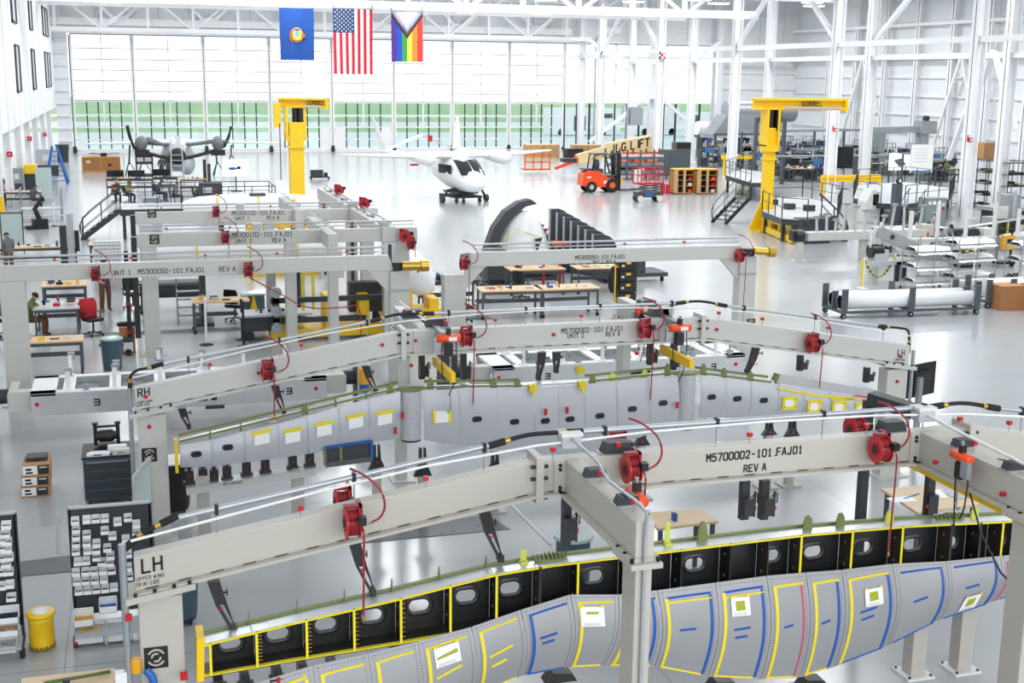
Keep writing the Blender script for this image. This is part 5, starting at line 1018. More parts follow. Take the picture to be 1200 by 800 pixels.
# dark tool cart with bench machine
v = G(127, 590); cw = T('tool_cabinet', 'dark rolling tool cabinet with a black bench machine, by the RH gantry post', 'cabinet', (v.x+.02, v.y+.45, 0))
MB('bluebin').bx(-.42, .42, -.45, .45, .08, .86).build('body', cw, .01); MB('black').bx(-.44, .44, -.47, .47, .86, .9).build('top_mat', cw)
for k in range(4): MB('dark').bx(-.4, .4, -.455, -.45, .1+k*.18, .26+k*.18).build('drawer', cw); 
MB('galv').bx(-.36, .36, -.48, -.46, .79, .81).build('drawer_pull', cw)
for s in (-1, 1): MB('rubber').cyl((s*.35, -.4, .04), (s*.35+.03, -.4, .04), .04, 10).build('caster', cw)
v2 = (cw.location.x, cw.location.y); bm_ = T('bench_machine', 'black bench drill machine standing on the dark tool cabinet', 'machine', (v2[0]+.0, v2[1]+.22, .9))
MB('black').bx(-.16, .2, -.14, .16, 0, .05).build('base', bm_); MB('blacksat').loft([[V((x, r*cos(a), .2+r*sin(a))) for a in [2*pi*k/10 for k in range(10)]] for x, r in ((-.2, .06), (-.12, .11), (.08, .12), (.18, .06))]).build('motor', bm_)
for s in (-.2, .2): MB('black').cyl((s, 0, .03), (s, 0, .42), .035, 8).cyl((s, 0, .42), (s, 0, .46), .055, 8).build('pillar', bm_)
MB('black').bx(-.2, .2, -.02, .02, .36, .4).build('arm', bm_)
for lab, x, y, w, d, h, m in (('long white carton on the tool cabinet top', .18, -.18, .34, .14, .12, 'paper'), ('flat white carton at the cabinet front edge', .25, -.36, .3, .14, .1, 'offwhite'), ('crumpled blue and white bag on the tool cabinet', -.15, -.36, .4, .16, .07, 'vinyl')):
    t = T('carton' if 'carton' in lab else 'bag', lab, 'box' if 'carton' in lab else 'bag', (v2[0]+x, v2[1]+y, .9)); MB(m).loft([[V((a*w/2*s, b*d/2*s, z_)) for a, b in ((-1, -1), (1, -1), (1, 1), (-1, 1))] for z_, s in ((0, .97), (h*.5, 1), (h, .95 if 'carton' in lab else .6))], smooth=False).build('wrap', t); MB('blue' if 'bag' in lab else 'grey').bx(-w*.2, w*.15, -d/2-.003, -d/2, h*.25, h*.6).build('print', t)
v = G(172, 640); t = T('glass_board', 'tilted glass whiteboard edge beside the bin rack and gantry post', 'board', (v.x-.02, v.y-.9, 0), 1.32)
MB('tealglass').bx(-.5, .5, -.01, .01, .5, 1.6).build('pane', t); MB('lightgrey').bx(-.53, .53, -.02, .02, 1.6, 1.66).bx(-.53, -.5, -.02, .02, .3, 1.6).bx(.5, .53, -.02, .02, .3, 1.6).build('frame', t); MB('dark').bx(-.5, -.45, -.25, .25, 0, .05).bx(.45, .5, -.25, .25, 0, .05).bx(-.5, -.46, -.02, .02, 0, .5).bx(.46, .5, -.02, .02, 0, .5).build('stand', t)
v = G(203, 606); o = trash('tall black waste bin with a clear liner behind the RH gantry post', (v.x+.05, v.y+.3), .3, .85, 'black', None, True); MB('vinyl').lathe([(.27, .86), (.33, .97), (.3, .985), (.2, .9), (0, .88)], 14).build('liner', o); MB('conduit').cyl((.25, -.15, .55), (.45, -.2, .55), .08, 10).build('duct_stub', o)
v = G(217, 738); trash('blue grey waste bin on casters behind the cream gantry left post', (v.x-.05, v.y+.3), .28, .8, 'bluebin', None, True)
# ---- tooling frames (turnover jigs) ----
def jig(label, x0, x1, y, z0, z1, dep, ends, num):
    t = T('turnover_jig', label, 'jig', ((x0+x1)/2, y, 0)); L_ = (x1-x0)/2
    MB('alu').bx(-L_, L_, 0, .16, z0, z1).build('front_beam', t, .008); MB('alu').bx(-L_, L_, dep-.16, dep, z0, z1).build('rear_beam', t, .008)
    MB('steelwhite').bx(-L_, L_, 0, .22, z1, z1+.02).bx(-L_, L_, dep-.2, dep, z1, z1+.02).build('top_plate', t)
    for s in (-1, 1): MB('steelwhite').bx(s*L_-(.5 if s > 0 else 0), s*L_+(.5 if s < 0 else 0), 0, dep, z1-.05, z1+.02).build('end_plate', t)
    n = int(2*L_/1.0); rn = random.Random(num)
    for k in range(n):
        x = -L_+.75+k*(2*L_-1.5)/max(1, n-1); MB('steelwhite').bx(x-.12, x+.12, .2, dep-.18, z1-.04, z1+.01).build('cross_plate', t)
        f = MB('greyplate').bx(x+.14, x+.6, .25, dep-.22, z1-.12, z1-.1).build('inner_floor', t) if k < n-1 else None
        for j in range(2):
            y_ = (.12, dep-.1)[j]; h = rn.uniform(.25, .55); a = MB('steelwhite').cyl((x, y_, z1+.02), (x, y_, z1+h), .045, 10).bx(x-.09, x+.09, y_-.07, y_+.07, z1+.02, z1+.05).build('locator_post', t)
            MB('galv').bx(x-.05, x+.1, y_-.04, y_+.04, z1+h, z1+h+.06).bx(x+.06, x+.1, y_-.03, y_+.03, z1+h-.1, z1+h).build('clamp_head', a)
            if rn.random() < .6: MB('red').bx(x-.06, x-.03, y_-.03, y_+.03, z1+h*.5, z1+h*.5+.05).build('locator_tab', a)
        q_ = MB('galv').bx(x+.3, x+.42, .04, .12, z1+.02, z1+.14).cyl((x+.36, .08, z1+.14), (x+.36, .08, z1+.26), .02, 6).build('toggle_clamp', t); MB('galv').tube([(x+.2, .1, z1+.1), (x+.5, .1, z1+.1)], .015, 5).build('pin', t)
    m = MB('black'); m.bx(.2, .5, -.012, 0, z0+.12, z0+.24).bx(.58, .7, -.012, 0, z0+.12, z0+.24).build('bracket', t); MB('dark').bx(.45, .85, -.06, .1, z0-.06, z0).build('lower_bracket', t)
    for x in (-L_+.12, L_-.25): MB('red').cyl((x, -.02, z0+.25), (x, 0, z0+.25), .045, 10).build('sensor', t)
    m = MB('black')
    for x in (-L_+1.25, L_-.9):
        for k in range(3): m.bx(x, x+.12, -.008, 0, z0+.15+k*.06, z0+.18+k*.06)
        m.bx(x+.1, x+.13, -.008, 0, z0+.15, z0+.3)
    m.build('lettering', t)
    for s in ends:
        e = s*L_; MB('paintb').bx(min(e, e+s*.45), max(e, e+s*.45), .25, .55, z0+.05, z1).bx(min(e+s*.3, e+s*.48), max(e+s*.3, e+s*.48), .3, dep-.1, z0+.08, z1-.05).build('trunnion_arm', t)
        MB('dark').cyl((e+s*.48, dep*.5, z1-.2), (e+s*.75, dep*.5, z1-.2), .16, 14).build('trunnion', t); 
        MB('charcoal').bx(min(e+s*.75, e+s*1.1), max(e+s*.75, e+s*1.1), dep*.5-.25, dep*.5+.25, 0, z1+.25).build('trunnion_post', t)
    return t
jig('long silver turnover jig with clamps, running left behind the RH gantry', -2.24, 3.95, 27.5, .62, 1.09, 1.6, (-1, 1), 5)
jr = jig('long silver turnover jig with clamps, right part behind the RH gantry centre', 7.8, 14.2, 27.5, .62, 1.09, 1.6, (-1,), 9)
t = T('robot_motor', 'amber gear motor with a blue cap at the right end of the left turnover jig', 'motor', (4.75, 27.3, 0)); MB('paintb').bx(-.1, .16, .0, .3, 0, 1.4).build('post', t); MB('amber').cyl((-.02, -.12, 1.0), (-.02, -.12, 1.35), .12, 12).build('body', t); MB('blue').cyl((-.02, -.12, .82), (-.02, -.12, 1.0), .11, 12).build('cap', t)
MB('yb').cyl((9.9-11, -.08, .95), (9.9-11, 0, .95), .1, 12).build('cable_reel', jr)
# ---- workbenches and people at the left ----
def smalls(seed, cx, cy, z, w, d, n, what, group=None, cols=('offwhite', 'dark', 'lightgrey', 'red', 'blue', 'yellow', 'navy'), big=1.0, verb='lying on'):
    rn = random.Random(seed); combos = [(c, k) for c in cols for k in range(3)]; rn.shuffle(combos)
    nc = max(1, round((n*w/max(d, .05))**.5)); nr = -(-n//nc); cw_, ch_ = w/nc, d/nr
    for i_, (c, kd) in enumerate(combos[:n]):
        s = min(rn.uniform(.05, .13)*big, cw_*.36, ch_*.46); x, y = cx-w/2+cw_*(i_ % nc+.5), cy-d/2+ch_*(i_//nc+.5); nm = ('parts_box', 'bottle', 'folder')[kd]; m = MB(c)
        if kd == 0: m.bx(-s, s, -s*.6, s*.6, 0, s*.8)
        elif kd == 1: m.lathe([(0, 0), (s*.4, 0), (s*.4, s*1.3), (s*.15, s*1.6), (s*.15, s*1.9), (0, s*1.9)], 8)
        else: m.bx(-s*1.3, s*1.3, -s, s, 0, .015+.1*(big-1))
        o = m.build(nm); o.location = (x, y, z); o.rotation_euler.z = rn.uniform(-.12, .12)
        tag(o, '%s %s %s %s' % ({'offwhite': 'white', 'steelwhite': 'bright white', 'lightgrey': 'light grey', 'midgrey': 'mid grey', 'navy': 'dark blue', 'dark': 'dark grey', 'wood': 'wooden', 'card': 'brown card', 'cardl': 'pale card'}.get(c, c), ('box', 'bottle', 'flat folder')[kd], verb, what), ('box', 'bottle', 'folder')[kd], group or 'things on '+what)
v = G(58, 441); b1 = workbench('wood topped bench on dark legs beside the grey bin, in front of the seated man', (v.x+.0, v.y+.35), 1.75, .8, .92)
smalls(11, v.x, v.y+.4, .92, 1.3, .4, 5, 'the wood topped bench by the grey bin')
v = G(132, 434); trash('grey blue waste bin with a pale lid beside the wood topped bench', (v.x, v.y+.2), .28, .84, 'bluebin', 'tealglass')
v = G(150, 415); o = carton('open carton with a coil of black cable beside the grey bin', (v.x, v.y+.3), .42, .5, .75); MB('black').tube([(.22*cos(a*.5)*1.1, -.1+.16*sin(a*.5), .77+a*.004) for a in range(26)], .03, 6).build('cable_coil', o)
t = T('vacuum_cleaner', 'small white shop vacuum with a wheel by the open carton', 'vacuum', (v.x+.02, v.y-.1, 0)); MB('offwhite').bx(-.13, .13, -.12, .12, .1, .38).build('body', t, .03); MB('dark').bx(-.13, .13, -.12, .12, .38, .5).build('head', t, .03); MB('black').cyl((.0, -.13, .1), (.0, -.16, .1), .1, 12).build('wheel', t)
v = G(62, 398); b2 = workbench('cluttered grey bench where the man in the green hoodie sits', (-2.3, 39.6), 1.3, 1.5, .9, 0, None, 'lightgrey')
smalls(12, -2.3, 39.7, .9, 1.1, 1.1, 12, 'the bench of the man in the green hoodie')
t = T('document_sheet', 'white document lying on the bench of the man in green', 'paper', (-1.95, 39.9, .902), .2); MB('paper').bx(-.3, .3, -.2, .2, 0, .004).build('sheet', t); MB('grey').bx(-.2, .2, -.12, .1, .004, .005).build('print', t)
person('seated man in a green hoodie and brown trousers bending over his bench', (-3.05, 39.3, 0), 1.35, 'sit', ('green', 'pants', 'shoe', 'skin'), 'hair', long_sleeve=True)
chair('black mesh office chair behind the seated man in green', (-3.5, 39.2), -1.75)
chair('black office chair with a red jacket on its back', (-1.3, 39.1), .5, 'shirtr')
t = chair('black office chair cut by the left frame edge', (-4.1, 39.6), -1.2)
v = G(90, 368); b3 = workbench('steel bench with wood top covered in papers behind the red jacket chair', (v.x-.35, v.y+.5), 1.4, 1.1, .95, 0, None, 'wood', True, True); smalls(13, v.x-.35, v.y+.5, .95, 1.1, .7, 9, 'the rear bench with papers')
person('standing man in brown trousers half hidden by the UNIT 1 beam', (-1.0, 43.1, 0), .4, 'stand', ('plaid', 'pants', 'shoe', 'skin'), 'hair')
person('bearded man in a grey polo shirt standing at the long bench near the whiteboard', (-4.6, 51.2, 0), pi+.5, 'down', ('shirt', 'pants', 'shoe', 'skin'), 'hair')
t = workbench('long wood topped bench behind the man in the grey polo', (-4.2, 53), 4.0, .9, .95); smalls(14, -4.2, 53, .95, 3.6, .6, 16, 'the long bench behind the man in grey')
workbench('short wood bench with parts next to the grey column stand', (-1.3, 52.6), .9, .9, 1.05); smalls(15, -1.3, 52.6, 1.05, .7, .6, 8, 'the short bench by the column stand')
v = G(66, 305); t = T('column_stand', 'slim grey column stand with a black control head by the long bench', 'stand', (-2.35, 51.6, 0)); MB('lightgrey').bx(-.12, .12, -.1, .1, 0, 2.35).build('column', t, .01); MB('dark').bx(-.4, -.15, -.15, .15, .2, 1.9).build('control_box', t); MB('black').bx(.14, .3, -.15, .15, .9, 1.7).build('panel', t); MB('dark').bx(-.4, .4, -.3, .3, 0, .06).build('base', t)
v = G(16, 297); t = T('rolling_whiteboard', 'rolling whiteboard with dark frame at the left behind the man in grey', 'board', (v.x, v.y, 0)); MB('tealglass').bx(-.42, .42, -.015, .015, .15, 1.72).build('board', t); MB('dark').bx(-.47, -.42, -.03, .03, 0, 1.77).bx(-.47, .47, -.03, .03, 1.72, 1.77).bx(.42, .46, -.03, .03, 0, 1.72).bx(-.5, -.42, -.3, .3, 0, .05).build('frame', t)
# white organiser of small drawers
v = G(120, 303); p_ = T('drawer_organiser', 'white organiser of many small open bins beside the crested gantries', 'organiser', (-.95, 47.5, 0)); MB('offwhite').bx(-.48, .48, .0, .25, .55, 1.75).build('case', p_); k_ = MB('lightgrey')
for r_ in range(9):
    MB('steelwhite').bx(-.48, .48, -.03, .0, .6+r_*.13, .635+r_*.13).build('tray', p_)
    for c_ in range(6): k_.bx(-.45+c_*.155, -.33+c_*.155, -.002, .002, .645+r_*.13, .705+r_*.13)
k_.build('bin_openings', p_, kind='stuff'); MB('lightgrey').bx(-.5, .5, .0, .3, 0, .55).build('base', p_)
# table with laptop and chair at centre left
v = G(228, 392); workbench('wood topped rolling bench with tools behind the white post', (2.4, 38.95), 1.7, .85, .98, 0, None, 'wood', False, True); smalls(17, 2.4, 38.95, .98, 1.4, .5, 6, 'the rolling bench behind the white post')
chair('black office chair under the rolling bench behind the white post', (2.95, 40.5), 2.6)
stanchion('white stanchion post on a dark foot left of the black one', G(242, 404), 'white', 1.35); stanchion('front black stanchion post beside the rolling bench', G(286, 406), 'black', 1.3); stanchion('rear black stanchion post just behind the front one', G(284, 398), 'black', 1.2); stanchion('white stanchion post near the yellow tooling left of the grey tote', G(314, 366), 'white', 1.2); stanchion('white stanchion post near the nose cone on a dark foot', G(496, 348), 'white', 1.5); stanchion('white safety post standing left of the platform stair', G(64, 265), 'white', 1.15)
v = G(298, 384); t = T('cleaning_cart', 'grey cleaning tote cart with a yellow cone sign beside the black post', 'cart', (v.x+.0, v.y+.3, 0)); MB('bluebin').bx(-.35, .35, -.25, .3, .5, 1.0).build('upper_tote', t, .03); MB('tealglass').bx(-.37, .37, -.27, .32, 1.0, 1.06).build('lid', t); MB('charcoal').bx(-.25, .25, -.55, -.2, .12, .5).build('bucket', t, .02); MB('offwhite').bx(-.35, .3, -.6, -.2, .5, .54).build('tray', t); MB('yellow').prism([(-.12, .54), (.12, .54), (.02, 1.0), (-.02, 1.0)], -.42, -.38).build('cone_sign', t); MB('yellow').bx(.26, .36, -.5, -.4, .05, .55).build('wringer', t)
t = workbench('dark fronted rolling bench under the left end of the UNIT 1 lettering', (1.05, 42.6), 2.0, .8, 1.0, 0, None, 'dark', False, True); MB('charcoal').bx(-.95, .95, -.42, -.39, .62, .95).build('front_panel', t)
t = T('step_ladder', 'silver rolling step ladder in front of the dark fronted bench', 'ladder', (1.6, 40.9, 0))
for k in range(4): MB('galv').bx(-.4+.0, .4, -.5+k*.22, -.28+k*.22, .22+k*.22, .25+k*.22).build('step', t)
for s in (-.4, .4): MB('galv').tube([(s, -.5, 0), (s, -.5, .22), (s, .35, .95), (s, .35, 1.3)], .022, 6).tube([(s, .35, 0), (s, .35, .95)], .022, 6).tube([(s, -.45, .12), (s, .3, .12)], .018, 6).build('side_rail', t)
chair('black shop stool on casters by the dark fronted bench', (-.35+.2, 43.4), .3)
t = T('cable_carrier', 'black hanging cable chain with red tips at the left of the crested gantry post', 'cable', (-.25, 36.2, 0)); MB('blacksat').bx(-.06, .06, -.05, .05, .45, 2.9).build('chain_body', t)
for z in (.6, 1.4, 2.2): MB('red').bx(-.08, .08, -.07, -.05, z, z+.06).build('red_clip', t)
# ---- platform stair and raised deck at the left ----
stairs('dark metal stair with double handrails rising to the left platform', G(92, 282)+V((.1, .6, 0)), 7, .95, .2, .26)
def dk(px, py): v = G(px, py); return v
t = platform('dark raised work platform behind the crested gantries at the left', [(-1.7, -1.4), (5.5, -1.4), (5.5, 1.5), (-1.7, 1.5)], 1.4, [[(-1.7, 1.5), (5.5, 1.5)], [(.0, -1.4), (5.5, -1.4)], [(5.5, -1.4), (5.5, 1.5)]], (1.1, 63.5))
# blue ladder stand, robot, posts, step units
v = G(66, 216); t = T('ladder_stand', 'blue rolling ladder stand near the left wall', 'ladder', (v.x, v.y+1, 0))
for s in (-1, 1): MB('blue').bar((s*.75, -1, 0), (s*.15, -.4, 2.6), .11).bar((s*.75, 1, 0), (s*.15, -.4, 2.6), .1).build('side_frame', t)
for k in range(7): z = .25+k*.33; w = .75-.6*z/2.6; MB('blue').bar((-w, -1+.6*z/2.6, z), (w, -1+.6*z/2.6, z), .14, .05).build('rung', t)
MB('dark').bx(-.15, .2, -.95, -.6, .6, 1.3).build('motor_box', t)
v = G(46, 268); t = T('floor_robot', 'small black jointed robot arm on the floor beside the white safety post', 'robot', (v.x, v.y, 0), .3); MB('black').bx(-.6, .4, -.3, .3, 0, .18).bx(-.3, .4, -.25, .25, .18, .5).build('base', t, .02); MB('blacksat').tube([(.05, 0, .45), (-.15, 0, 1.0), (.15, 0, 1.45)], .13, 8).build('lower_arm', t); MB('black').tube([(.15, 0, 1.45), (.3, 0, 1.5)], .15, 8).build('wrist', t); MB('black').tube([(-.6, 0, .1), (-1.0, .1, .03), (-1.3, -.1, .03)], .03, 5).build('cable', t)
v = G(50, 254); t = T('step_platform', 'grey two level step platform near the robot arm', 'platform', (-4.6, 71, 0)); MB('lightgrey').bx(-1, 1, -.6, .6, .6, .66).build('deck', t); MB('lightgrey').bx(-1.1, 1.1, -1.1, -.6, .3, .35).build('lower_step', t)
for x in (-1, 1):
    for y in (-.6, .6): MB('galv').cyl((x, y, 0), (x, y, .6), .04, 6).build('leg', t)
    MB('galv').tube([(x, -.6, .66), (x, -.6, 1.7), (x, .6, 1.7), (x, .6, .66)], .03, 6).build('guard', t)
workbench('wood desk at the left wall where a man sits', (-6.2, 78), 2.4, .9, .95); smalls(19, -6.2, 78, .95, 2, .6, 7, 'the desk at the left wall')
person('man in a plaid shirt seated at the desk by the left wall', (-5.4, 77.2, 0), 2.3, 'sit', ('plaid', 'jeans', 'shoe', 'skin'), 'hair', long_sleeve=True)
t = T('mobile_jack', 'yellow steel jack stand at the left frame edge', 'jack', (-6.35, 66, 0)); MB('yellow').bx(-.5, .35, -.2, .2, 1.5, 1.75).bx(.1, .38, -.18, .18, 0, 1.5).bx(-.4, .5, -.3, .3, 0, .12).build('frame', t); MB('yellowd').bx(-.3, .1, -.12, .12, 1.2, 1.5).build('cylinder', t)
for k, (x, y, w, d, h, m, lab) in enumerate(((-7.0, 80, .8, .7, 1.5, 'midgrey', 'grey control cabinet beside the plaid shirt man'), (-6.9, 86, .7, .7, 1.7, 'cabinet', 'grey cabinet between the left wall columns'), (-6.2, 90, 1.6, 1, 1.4, 'blacksat', 'black covered machine near the left wall'), (-5.9, 100, 1.4, 1, 2.1, 'lightgrey', 'light grey test stand near the blue ladder'), (-7.2, 70, .6, .6, 1.8, 'cabinet', 'grey locker at the left frame edge'))):
    t = T('machine_cabinet', lab, 'cabinet', (x, y, 0)); MB(m).bx(-w/2, w/2, -d/2, d/2, 0, h).build('body', t, .02); MB('dark').bx(-w/2+.03, w/2-.03, -d/2-.01, -d/2, .2, h*.45).build('door', t); MB('offwhite').bx(-w*.2, w*.2, -d/2-.012, -d/2, h*.6, h*.8).build('panel', t)
trash('grey wheeled bin beside the left hangar door jamb', (-5.6, 117), .55, 1.5, 'charcoal', 'dark'); 
v = G(46, 205); t = T('yellow_pump', 'yellow pump unit on a stand beside the blue ladder', 'pump', (-6.1, 86.5, 0)); MB('yellow').bx(-.4, .4, -.3, .3, 1.3, 1.9).build('tank', t, .05); MB('dark').bx(-.3, .3, -.25, .25, 0, 1.3).build('stand', t)
t = T('sheet_board', 'leaning pale sheet panel beside the plaid shirt man', 'panel', (-5.0, 80.5, 0)); MB('tealglass').bx(-.45, .45, -.03, .03, .3, 2.1).build('sheet', t); MB('lightgrey').bx(-.5, .5, -.3, .3, 0, .3).build('base', t)
# crate with propeller
v = G(97, 203); t = T('wooden_crate', 'brown wooden crate on a pallet near the hangar door', 'crate', (-2.2, 105.3, 0)); MB('crate').bx(-1.4, 1.4, -1, 1, .15, 1.15).build('body', t); MB('woodb').bx(-1.45, 1.45, -1.05, 1.05, 0, .15).build('pallet', t); MB('cardl').bx(-1.42, 1.42, -1.02, 1.02, 1.15, 1.2).build('lid', t); MB('woodb').bx(-.03, .03, -1.03, -1, .15, 1.15).bx(-1.43, -1.37, -1.03, -1, .15, 1.15).bx(1.37, 1.43, -1.03, -1, .15, 1.15).build('batten', t); MB('offwhite').bx(-1.1, -.8, -1.01, -1, .75, .95).build('shipping_sticker', t); MB('black').bx(.5, .75, -1.01, -1, .5, .7).build('shipping_mark', t)
t = T('propeller', 'dark propeller lying on the wooden crate', 'propeller', (-2.0, 105.2, 1.32)); MB('black').cyl((0, 0, -.1), (0, 0, .15), .25, 10).build('hub', t)
for a in (.2, 2.5, 3.4): MB('black').bar((0, 0, .05), (1.15*cos(a), .5*sin(a), .12), .2, .05).build('blade', t)
# ================= CENTRE AND FAR FLOOR =================
# flags hanging from the near roof truss
def flag(name, label, x0, x1, z0, z1, y, cells, nx=12, nz=16, amp=.05):
    """cells(u,v)->material; u across, v down"""
    t = T(name, label, 'flag', ((x0+x1)/2, y, 0)); W_, H_ = x1-x0, z1-z0; by = {}
    for i in range(nx):
        for k in range(nz):
            mt = cells((i+.5)/nx, (k+.5)/nz); m = by.setdefault(mt, MB(mt))
            def P(u, v): return V((-W_/2+W_*u+.06*v*(.5-u), amp*sin(u*9+v*2)*(.3+v), z1-H_*v))
            m.quad(P(i/nx, k/nz), P((i+1)/nx, k/nz), P((i+1)/nx, (k+1)/nz), P(i/nx, (k+1)/nz))
    for mt, m in by.items(): m.build('cloth', t)
    MB('galv').cyl((-W_/2-.05, 0, z1+.02), (W_/2+.05, 0, z1+.02), .025, 6).bx(-W_/2, -W_/2+.06, -.02, .12, z1, z1+.25).bx(W_/2-.06, W_/2, -.02, .12, z1, z1+.25).build('pole', t); return t
FY = 89.65
fb = flag('banner_flag', 'plain blue banner flag with a gold and red crest, leftmost of the three', 10.1, 12.45, 8.6, 12.05, FY, lambda u, v: 'flagblue', 12, 14)
for nm, cx, cz, w, h, mt in (('crest', 0, 10.3, .42, .5, 'amber'), ('crest', 0, 10.3, .3, .36, 'pridey'), ('crest', 0, 10.36, .16, .2, 'pridelb'), ('crest', -.38, 10.2, .12, .42, 'rust'), ('crest', .42, 10.25, .14, .16, 'rust'), ('crest', -.05, 9.92, .36, .07, 'rust'), ('crest', 0, 10.62, .22, .06, 'prideb')):
    MB(mt).add([(cx+w*cos(k*pi/8), -.07-.008*{'amber': 0, 'rust': 1, 'pridey': 2}.get(mt, 3), cz+h*sin(k*pi/8)) for k in range(16)], [tuple(range(16))]).build(nm, fb)
def us(u, v):
    if u < .54 and v < .36: return 'flagnavy'
    k = int(u*13); return 'flagred' if k % 2 == 0 else 'flagwhite'
fu = flag('stripe_flag', 'red and white striped flag with a starred blue corner, hung vertically', 13.75, 16.5, 7.7, 12.1, FY, us, 26, 22)
m = MB('flagwhite')
for r_ in range(11):
    for c_ in range(5 if r_ % 2 else 4): 
        x = -1.375+.54*2.75*((c_+.5 if r_ % 2 else c_+1)/5); z = 12.1-.36*4.4*((r_+.7)/11.4); m.add([(x+(.07 if k % 2 == 0 else .028)*sin(k*pi/5), -.085, z+(.07 if k % 2 == 0 else .028)*cos(k*pi/5)) for k in range(10)], [tuple(range(10))])
m.build('stars', fu, kind='stuff')
def pr(u, v):
    d = v*1.55+abs(u-.5)*-1.0
    e = v+abs(u-.5)*1.02
    for lim, c in ((.4, 'flagwhite'), (.485, 'pridepk'), (.55, 'pridelb'), (.62, 'pridebr'), (.69, 'prideblk')):
        if v*1.3+abs(u-.5)*1.15 < lim*1.0 + .0: return c
    return ('pridep', 'prideb', 'prideg', 'pridey', 'prideo', 'prider')[min(5, int(u*6))]
flag('rainbow_flag', 'rainbow striped flag with a white and pink chevron, rightmost of the three', 17.8, 20.05, 8.6, 12.0, FY, pr, 36, 40)
# jib cranes
def jib(label, loc, h, arm, rz, w=.75, gusset=True):
    t = T('jib_crane', label, 'crane', (loc[0], loc[1], 0))
    MB('yellow').bx(-w/2, w/2, -w/2, w/2, .1, h*.8).bx(-w*.62, w*.62, -w*.62, w*.62, h*.55, h*.57).build('mast', t, .03)
    MB('yellow').bx(-w*.75, -w*.55, -.4, .4, h*.66, h*.96).bx(w*.5, w*.7, -.4, .4, h*.66, h*.96).bx(-w*.75, w*.7, -.38, .38, h*.62, h*.67).build('head_frame', t)
    MB('black').cyl((0, 0, h*.78), (0, 0, h*.95), .2, 10).bx(.2, .45, -.3, .0, h*.78, h*.95).build('bearing', t)
    a = MB('yellow').bx(-1.0, arm, -.3, .3, h*.95+.38, h*.95+.5).bx(-1.0, arm, -.08, .08, h*.95, h*.95+.45).bx(-1.0, arm, -.28, .28, h*.95-.08, h*.95+.04).bx(arm-.15, arm, -.35, .35, h*.95-.15, h*.95+.5).rz(rz); o = a.build('boom', t)
    m = MB('black'); letters(m, 'GORBEL', (arm*.38, -.3, h*.95+.12), .24, wt=.16); m.rz(rz).build('lettering', o)
    MB('lightgrey').bx(.6, arm-.4, -.36, -.3, h*.95-.02, h*.95+.08).rz(rz).build('festoon_track', o)
    if gusset:
        for k in range(4):
            q_ = MB('yellow').prism([(w/2, .1), (w/2+.7, .1), (w/2, 1.7)], -.04, .04); q_.rz(k*pi/2+.0).build('gusset', t)
    MB('yellow').bx(-w*1.3, w*1.3, -w*1.3, w*1.3, 0, .1).build('base_plate', t)
    return t
v = G(903, 273); jib('tall yellow jib crane beside the platform stair at the right', (v.x+.15, v.y+.9), 6.6, 4.0, -.12, .5)
v = G(350, 240); j2 = jib('tall yellow jib crane near the hangar doors at the left', (v.x, v.y+.6), 6.1, 2.0, -.35, .85, False)
MB('black').tube([(-1.0, -.5, 4.8), (-1.0, -.5, 1.5)], .03, 5).build('hoist_cable', j2); MB('yellow').bx(-1.3, -.9, -.5, -.1, 4.6, 6.0).build('hoist_trolley', j2)
# yellow buffer rails at the crane foot
c = G(916, 277); t = T('lifting_fixture', 'yellow low lifting fixture on the floor at the crane foot', 'fixture', c)
for (pa, pb, z) in (((896, 267), (931, 281), .2), ((902, 256), (930, 265), .75)):
    a, b = G(*pa, z)-c, G(*pb, z)-c; MB('yellow').bar(a, b, .3, .3).build('beam', t)
    for u in (.1, .5, .9): q_ = a+(b-a)*u; MB('yellow').bx(q_.x-.12, q_.x+.12, q_.y-.12, q_.y+.12, 0, q_.z).build('foot', t)
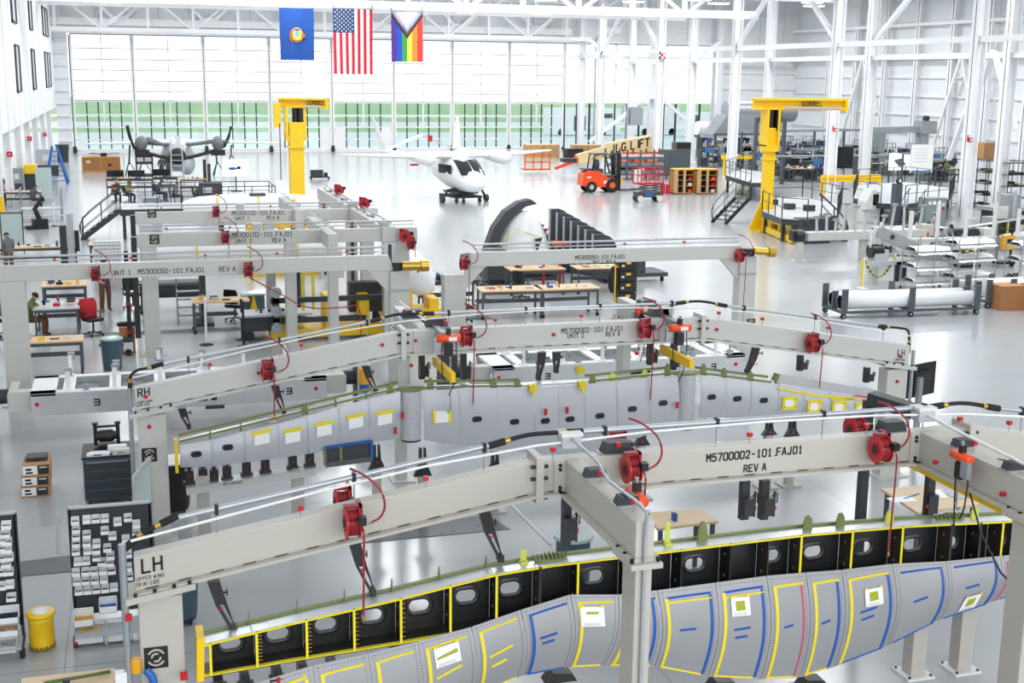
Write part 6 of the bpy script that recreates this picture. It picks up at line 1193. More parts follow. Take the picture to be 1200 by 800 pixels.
# ---- white aircraft ----
def ring(x, w, h, z, y, n=14): return None
def aircraft(label, loc, rz, paint, dark):
    t = T('aircraft', label, 'aircraft', loc, rz)
    def body(stations, m, nm, n=16):  # stations: (y, cx, cz, rx, rz)
        mb = MB(m); mb.loft([[V((cx+rx*cos(2*pi*k/n), y, cz+rz_*sin(2*pi*k/n))) for k in range(n)] for y, cx, cz, rx, rz_ in stations]); return mb.build(nm, t)
    body([(-3.2, 0, 1.15, .1, .1), (-3.0, 0, 1.2, .5, .4), (-2.5, 0, 1.3, .8, .62), (-1.8, 0, 1.5, 1.0, .85), (-.8, 0, 1.75, 1.05, 1.1), (.5, 0, 1.85, 1.0, 1.05), (2, 0, 2.0, .8, .8), (3.2, 0, 2.2, .5, .45), (3.9, 0, 2.35, .15, .15)], paint, 'fuselage')
    w = MB(paint)
    for s in (-1, 1):
        st = [(0, .2, 2.85, 1.7, .24), (2.6, .25, 2.8, 1.5, .2), (5.0, .55, 2.85, 1.0, .12), (7.4, .95, 2.95, .45, .05)]
        w.loft([[V((s*x, yc+c*(cos(a)*.5), z+h*sin(a))) for a in [2*pi*k/12 for k in range(12)]] for x, yc, z, c, h in st])
    w.build('wing', t)
    for s in (-1, 1):
        body([(-2.1, s*2.6, 2.7, .05, .05), (-2.0, s*2.6, 2.7, .3, .28), (-1.5, s*2.6, 2.7, .44, .42), (-.6, s*2.6, 2.72, .42, .4), (1.5, s*2.6, 2.75, .22, .22), (5.5, s*2.6, 2.85, .1, .12)], paint, 'boom_pod')
        f = MB(paint).loft([[V((s*x, yc+c*cos(a)*.5, z+.04*sin(a)*1.0)) if False else V((s*x+.05*sin(a), yc+c*cos(a)*.5, z)) for a in [2*pi*k/10 for k in range(10)]] for x, yc, z, c in ((2.6, 5.2, 2.85, 1.2), (2.9, 5.6, 4.2, .8), (3.1, 6.0, 5.0, .35))]); f.build('tail_fin', t)
        MB(paint).bar((s*2.6, -1.2, 3.14), (s*2.6+1.0, -.9, 3.18), .12, .03).bar((s*2.6, -1.2, 3.14), (s*2.6-1.0, -1.5, 3.18), .12, .03).build('lift_rotor', t)
        MB(paint).loft([[V((s*2.6-s*x, 5.2+c*cos(a)*.5, 2.85+dz+.03*sin(a))) for a in [2*pi*k/8 for k in range(8)]] for x, c, dz in ((0, .9, 0), (2.6, .9, 1.0))]).build('tail_plane', t)
    gl = MB('glass_dark')
    for s, x0, x1 in ((-1, -.82, -.04), (1, .04, .82)):
        gl.loft([[V((x0+(x1-x0)*u, -2.32-.5*(1-abs(u*s-(1 if s > 0 else 0)))*0-.42*(1-((x0+(x1-x0)*u)/1.0)**2)+dy, z)) for u in [k/5 for k in range(6)]] for z, dy in ((1.75, .1), (2.1, .5), (2.45, .98), (2.62, 1.35))], cap=False, close=False)
    gl.build('windscreen', t)
    for s in (-1, 1): MB('glass_dark').loft([[V((s*(1.01+.03*k), y, z)) for y, k in ((-1.4, 0), (-.4, 1), (.4, .6))] for z in (1.75, 2.3)], cap=False, close=False).build('side_window', t)
    MB('red').bx(-1.7, -1.2, 3.0, 3.2, 2.0, 2.12).bx(-.3, -.1, 3.2, 3.5, 3.5, 3.9).build('red_cover', t)
    g = MB('dark')
    for s in (-1, 1): g.tube([(s*.3, -1.3, .9), (s*1.2, -1.2, .75), (s*1.45, -1.2, .3)], .09, 8).cyl((s*1.42, -1.2, .22), (s*1.62, -1.2, .22), .22, 12)
    g.build('landing_gear', t); d = MB('dark').bx(-.9, .9, -1.9, .6, .3, .42).bx(-.7, .7, -1.7, .4, .55, .65)
    for x in (-.8, .8):
        for y in (-1.7, .5): d.cyl((x-.06, y, .15), (x+.06, y, .15), .15, 10)
    d.bar((-.7, -1.7, .6), (.7, -1.75, .4), .06).bar((.7, -1.7, .6), (-.7, -1.75, .4), .06).build('dolly', t)
    return t
v = G(543, 238); aircraft('white winged aircraft with a glazed cockpit standing before the hangar doors', (v.x, v.y+1.9, 0), .22, 'plane', 'dark')
# far left aircraft: grey wing, rear view, on tripods
YD = 97.0
def D(px, py, dy=0): p = PY(px, py, YD+dy); return V((p.x-dxx, dy, p.z))
dxx = PY(207, 170, YD).x
t = T('tail_first_aircraft', 'dark boomed aircraft under assembly near the left hangar doors', 'aircraft', (dxx, YD, 0))
w = MB('plane').loft([[D(px, py)+V((0, c*cos(a), h*sin(a))) for a in [2*pi*k/10 for k in range(10)]] for px, py, c, h in ((100, 168.5, .3, .05), (150, 167.5, .7, .1), (207, 166, 1.0, .22), (262, 166, .7, .1), (330, 168, .3, .05))]); w.build('wing', t)
MB('planed').loft([[D(px, py, -.9)+V((0, .4*cos(a), h*sin(a))) for a in [2*pi*k/10 for k in range(10)]] for px, py, h in ((158, 167, .25), (175, 165, .3), (190, 169, .12), (225, 169, .12), (245, 166, .16), (268, 166, .12))]).build('wing_inboard', t)
MB('black').tube([D(149, 147, -1), D(152, 160, -1), D(157, 173, -1.2), D(168, 178, -1.4), D(186, 183, -1.6), D(203, 186, -1.7)], .12, 8).tube([D(271, 148, -1), D(268, 160, -1), D(263, 171, -1.2), D(250, 177, -1.4), D(232, 182, -1.6), D(214, 186, -1.7)], .12, 8).build('tail_boom', t)
for px in (166, 255): p = D(px, 168, -1.3); MB('planed').ell(p, (.42, .8, .55), 12, 8).build('pod', t); MB('black').bx(p.x-.5, p.x+.5, -1.6, -1.0, p.z-.85, p.z-.45).build('motor', t)
MB('silver').loft([[D(208, 180)+V((r_*cos(a), y, 1.15*r_*sin(a))) for a in [2*pi*k/14 for k in range(14)]] for y, r_ in ((-1.6, .5), (-1.2, .95), (0, 1.15), (2, .9), (3, .3))]).build('fuselage', t); MB('black').ell(D(208, 183, -1.6), (.6, .3, .6), 12, 7).build('tail_hub', t)
p = D(219, 192, -.8); MB('lightgrey').ell(p, (.6, 1.1, .8), 12, 8).build('belly_fairing', t)
for px, py in ((152, 206), (168, 202), (255, 206), (271, 196)):
    p = G(px, py); q_ = D(px, 169); x = p.x-dxx; y = p.y-YD; m = MB('dark').cyl((x, y, .9), (q_.x+0, 0 if abs(y) > 3 else y, q_.z-.1), .07, 6)
    for a in (0, 2.1, 4.2): m.bar((x, y, 1.1), (x+.6*cos(a), y+.6*sin(a), .03), .06)
    m.build('support_tripod', t)
person('person in a grey shirt working under the dark boomed aircraft', (G(190, 211).x, G(190, 211).y, 0), .3+pi, 'stand', ('shirt', 'jeans', 'shoe', 'skin'), 'hair', sc=1)
person('person in a plaid shirt standing under the dark boomed aircraft', (G(198, 212).x, G(198, 212).y, 0), pi, 'stand', ('plaid', 'jeans', 'shoe', 'skin'), 'hair')
p = G(209, 219); t = T('step_ladder', 'light step ladder under the dark boomed aircraft', 'ladder', (p.x, p.y, 0))
for s in (-.45, .45): MB('galv').bar((s, 0, 0), (s*.8, .9, 2.5), .08).bar((s, 1.6, 0), (s*.8, .9, 2.5), .06).build('side_rail', t)
for k in range(6): z = .3+k*.36; MB('galv').bx(-.42, .42, .36*z-.1, .36*z+.1, z, z+.05).build('step', t)
for lab, px, py, w, h, z, m_ in (('large white screen on a dark stand before the left hangar doors', 277, 212, 1.55, .95, .85, 'monitor_on'),):
    p = G(px, py+12); dd = display(lab, (p.x, p.y), 1.75, 1.1, 1.0, 0, m_)
    o = MB('blue').add([(-.1+.22*cos(k*pi/6)*1.3-.1, -.036, 1.5+.1*sin(k*pi/6)) for k in range(12)], [tuple(range(12))]).build('screen_image', dd); MB('navy').add([(.2+.14*cos(k*pi/6), -.036, 1.55+.11*sin(k*pi/6)) for k in range(12)], [tuple(range(12))]).build('screen_image', dd)
for k, (px, py, h) in enumerate(((241, 229, 2.3), (246, 231, 2.1))):
    p = G(px, py); t = T('dark_post', ('left' if k == 0 else 'right')+' of two dark slotted posts behind the platform', 'post', (p.x, p.y, 0)); MB('dark').bx(-.1, .1, -.1, .1, 0, h).build('tube', t); MB('dark').bx(-.3, .3, -.3, .3, 0, .05).build('base', t)
p = G(170, 212); t = T('equipment_cart', 'dark equipment cart by the crate and the aircraft', 'cart', (p.x, p.y+.3, 0)); MB('dark').bx(-.6, .6, -.4, .4, .3, .5).bx(-.6, .6, -.4, .4, 1.2, 1.9).bx(-.6, -.5, -.4, .4, .1, 1.9).bx(.5, .6, -.4, .4, .1, 1.9).build('frame', t); MB('offwhite').bx(-.5, -.05, -.41, -.4, 1.4, 1.7).bx(.05, .5, -.41, -.4, 1.4, 1.7).build('gauge_panel', t)
# crowd of benches and people on the far side of the left platform
for k, (px, py, lab, m_) in enumerate(((140, 232, 'dark far bench left of the drawer cabinets', 'dark'), (165, 232, 'second dark far bench along the platform', 'dark'), (195, 230, 'third dark far bench along the platform', 'charcoal'), (228, 232, 'far bench with wooden boxes near the dark posts', 'wood'))):
    p = G(px, py); workbench(lab, (p.x, p.y+1.5), 1.6, .8, 1.1, 0, None, m_); smalls(40+k, p.x, p.y+1.5, 1.1, 1.4, .6, 9, lab.replace('far bench', 'bench')); 
    if k < 3: d_ = display('black monitor on the %s' % lab, (p.x-.2, p.y+1.7), 1.0, .38, 1.2, 0, 'screen', None, 'dark', 'black', z0=1.1)
for k, (px, py, c_, lab) in enumerate(((137, 237, 'pants', 'seated worker with a pale cap at the leftmost far bench'), (151, 238, 'olive', 'seated worker in khaki at the far benches'), (187, 236, 'plaid', 'seated worker in dark plaid at the far benches'), (205, 240, 'shirt', 'seated worker with brown hair at the drawer end of the far benches'), (232, 240, 'green', 'worker in green sitting by the wooden boxes'))):
    p = G(px, py); person(lab, (p.x, p.y, 0), .2+k*.4, 'sit', (c_, 'jeans', 'shoe', 'skin'), 'hairl' if k % 2 else 'hair', cap='cardl' if k == 0 else None); chair('dark stool chair under the '+lab.split(' in ')[0].split(' with ')[0].split(' sitting')[0]+(', %s of the five' % ('first', 'second', 'third', 'fourth', 'fifth')[k]), (p.x-.0, p.y+.05), pi+.2+k*.4-pi)
for k, (px, py, w, d, h, m_, lab) in enumerate(((180, 268, .9, .7, 1.4, 'cabinet', 'grey electrical cabinet with a red stop button behind the crested gantries'), (250, 246, 1.3, .9, 1.4, 'dark', 'dark upright box between the crested gantries and the screen'))):
    p = G(px, py); t = T('control_cabinet', lab, 'cabinet', (p.x, p.y+2, 0)); MB(m_).bx(-w/2, w/2, -d/2, d/2, 0, h).build('body', t, .02); MB('red').cyl((w*.2, -d/2-.04, h*.75), (w*.2, -d/2, h*.75), .06, 8).build('stop_button', t); MB('lightgrey').bx(-w*.35, w*.05, -d/2-.01, -d/2, h*.6, h*.85).build('panel', t)
# pale airframe bodies lying between the gantries
def hull(label, c, L_, r, rz=0, m='vinyl', z=1.3, band='yb'):
    t = T('airframe_section', label, 'airframe', (c[0], c[1], 0), rz)
    MB(m).loft([[V((x*L_/2, r*k*cos(a), z+r*k*.85*sin(a))) for a in [2*pi*j/18 for j in range(18)]] for x, k in ((-1, .55), (-.8, .85), (-.4, 1), (.2, 1), (.6, .9), (.85, .7), (1, .4))]).build('skin', t)
    for x in (-.55, .0, .5): MB(band).loft([[V((x*L_/2+dx, (r*k+.012)*cos(a), z+(r*k+.012)*.85*sin(a))) for a in [2*pi*j/18 for j in range(18)]] for dx, k in ((-.03, 1), (.03, 1))], cap=False).build('tape_band', t)
    for x in (-.5, .5): MB('dark').bx(x*L_/2-.08, x*L_/2+.08, -r*.7, r*.7, .1, z-r*.7).bx(x*L_/2-.3, x*L_/2+.3, -r*.8, r*.8, 0, .12).build('cradle', t)
    MB('dark').bx(-.35, .35, -.4, .2, z+r*.8, z+r*.88).build('hatch', t); return t
hull('white airframe body behind the front crested gantry', (3.4, 40.2), 5.8, .64, 0, 'vinyl', 2.25); hull('white airframe body with a yellow edge behind the rear crested gantry', (5.4, 58.5), 6.5, .8, 0, 'vinyl', 1.7)
t = T('yellow_jig', 'yellow assembly jig frame behind the crested gantries', 'jig', (5.2, 50.2, 0)); MB('yellow').bx(-1.0, 2.2, -.2, .2, 1.8, 2.0).bx(-1, -.8, -.5, .5, .3, 1.9).bx(1.9, 2.2, -.5, .5, .3, 1.9).bx(-1.2, 2.3, -.6, .6, 0, .3).build('frame', t); MB('yellow').bar((.2, -.3, 1.9), (.9, -.5, 1.1), .2).build('ramp', t); MB('dark').bx(.9, 1.5, -.3, .2, 2.0, 2.4).build('drive', t)
t = T('yellow_wheel_jig', 'dark and yellow assembly cradle with white hand wheels under the UNIT 1 beam', 'jig', (5.1, 37.4, 0)); MB('yellow').bx(-1.4, 1.9, -.5, .5, .1, .35).bx(-1.2, -.9, -.4, .3, .35, .8).bx(.2, .5, -.5, .5, .35, 1.3).bx(1.2, 1.5, -.5, .5, .35, 1.3).build('base', t)
MB('dark').bx(-1.4, 2.0, -.55, -.4, 1.15, 1.3).bx(-1.4, 1.4, -.55, -.4, .55, .7).bx(-1.35, -1.15, -.55, -.4, .3, 1.6).bx(-2.2, -.6, -.3, .4, .3, .75).bx(1.0, 2.0, .0, .4, .7, 1.6).build('frame', t)
for z in (.45, .95, 1.5): 
    MB('galv').cyl((-1.25, -.75, z), (-1.25, -.55, z), .16, 16).cyl((-1.25, -.8, z), (-1.25, -.75, z), .06, 8).build('hand_wheel', t)
for x in (-.45, -.15): MB('yb').bx(x-.04, x+.04, -.5, -.42, .9, 2.35).build('yellow_post', t)
MB('offwhite').bx(.25, .75, -.6, -.58, 1.85, 2.25).build('instruction_sheet', t); MB('lightgrey').bx(-2.3, -.2, -.5, .5, .76, .82).build('deck', t); MB('black').cyl((-2.0, -.2, .15), (-2.0, .2, .15), .15, 12).cyl((1.8, -.3, .15), (1.8, .1, .15), .15, 12).build('wheel', t)
smalls(61, 3.9, 37.4, .83, 1.2, .6, 9, 'the dark and yellow cradle')
t = T('nose_cone', 'pale grey nose cone on a yellow stand right of the silver column', 'airframe', (8.0, 37.6, 0)); MB('vinyl').loft([[V((x, r_*cos(a), 1.85+dz+r_*sin(a))) for a in [2*pi*k/16 for k in range(16)]] for x, r_, dz in ((-.6, .25, 0), (-.3, .55, 0), (.2, .7, -.05), (.5, .55, -.2), (.7, .3, -.35))]).build('shell', t); MB('yellow').bx(-.9, .9, -.5, .5, .5, .75).bx(-.3, .0, -.3, .3, .75, 1.3).bx(.5, .8, -.4, .4, .75, 1.05).build('stand', t); MB('dark').bx(-.8, .8, -.4, .4, .2, .5).build('undercarriage', t); MB('black').cyl((-.7, -.5, .1), (-.7, -.4, .1), .1, 10).cyl((.7, -.5, .1), (.7, -.4, .1), .1, 10).build('caster', t); MB('red').cyl((.1, -.68, 1.95), (.1, -.64, 1.95), .04, 8).build('marker', t)
person('worker in a navy shirt leaning at the pale nose cone', (7.1, 38.5, 0), .8, 'bend', ('navy', 'jeans', 'shoe', 'skin'), 'hair')
t = workbench('dark bench crowded with tools behind the pale nose cone', (9.9, 40.5), 2.0, .8, 1.1, 0, None, 'dark'); smalls(62, 9.9, 40.5, 1.1, 1.7, .6, 9, 'the dark bench behind the nose cone')
chair('black shop chair between the nose cone and the UNIT 2 post', (9.9, 38.6), .6)
# ---- moulds, panel rack and tables in the centre ----
v = G(592, 318); t = T('white_mould', 'white shell moulding under a dark curved arch behind the UNIT 2 beam', 'mould', (14.6, 47.2, 0))
MB('plane').loft([[V((x*w_, y, z)) for x, y in ((-1, 0), (-.5, -.35), (.1, -.5), (.7, -.2), (1, .3), (.6, .9), (-.2, 1), (-.9, .7))] for z, w_ in ((.4, 1.2), (.9, 1.15), (1.6, .95), (2.1, .72), (2.45, .4), (2.6, .12))]).build('shell', t)
MB('charcoal').loft([[V((x, -.25, z)), V((x, .35, z)), V((x+wd*.7, .35, z-wd*.45)), V((x+wd*.7, -.25, z-wd*.45))] for x, z, wd in ((-1.75, .3, .55), (-1.6, 1.2, .5), (-1.3, 2.0, .45), (-.85, 2.6, .4), (-.3, 2.95, .38), (.15, 3.05, .38))], smooth=False).build('arch', t); MB('yb').bar((-.95, -.42, 1.0), (-.75, -.42, 1.9), .03).bar((-.6, -.5, 2.0), (.5, -.5, 1.6), .02).build('tape_line', t); MB('dark').prism([(.25, 1.55), (.55, 1.6), (.42, 1.25), (.33, 1.0)], -.56, -.5).bx(.3, .65, -.6, -.4, .65, .95).build('sensor_head', t); MB('dark').bx(-1.8, 1.3, -.3, 1, .1, .4).build('base', t)
for k in range(7):
    x = 16.55+k*.2; y = 48.6-k*.3; h = 2.5-k*.14; w = .95
    t = T('curved_panel', 'dark grey curved panel standing on edge, %s of the rank of seven' % ('tall rearmost', 'second rearmost', 'third from the rear', 'middle one', 'third from the front', 'second from the front', 'low frontmost')[k], 'panel', (x, y, 0), 0, 'rank of dark curved panels')
    P = [(-w/2, .35), (w*.62, .35), (w*.62, h*.42), (w*.58, h*.6), (w*.5, h*.76), (w*.36, h*.88), (w*.16, h*.96), (-w*.1, h), (-w/2, h)]
    MB('charcoal').prism(P, -.09, .09).build('panel', t, .02); MB('lightgrey').prism([(-w/2-.02, .33), (-w/2, .33), (-w/2, h+.02), (-w/2-.02, h+.02)], -.1, .1).build('edge', t); MB('slate').bx(-w/2, w/2, -.12, .12, 0, .35).build('shoe', t)
t = T('panel_cart', 'grey steel cart frame beside the rank of curved panels', 'cart', (16.3, 48.2, 0))
for x in (-.7, .6):
    for y in (-.6, .8): MB('slate').bx(x-.03, x+.03, y-.03, y+.03, 0, 1.5).build('upright', t)
MB('slate').bx(-.7, .6, -.6, .8, .4, .46).bx(-.7, .6, -.62, -.57, 1.1, 1.15).build('frame', t); MB('orangeb').bx(-.2, .5, -.3, .2, 1.1, 1.25).build('orange_tray', t)
for k, (x, y) in enumerate(((15.75, 51.5), (16.1, 50.9), (16.4, 50.2))):
    t = T('dark_bin', ('rearmost', 'middle', 'front')[k]+' of three dark boxes stacked behind the white moulding', 'box', (x, y, 0)); MB('charcoal').bx(-.35, .35, -.3, .3, 0, 1.9-k*.35).build('body', t, .02); MB('dark').bx(-.38, .38, -.33, .33, 1.9-k*.35, 1.98-k*.35).build('lid', t)
t = T('red_trolley', 'small red topped trolley behind the white moulding', 'trolley', (17.2, 51.8, 0)); MB('red').bx(-.35, .35, -.2, .2, 1.25, 1.32).build('tray', t); MB('slate').bx(-.3, -.26, -.2, .2, 0, 1.25).bx(.26, .3, -.2, .2, 0, 1.25).bx(-.3, .3, -.2, .2, .2, .25).build('frame', t)
def pxbench(label, a, b, wheels=True, d=1.0, h=.95, seed=None, n=8, what=None, shelf=True):
    p, q_ = G(*a), G(*b); c = (p+q_)/2; w = (q_-p).length+.15; rz = math.atan2(q_.y-p.y, q_.x-p.x); dv = V((-sin(rz), cos(rz), 0))*(d/2-.05); o = workbench(label, (c.x+dv.x, c.y+dv.y), w, d, h, rz, None, 'wood', shelf, wheels)
    if seed: smalls(seed, c.x+dv.x, c.y+dv.y, h, w*.75, d*.5, n, what)
    return o
pxbench('front wood topped rolling table behind the RH gantry, left half', (566, 375), (634, 373), seed=71, n=8, what='the left front rolling table')
pxbench('front wood topped rolling table behind the RH gantry, right half', (637, 373), (700, 370), seed=72, n=7, what='the right front rolling table')
pxbench('rear wood topped rolling table below the UNIT 2 beam, left one', (600, 347), (660, 345), seed=73, n=6, what='the left rear rolling table')
pxbench('rear wood topped rolling table below the UNIT 2 beam, right one', (678, 345), (738, 343), seed=74, n=5, what='the right rear rolling table')
t = T('red_bench_tool', 'red bar tool frame on the rear rolling tables', 'tool', (14.5, 43.5, 0)); MB('red').bx(-.35, .35, -.06, .06, 1.06, 1.16).bx(-.35, -.28, -.06, .06, .0, 1.06).bx(.28, .35, -.06, .06, .0, 1.06).build('frame', t)
chair('black office chair left of the front rolling tables', (11.55, 42.0), 1.2); chair('black office chair behind the front rolling tables', (13.0, 42.3), 2.4)
t = T('dark_trestle', 'dark trestle with a slanted plank left of the rear rolling tables', 'trestle', (12.4, 44.6, 0)); MB('slate').bar((-1.0, -.4, 0), (-.85, -.3, 1.35), .1).bar((-.2, -.4, 0), (-.35, -.3, 1.35), .1).bx(-.95, -.25, -.38, -.25, 1.3, 1.4).bar((-.9, -.3, 1.3), (.9, 1.6, 1.2), .5, .12).build('frame', t); MB('charcoal').bx(.2, 1.6, .8, 2.2, .2, .9).build('base_box', t)
t = T('base_fixture', 'dark wheeled base fixture right of the rear rolling tables', 'fixture', (18.2, 45.5, 0)); MB('charcoal').bx(-1.0, .6, -.5, .8, .35, .9).bx(-1.2, 1.5, -.6, .9, .2, .35).build('body', t)
for x in (-1, 1.3): MB('rubber').cyl((x-.04, -.5, .1), (x+.04, -.5, .1), .1, 10).build('caster', t)
t = T('tool_tower', 'black tower of stacked tool cases with yellow latches by the RH gantry', 'tool case', (16.1, 40.3, 0))
for k in range(4):
    o = MB('black').bx(-.32, .32, -.28, .28, .12+k*.38, .48+k*.38).build('case', t, .02); MB('yellow').bx(-.08, .08, -.3, -.28, .34+k*.38, .42+k*.38).bx(-.34, -.32, -.15, .15, .2+k*.38, .26+k*.38).build('latch', o); MB('offwhite').bx(-.25, -.15, -.29, -.28, .25+k*.38, .32+k*.38).build('label_patch', o)
for x in (-.25, .25): MB('rubber').cyl((x-.03, -.2, .06), (x+.03, -.2, .06), .06, 10).build('wheel', t)
t = T('black_bag', 'black cloth bag hanging beside the tool tower', 'bag', (15.6, 40.1, 0)); MB('black').loft([[V((w_*cos(a), .12*sin(a), z)) for a in [2*pi*k/10 for k in range(10)]] for z, w_ in ((.5, .1), (.7, .2), (1.1, .22), (1.4, .08))]).build('cloth', t); MB('yellow').bx(-.02, .02, -.15, -.12, .0, 1.5).build('strap', t)
# back of monitor beyond the RH gantry right post
v = G(1090, 480); p = PY(1090, 480, 22.0); t = T('tilted_monitor', 'large black monitor seen from behind beside the RH gantry right post', 'monitor', (p.x-.1, 22.3, 0), .35)
MB('black').bx(-.42, .5, -.03, .03, 1.25, 1.95).bx(-.3, .25, -.1, -.03, 1.35, 1.8).build('housing', t, .01); MB('galv').bx(-.25, -.12, -.18, -.1, 0, 1.7).build('stand_pole', t); MB('dark').bx(-.5, .3, -.4, .3, 0, .06).build('base', t)
for k in range(6): MB('charcoal').bx(-.28, .23, -.105, -.1, 1.4+k*.06, 1.42+k*.06).build('vent', t)
t = T('black_bracket_arm', 'dark grey slanted box arm behind the front gantry right cross beam', 'arm', (9.0, 15.4, 0)); p = PY(1020, 470, 15.4); MB('dark').bar((p.x-9.0, 0, p.z+.05), (p.x-9+.4, -.7, p.z-.03), .22, .18).bx(p.x-9-.05, p.x-9+.07, 0, .12, 0, p.z).build('arm', t)
# plywood tables near the front wing
for lab, pts, z in (('plywood table top behind the front wing, left', ((757, 600), (820, 596), (842, 610), (770, 619)), .95), ('plywood table with papers behind the front wing, right', ((1032, 572), (1095, 568), (1150, 590), (1075, 600)), .95)):
    P = [G(a, b, z) for a, b in pts]; c = sum(P, V((0, 0, 0)))/4; t = T('plywood_table', lab, 'table', (c.x, c.y, 0)); MB('ply').prism([(q_.x-c.x, q_.y-c.y) for q_ in P], z-.04, z, 'z').build('table_top', t)
    for q_ in P: MB('slate').bx((q_.x-c.x)*.85-.03, (q_.x-c.x)*.85+.03, (q_.y-c.y)*.85-.03, (q_.y-c.y)*.85+.03, 0, z-.04).build('leg', t)
    if 'right' in lab:
        for k in range(5): o = MB(('paper', 'bluetape', 'yellow', 'paper', 'lightgrey')[k]).bx(-.22, .22, -.02 if k in (1, 2) else -.12, .02 if k in (1, 2) else .12, 0, .006).build('drawing_sheet'); o.location = (c.x-.5+k*.25, c.y+.1*(k % 2), z+.001*k); o.rotation_euler.z = .4*k; tag(o, ('white drawing at the left of the plywood table', 'blue strip across the plywood table', 'yellow strip across the plywood table', 'white drawing at the middle of the plywood table', 'grey folded sheet at the right of the plywood table')[k], 'paper')
    else: o = MB('bluetape').bx(-.03, .03, -.05, .05, 0, .12).build('blue_bottle'); o.location = (c.x-.15, c.y-.1, z); tag(o, 'small light blue bottle on the left plywood table', 'bottle')
p = G(672, 626, .95); t = T('round_table', 'round grey tub lid behind the front wing hinge', 'table', (p.x, p.y, 0)); MB('tealglass').cyl((0, 0, .9), (0, 0, .95), .3, 24).build('lid', t); MB('bluebin').cyl((0, 0, 0), (0, 0, .9), .26, 20).build('tub', t)
# forklift
v = G(712, 226); t = T('forklift', 'orange forklift truck with a black mast on the far floor', 'forklift', (v.x-.1, v.y+.9, 0))
MB('orange').prism([(-1.6, .45), (-1.55, 1.25), (-1.2, 1.5), (-.4, 1.45), (.2, 1.0), (.75, .95), (.8, .35), (-.6, .35), (-1.0, .4)], -.6, .6).build('body', t, .04); MB('charcoal').prism([(-1.5, 1.5), (-.5, 1.47), (-.1, 1.2), (-.1, 1.6), (-1.4, 1.62)], -.5, .5).bx(-.1, .75, -.5, .5, .95, 1.15).build('hood', t); MB('charcoal').ell((-.45, 0, 1.85), (.25, .25, .4), 10, 6).build('seat', t)
for y in (-.5, .5): MB('black').tube([(-.9, y, 1.5), (-.75, y, 2.55), (.35, y, 2.6), (.75, y, 1.2)], .06, 6).build('overhead_guard', t); MB('black').bx(.85, 1.0, y-.08, y+.08, .1, 2.7).bx(1.05, 1.15, y-.08, y+.08, .1, 2.6).build('mast_rail', t)
MB('black').bx(-.75, .4, -.5, .5, 2.56, 2.62).bx(.85, 1.1, -.5, .5, 1.0, 1.15).bx(.85, 1.1, -.5, .5, 2.5, 2.65).build('cross_member', t); MB('yellow').bx(1.15, 1.3, -.5, .5, .5, .95).build('carriage', t)
for y in (-.3, .3): MB('dark').bx(1.2, 2.3, y-.06, y+.06, .08, .14).build('fork', t)
for y in (-.62, .45):
    for x, r_ in ((-.95, .38), (.55, .48)): w = MB('rubber').cyl((x, y, r_), (x, y+.2, r_), r_, 18).build('wheel', t); MB('orangeb' if x > 0 else 'lightgrey').cyl((x, y-.01, r_), (x, y+.02, r_), r_*.45, 12).build('wheel_hub', t)
MB('offwhite').bx(-.1, .5, -.615, -.61, .6, .8).bx(-1.3, -1.0, -.615, -.61, 1.0, 1.1).build('decal', t)
# scissor lift
v = G(763, 237); t = T('scissor_lift', 'small scissor lift with a red guard rail beside the forklift', 'lift', (v.x, v.y+.6, 0)); MB('charcoal').bx(-.85, .85, -.4, .4, .3, .62).build('chassis', t, .03); MB('blue').bx(-.3, .25, -.41, -.4, .35, .55).bx(.0, .0, 0, 0, 0, 0).build('decal', t); MB('tape').bx(-.8, -.5, -.405, -.4, .32, .4).bx(.4, .8, -.405, -.4, .32, .4).build('hazard_strip', t)
sc_ = MB('dark')
for k in range(3):
    for s in (-1, 1): sc_.bar((-.75*s, -.35, .65+k*.15), (.75*s, -.35, .8+k*.15), .06)
sc_.build('scissor_arms', t); MB('red').bx(-.9, .9, -.42, .42, 1.1, 1.22).build('deck', t)
for y in (-.42, .42):
    for x in (-.88, -.3, .3, .88): MB('red').bx(x-.025, x+.025, y-.025, y+.025, 1.2, 2.15).build('rail_post', t)
    for z in (1.65, 2.13): MB('red').bx(-.9, .9, y-.025, y+.025, z-.025, z+.025).build('guard_rail', t)
for x in (-.65, .65): MB('offwhite').cyl((x, -.45, .2), (x, -.4, .2), .2, 14).build('wheel', t); MB('rubber').cyl((x, -.4, .2), (x, .45, .2), .2, 14).build('tyre', t)
# boom lift
YB2 = 99.0; p0, p1 = PY(676, 188, YB2), PY(762, 172, YB2); t = T('boom_lift', 'boom lift with a long beige boom and orange chassis behind the forklift', 'lift', ((p0.x+p1.x)/2, YB2, 0)); ox3 = (p0.x+p1.x)/2
a, b = PY(676, 187, YB2), PY(712, 177, YB2); c, d = PY(710, 177, YB2), PY(763, 167, YB2); rel = lambda v: V((v.x-ox3, 0, v.z))
MB('jlgbeige').bar(rel(a), rel(b), .45, .85).build('fly_boom', t); bo = MB('jlgbeige').bar(rel(c), rel(d), .6, 1.25).build('main_boom', t)
m = MB('black'); dr = rel(d)-rel(c); letters(m, 'JLG LIFT', rel(c)+V((.3, -.31, -.15)), .62, dr, wt=.2); m.build('lettering', bo); m = MB('black'); dr = rel(b)-rel(a); letters(m, '1-877 JLG LIFT', rel(a)+V((.9, -.235, -.12)), .26, dr, wt=.16); m.build('lettering', bo)
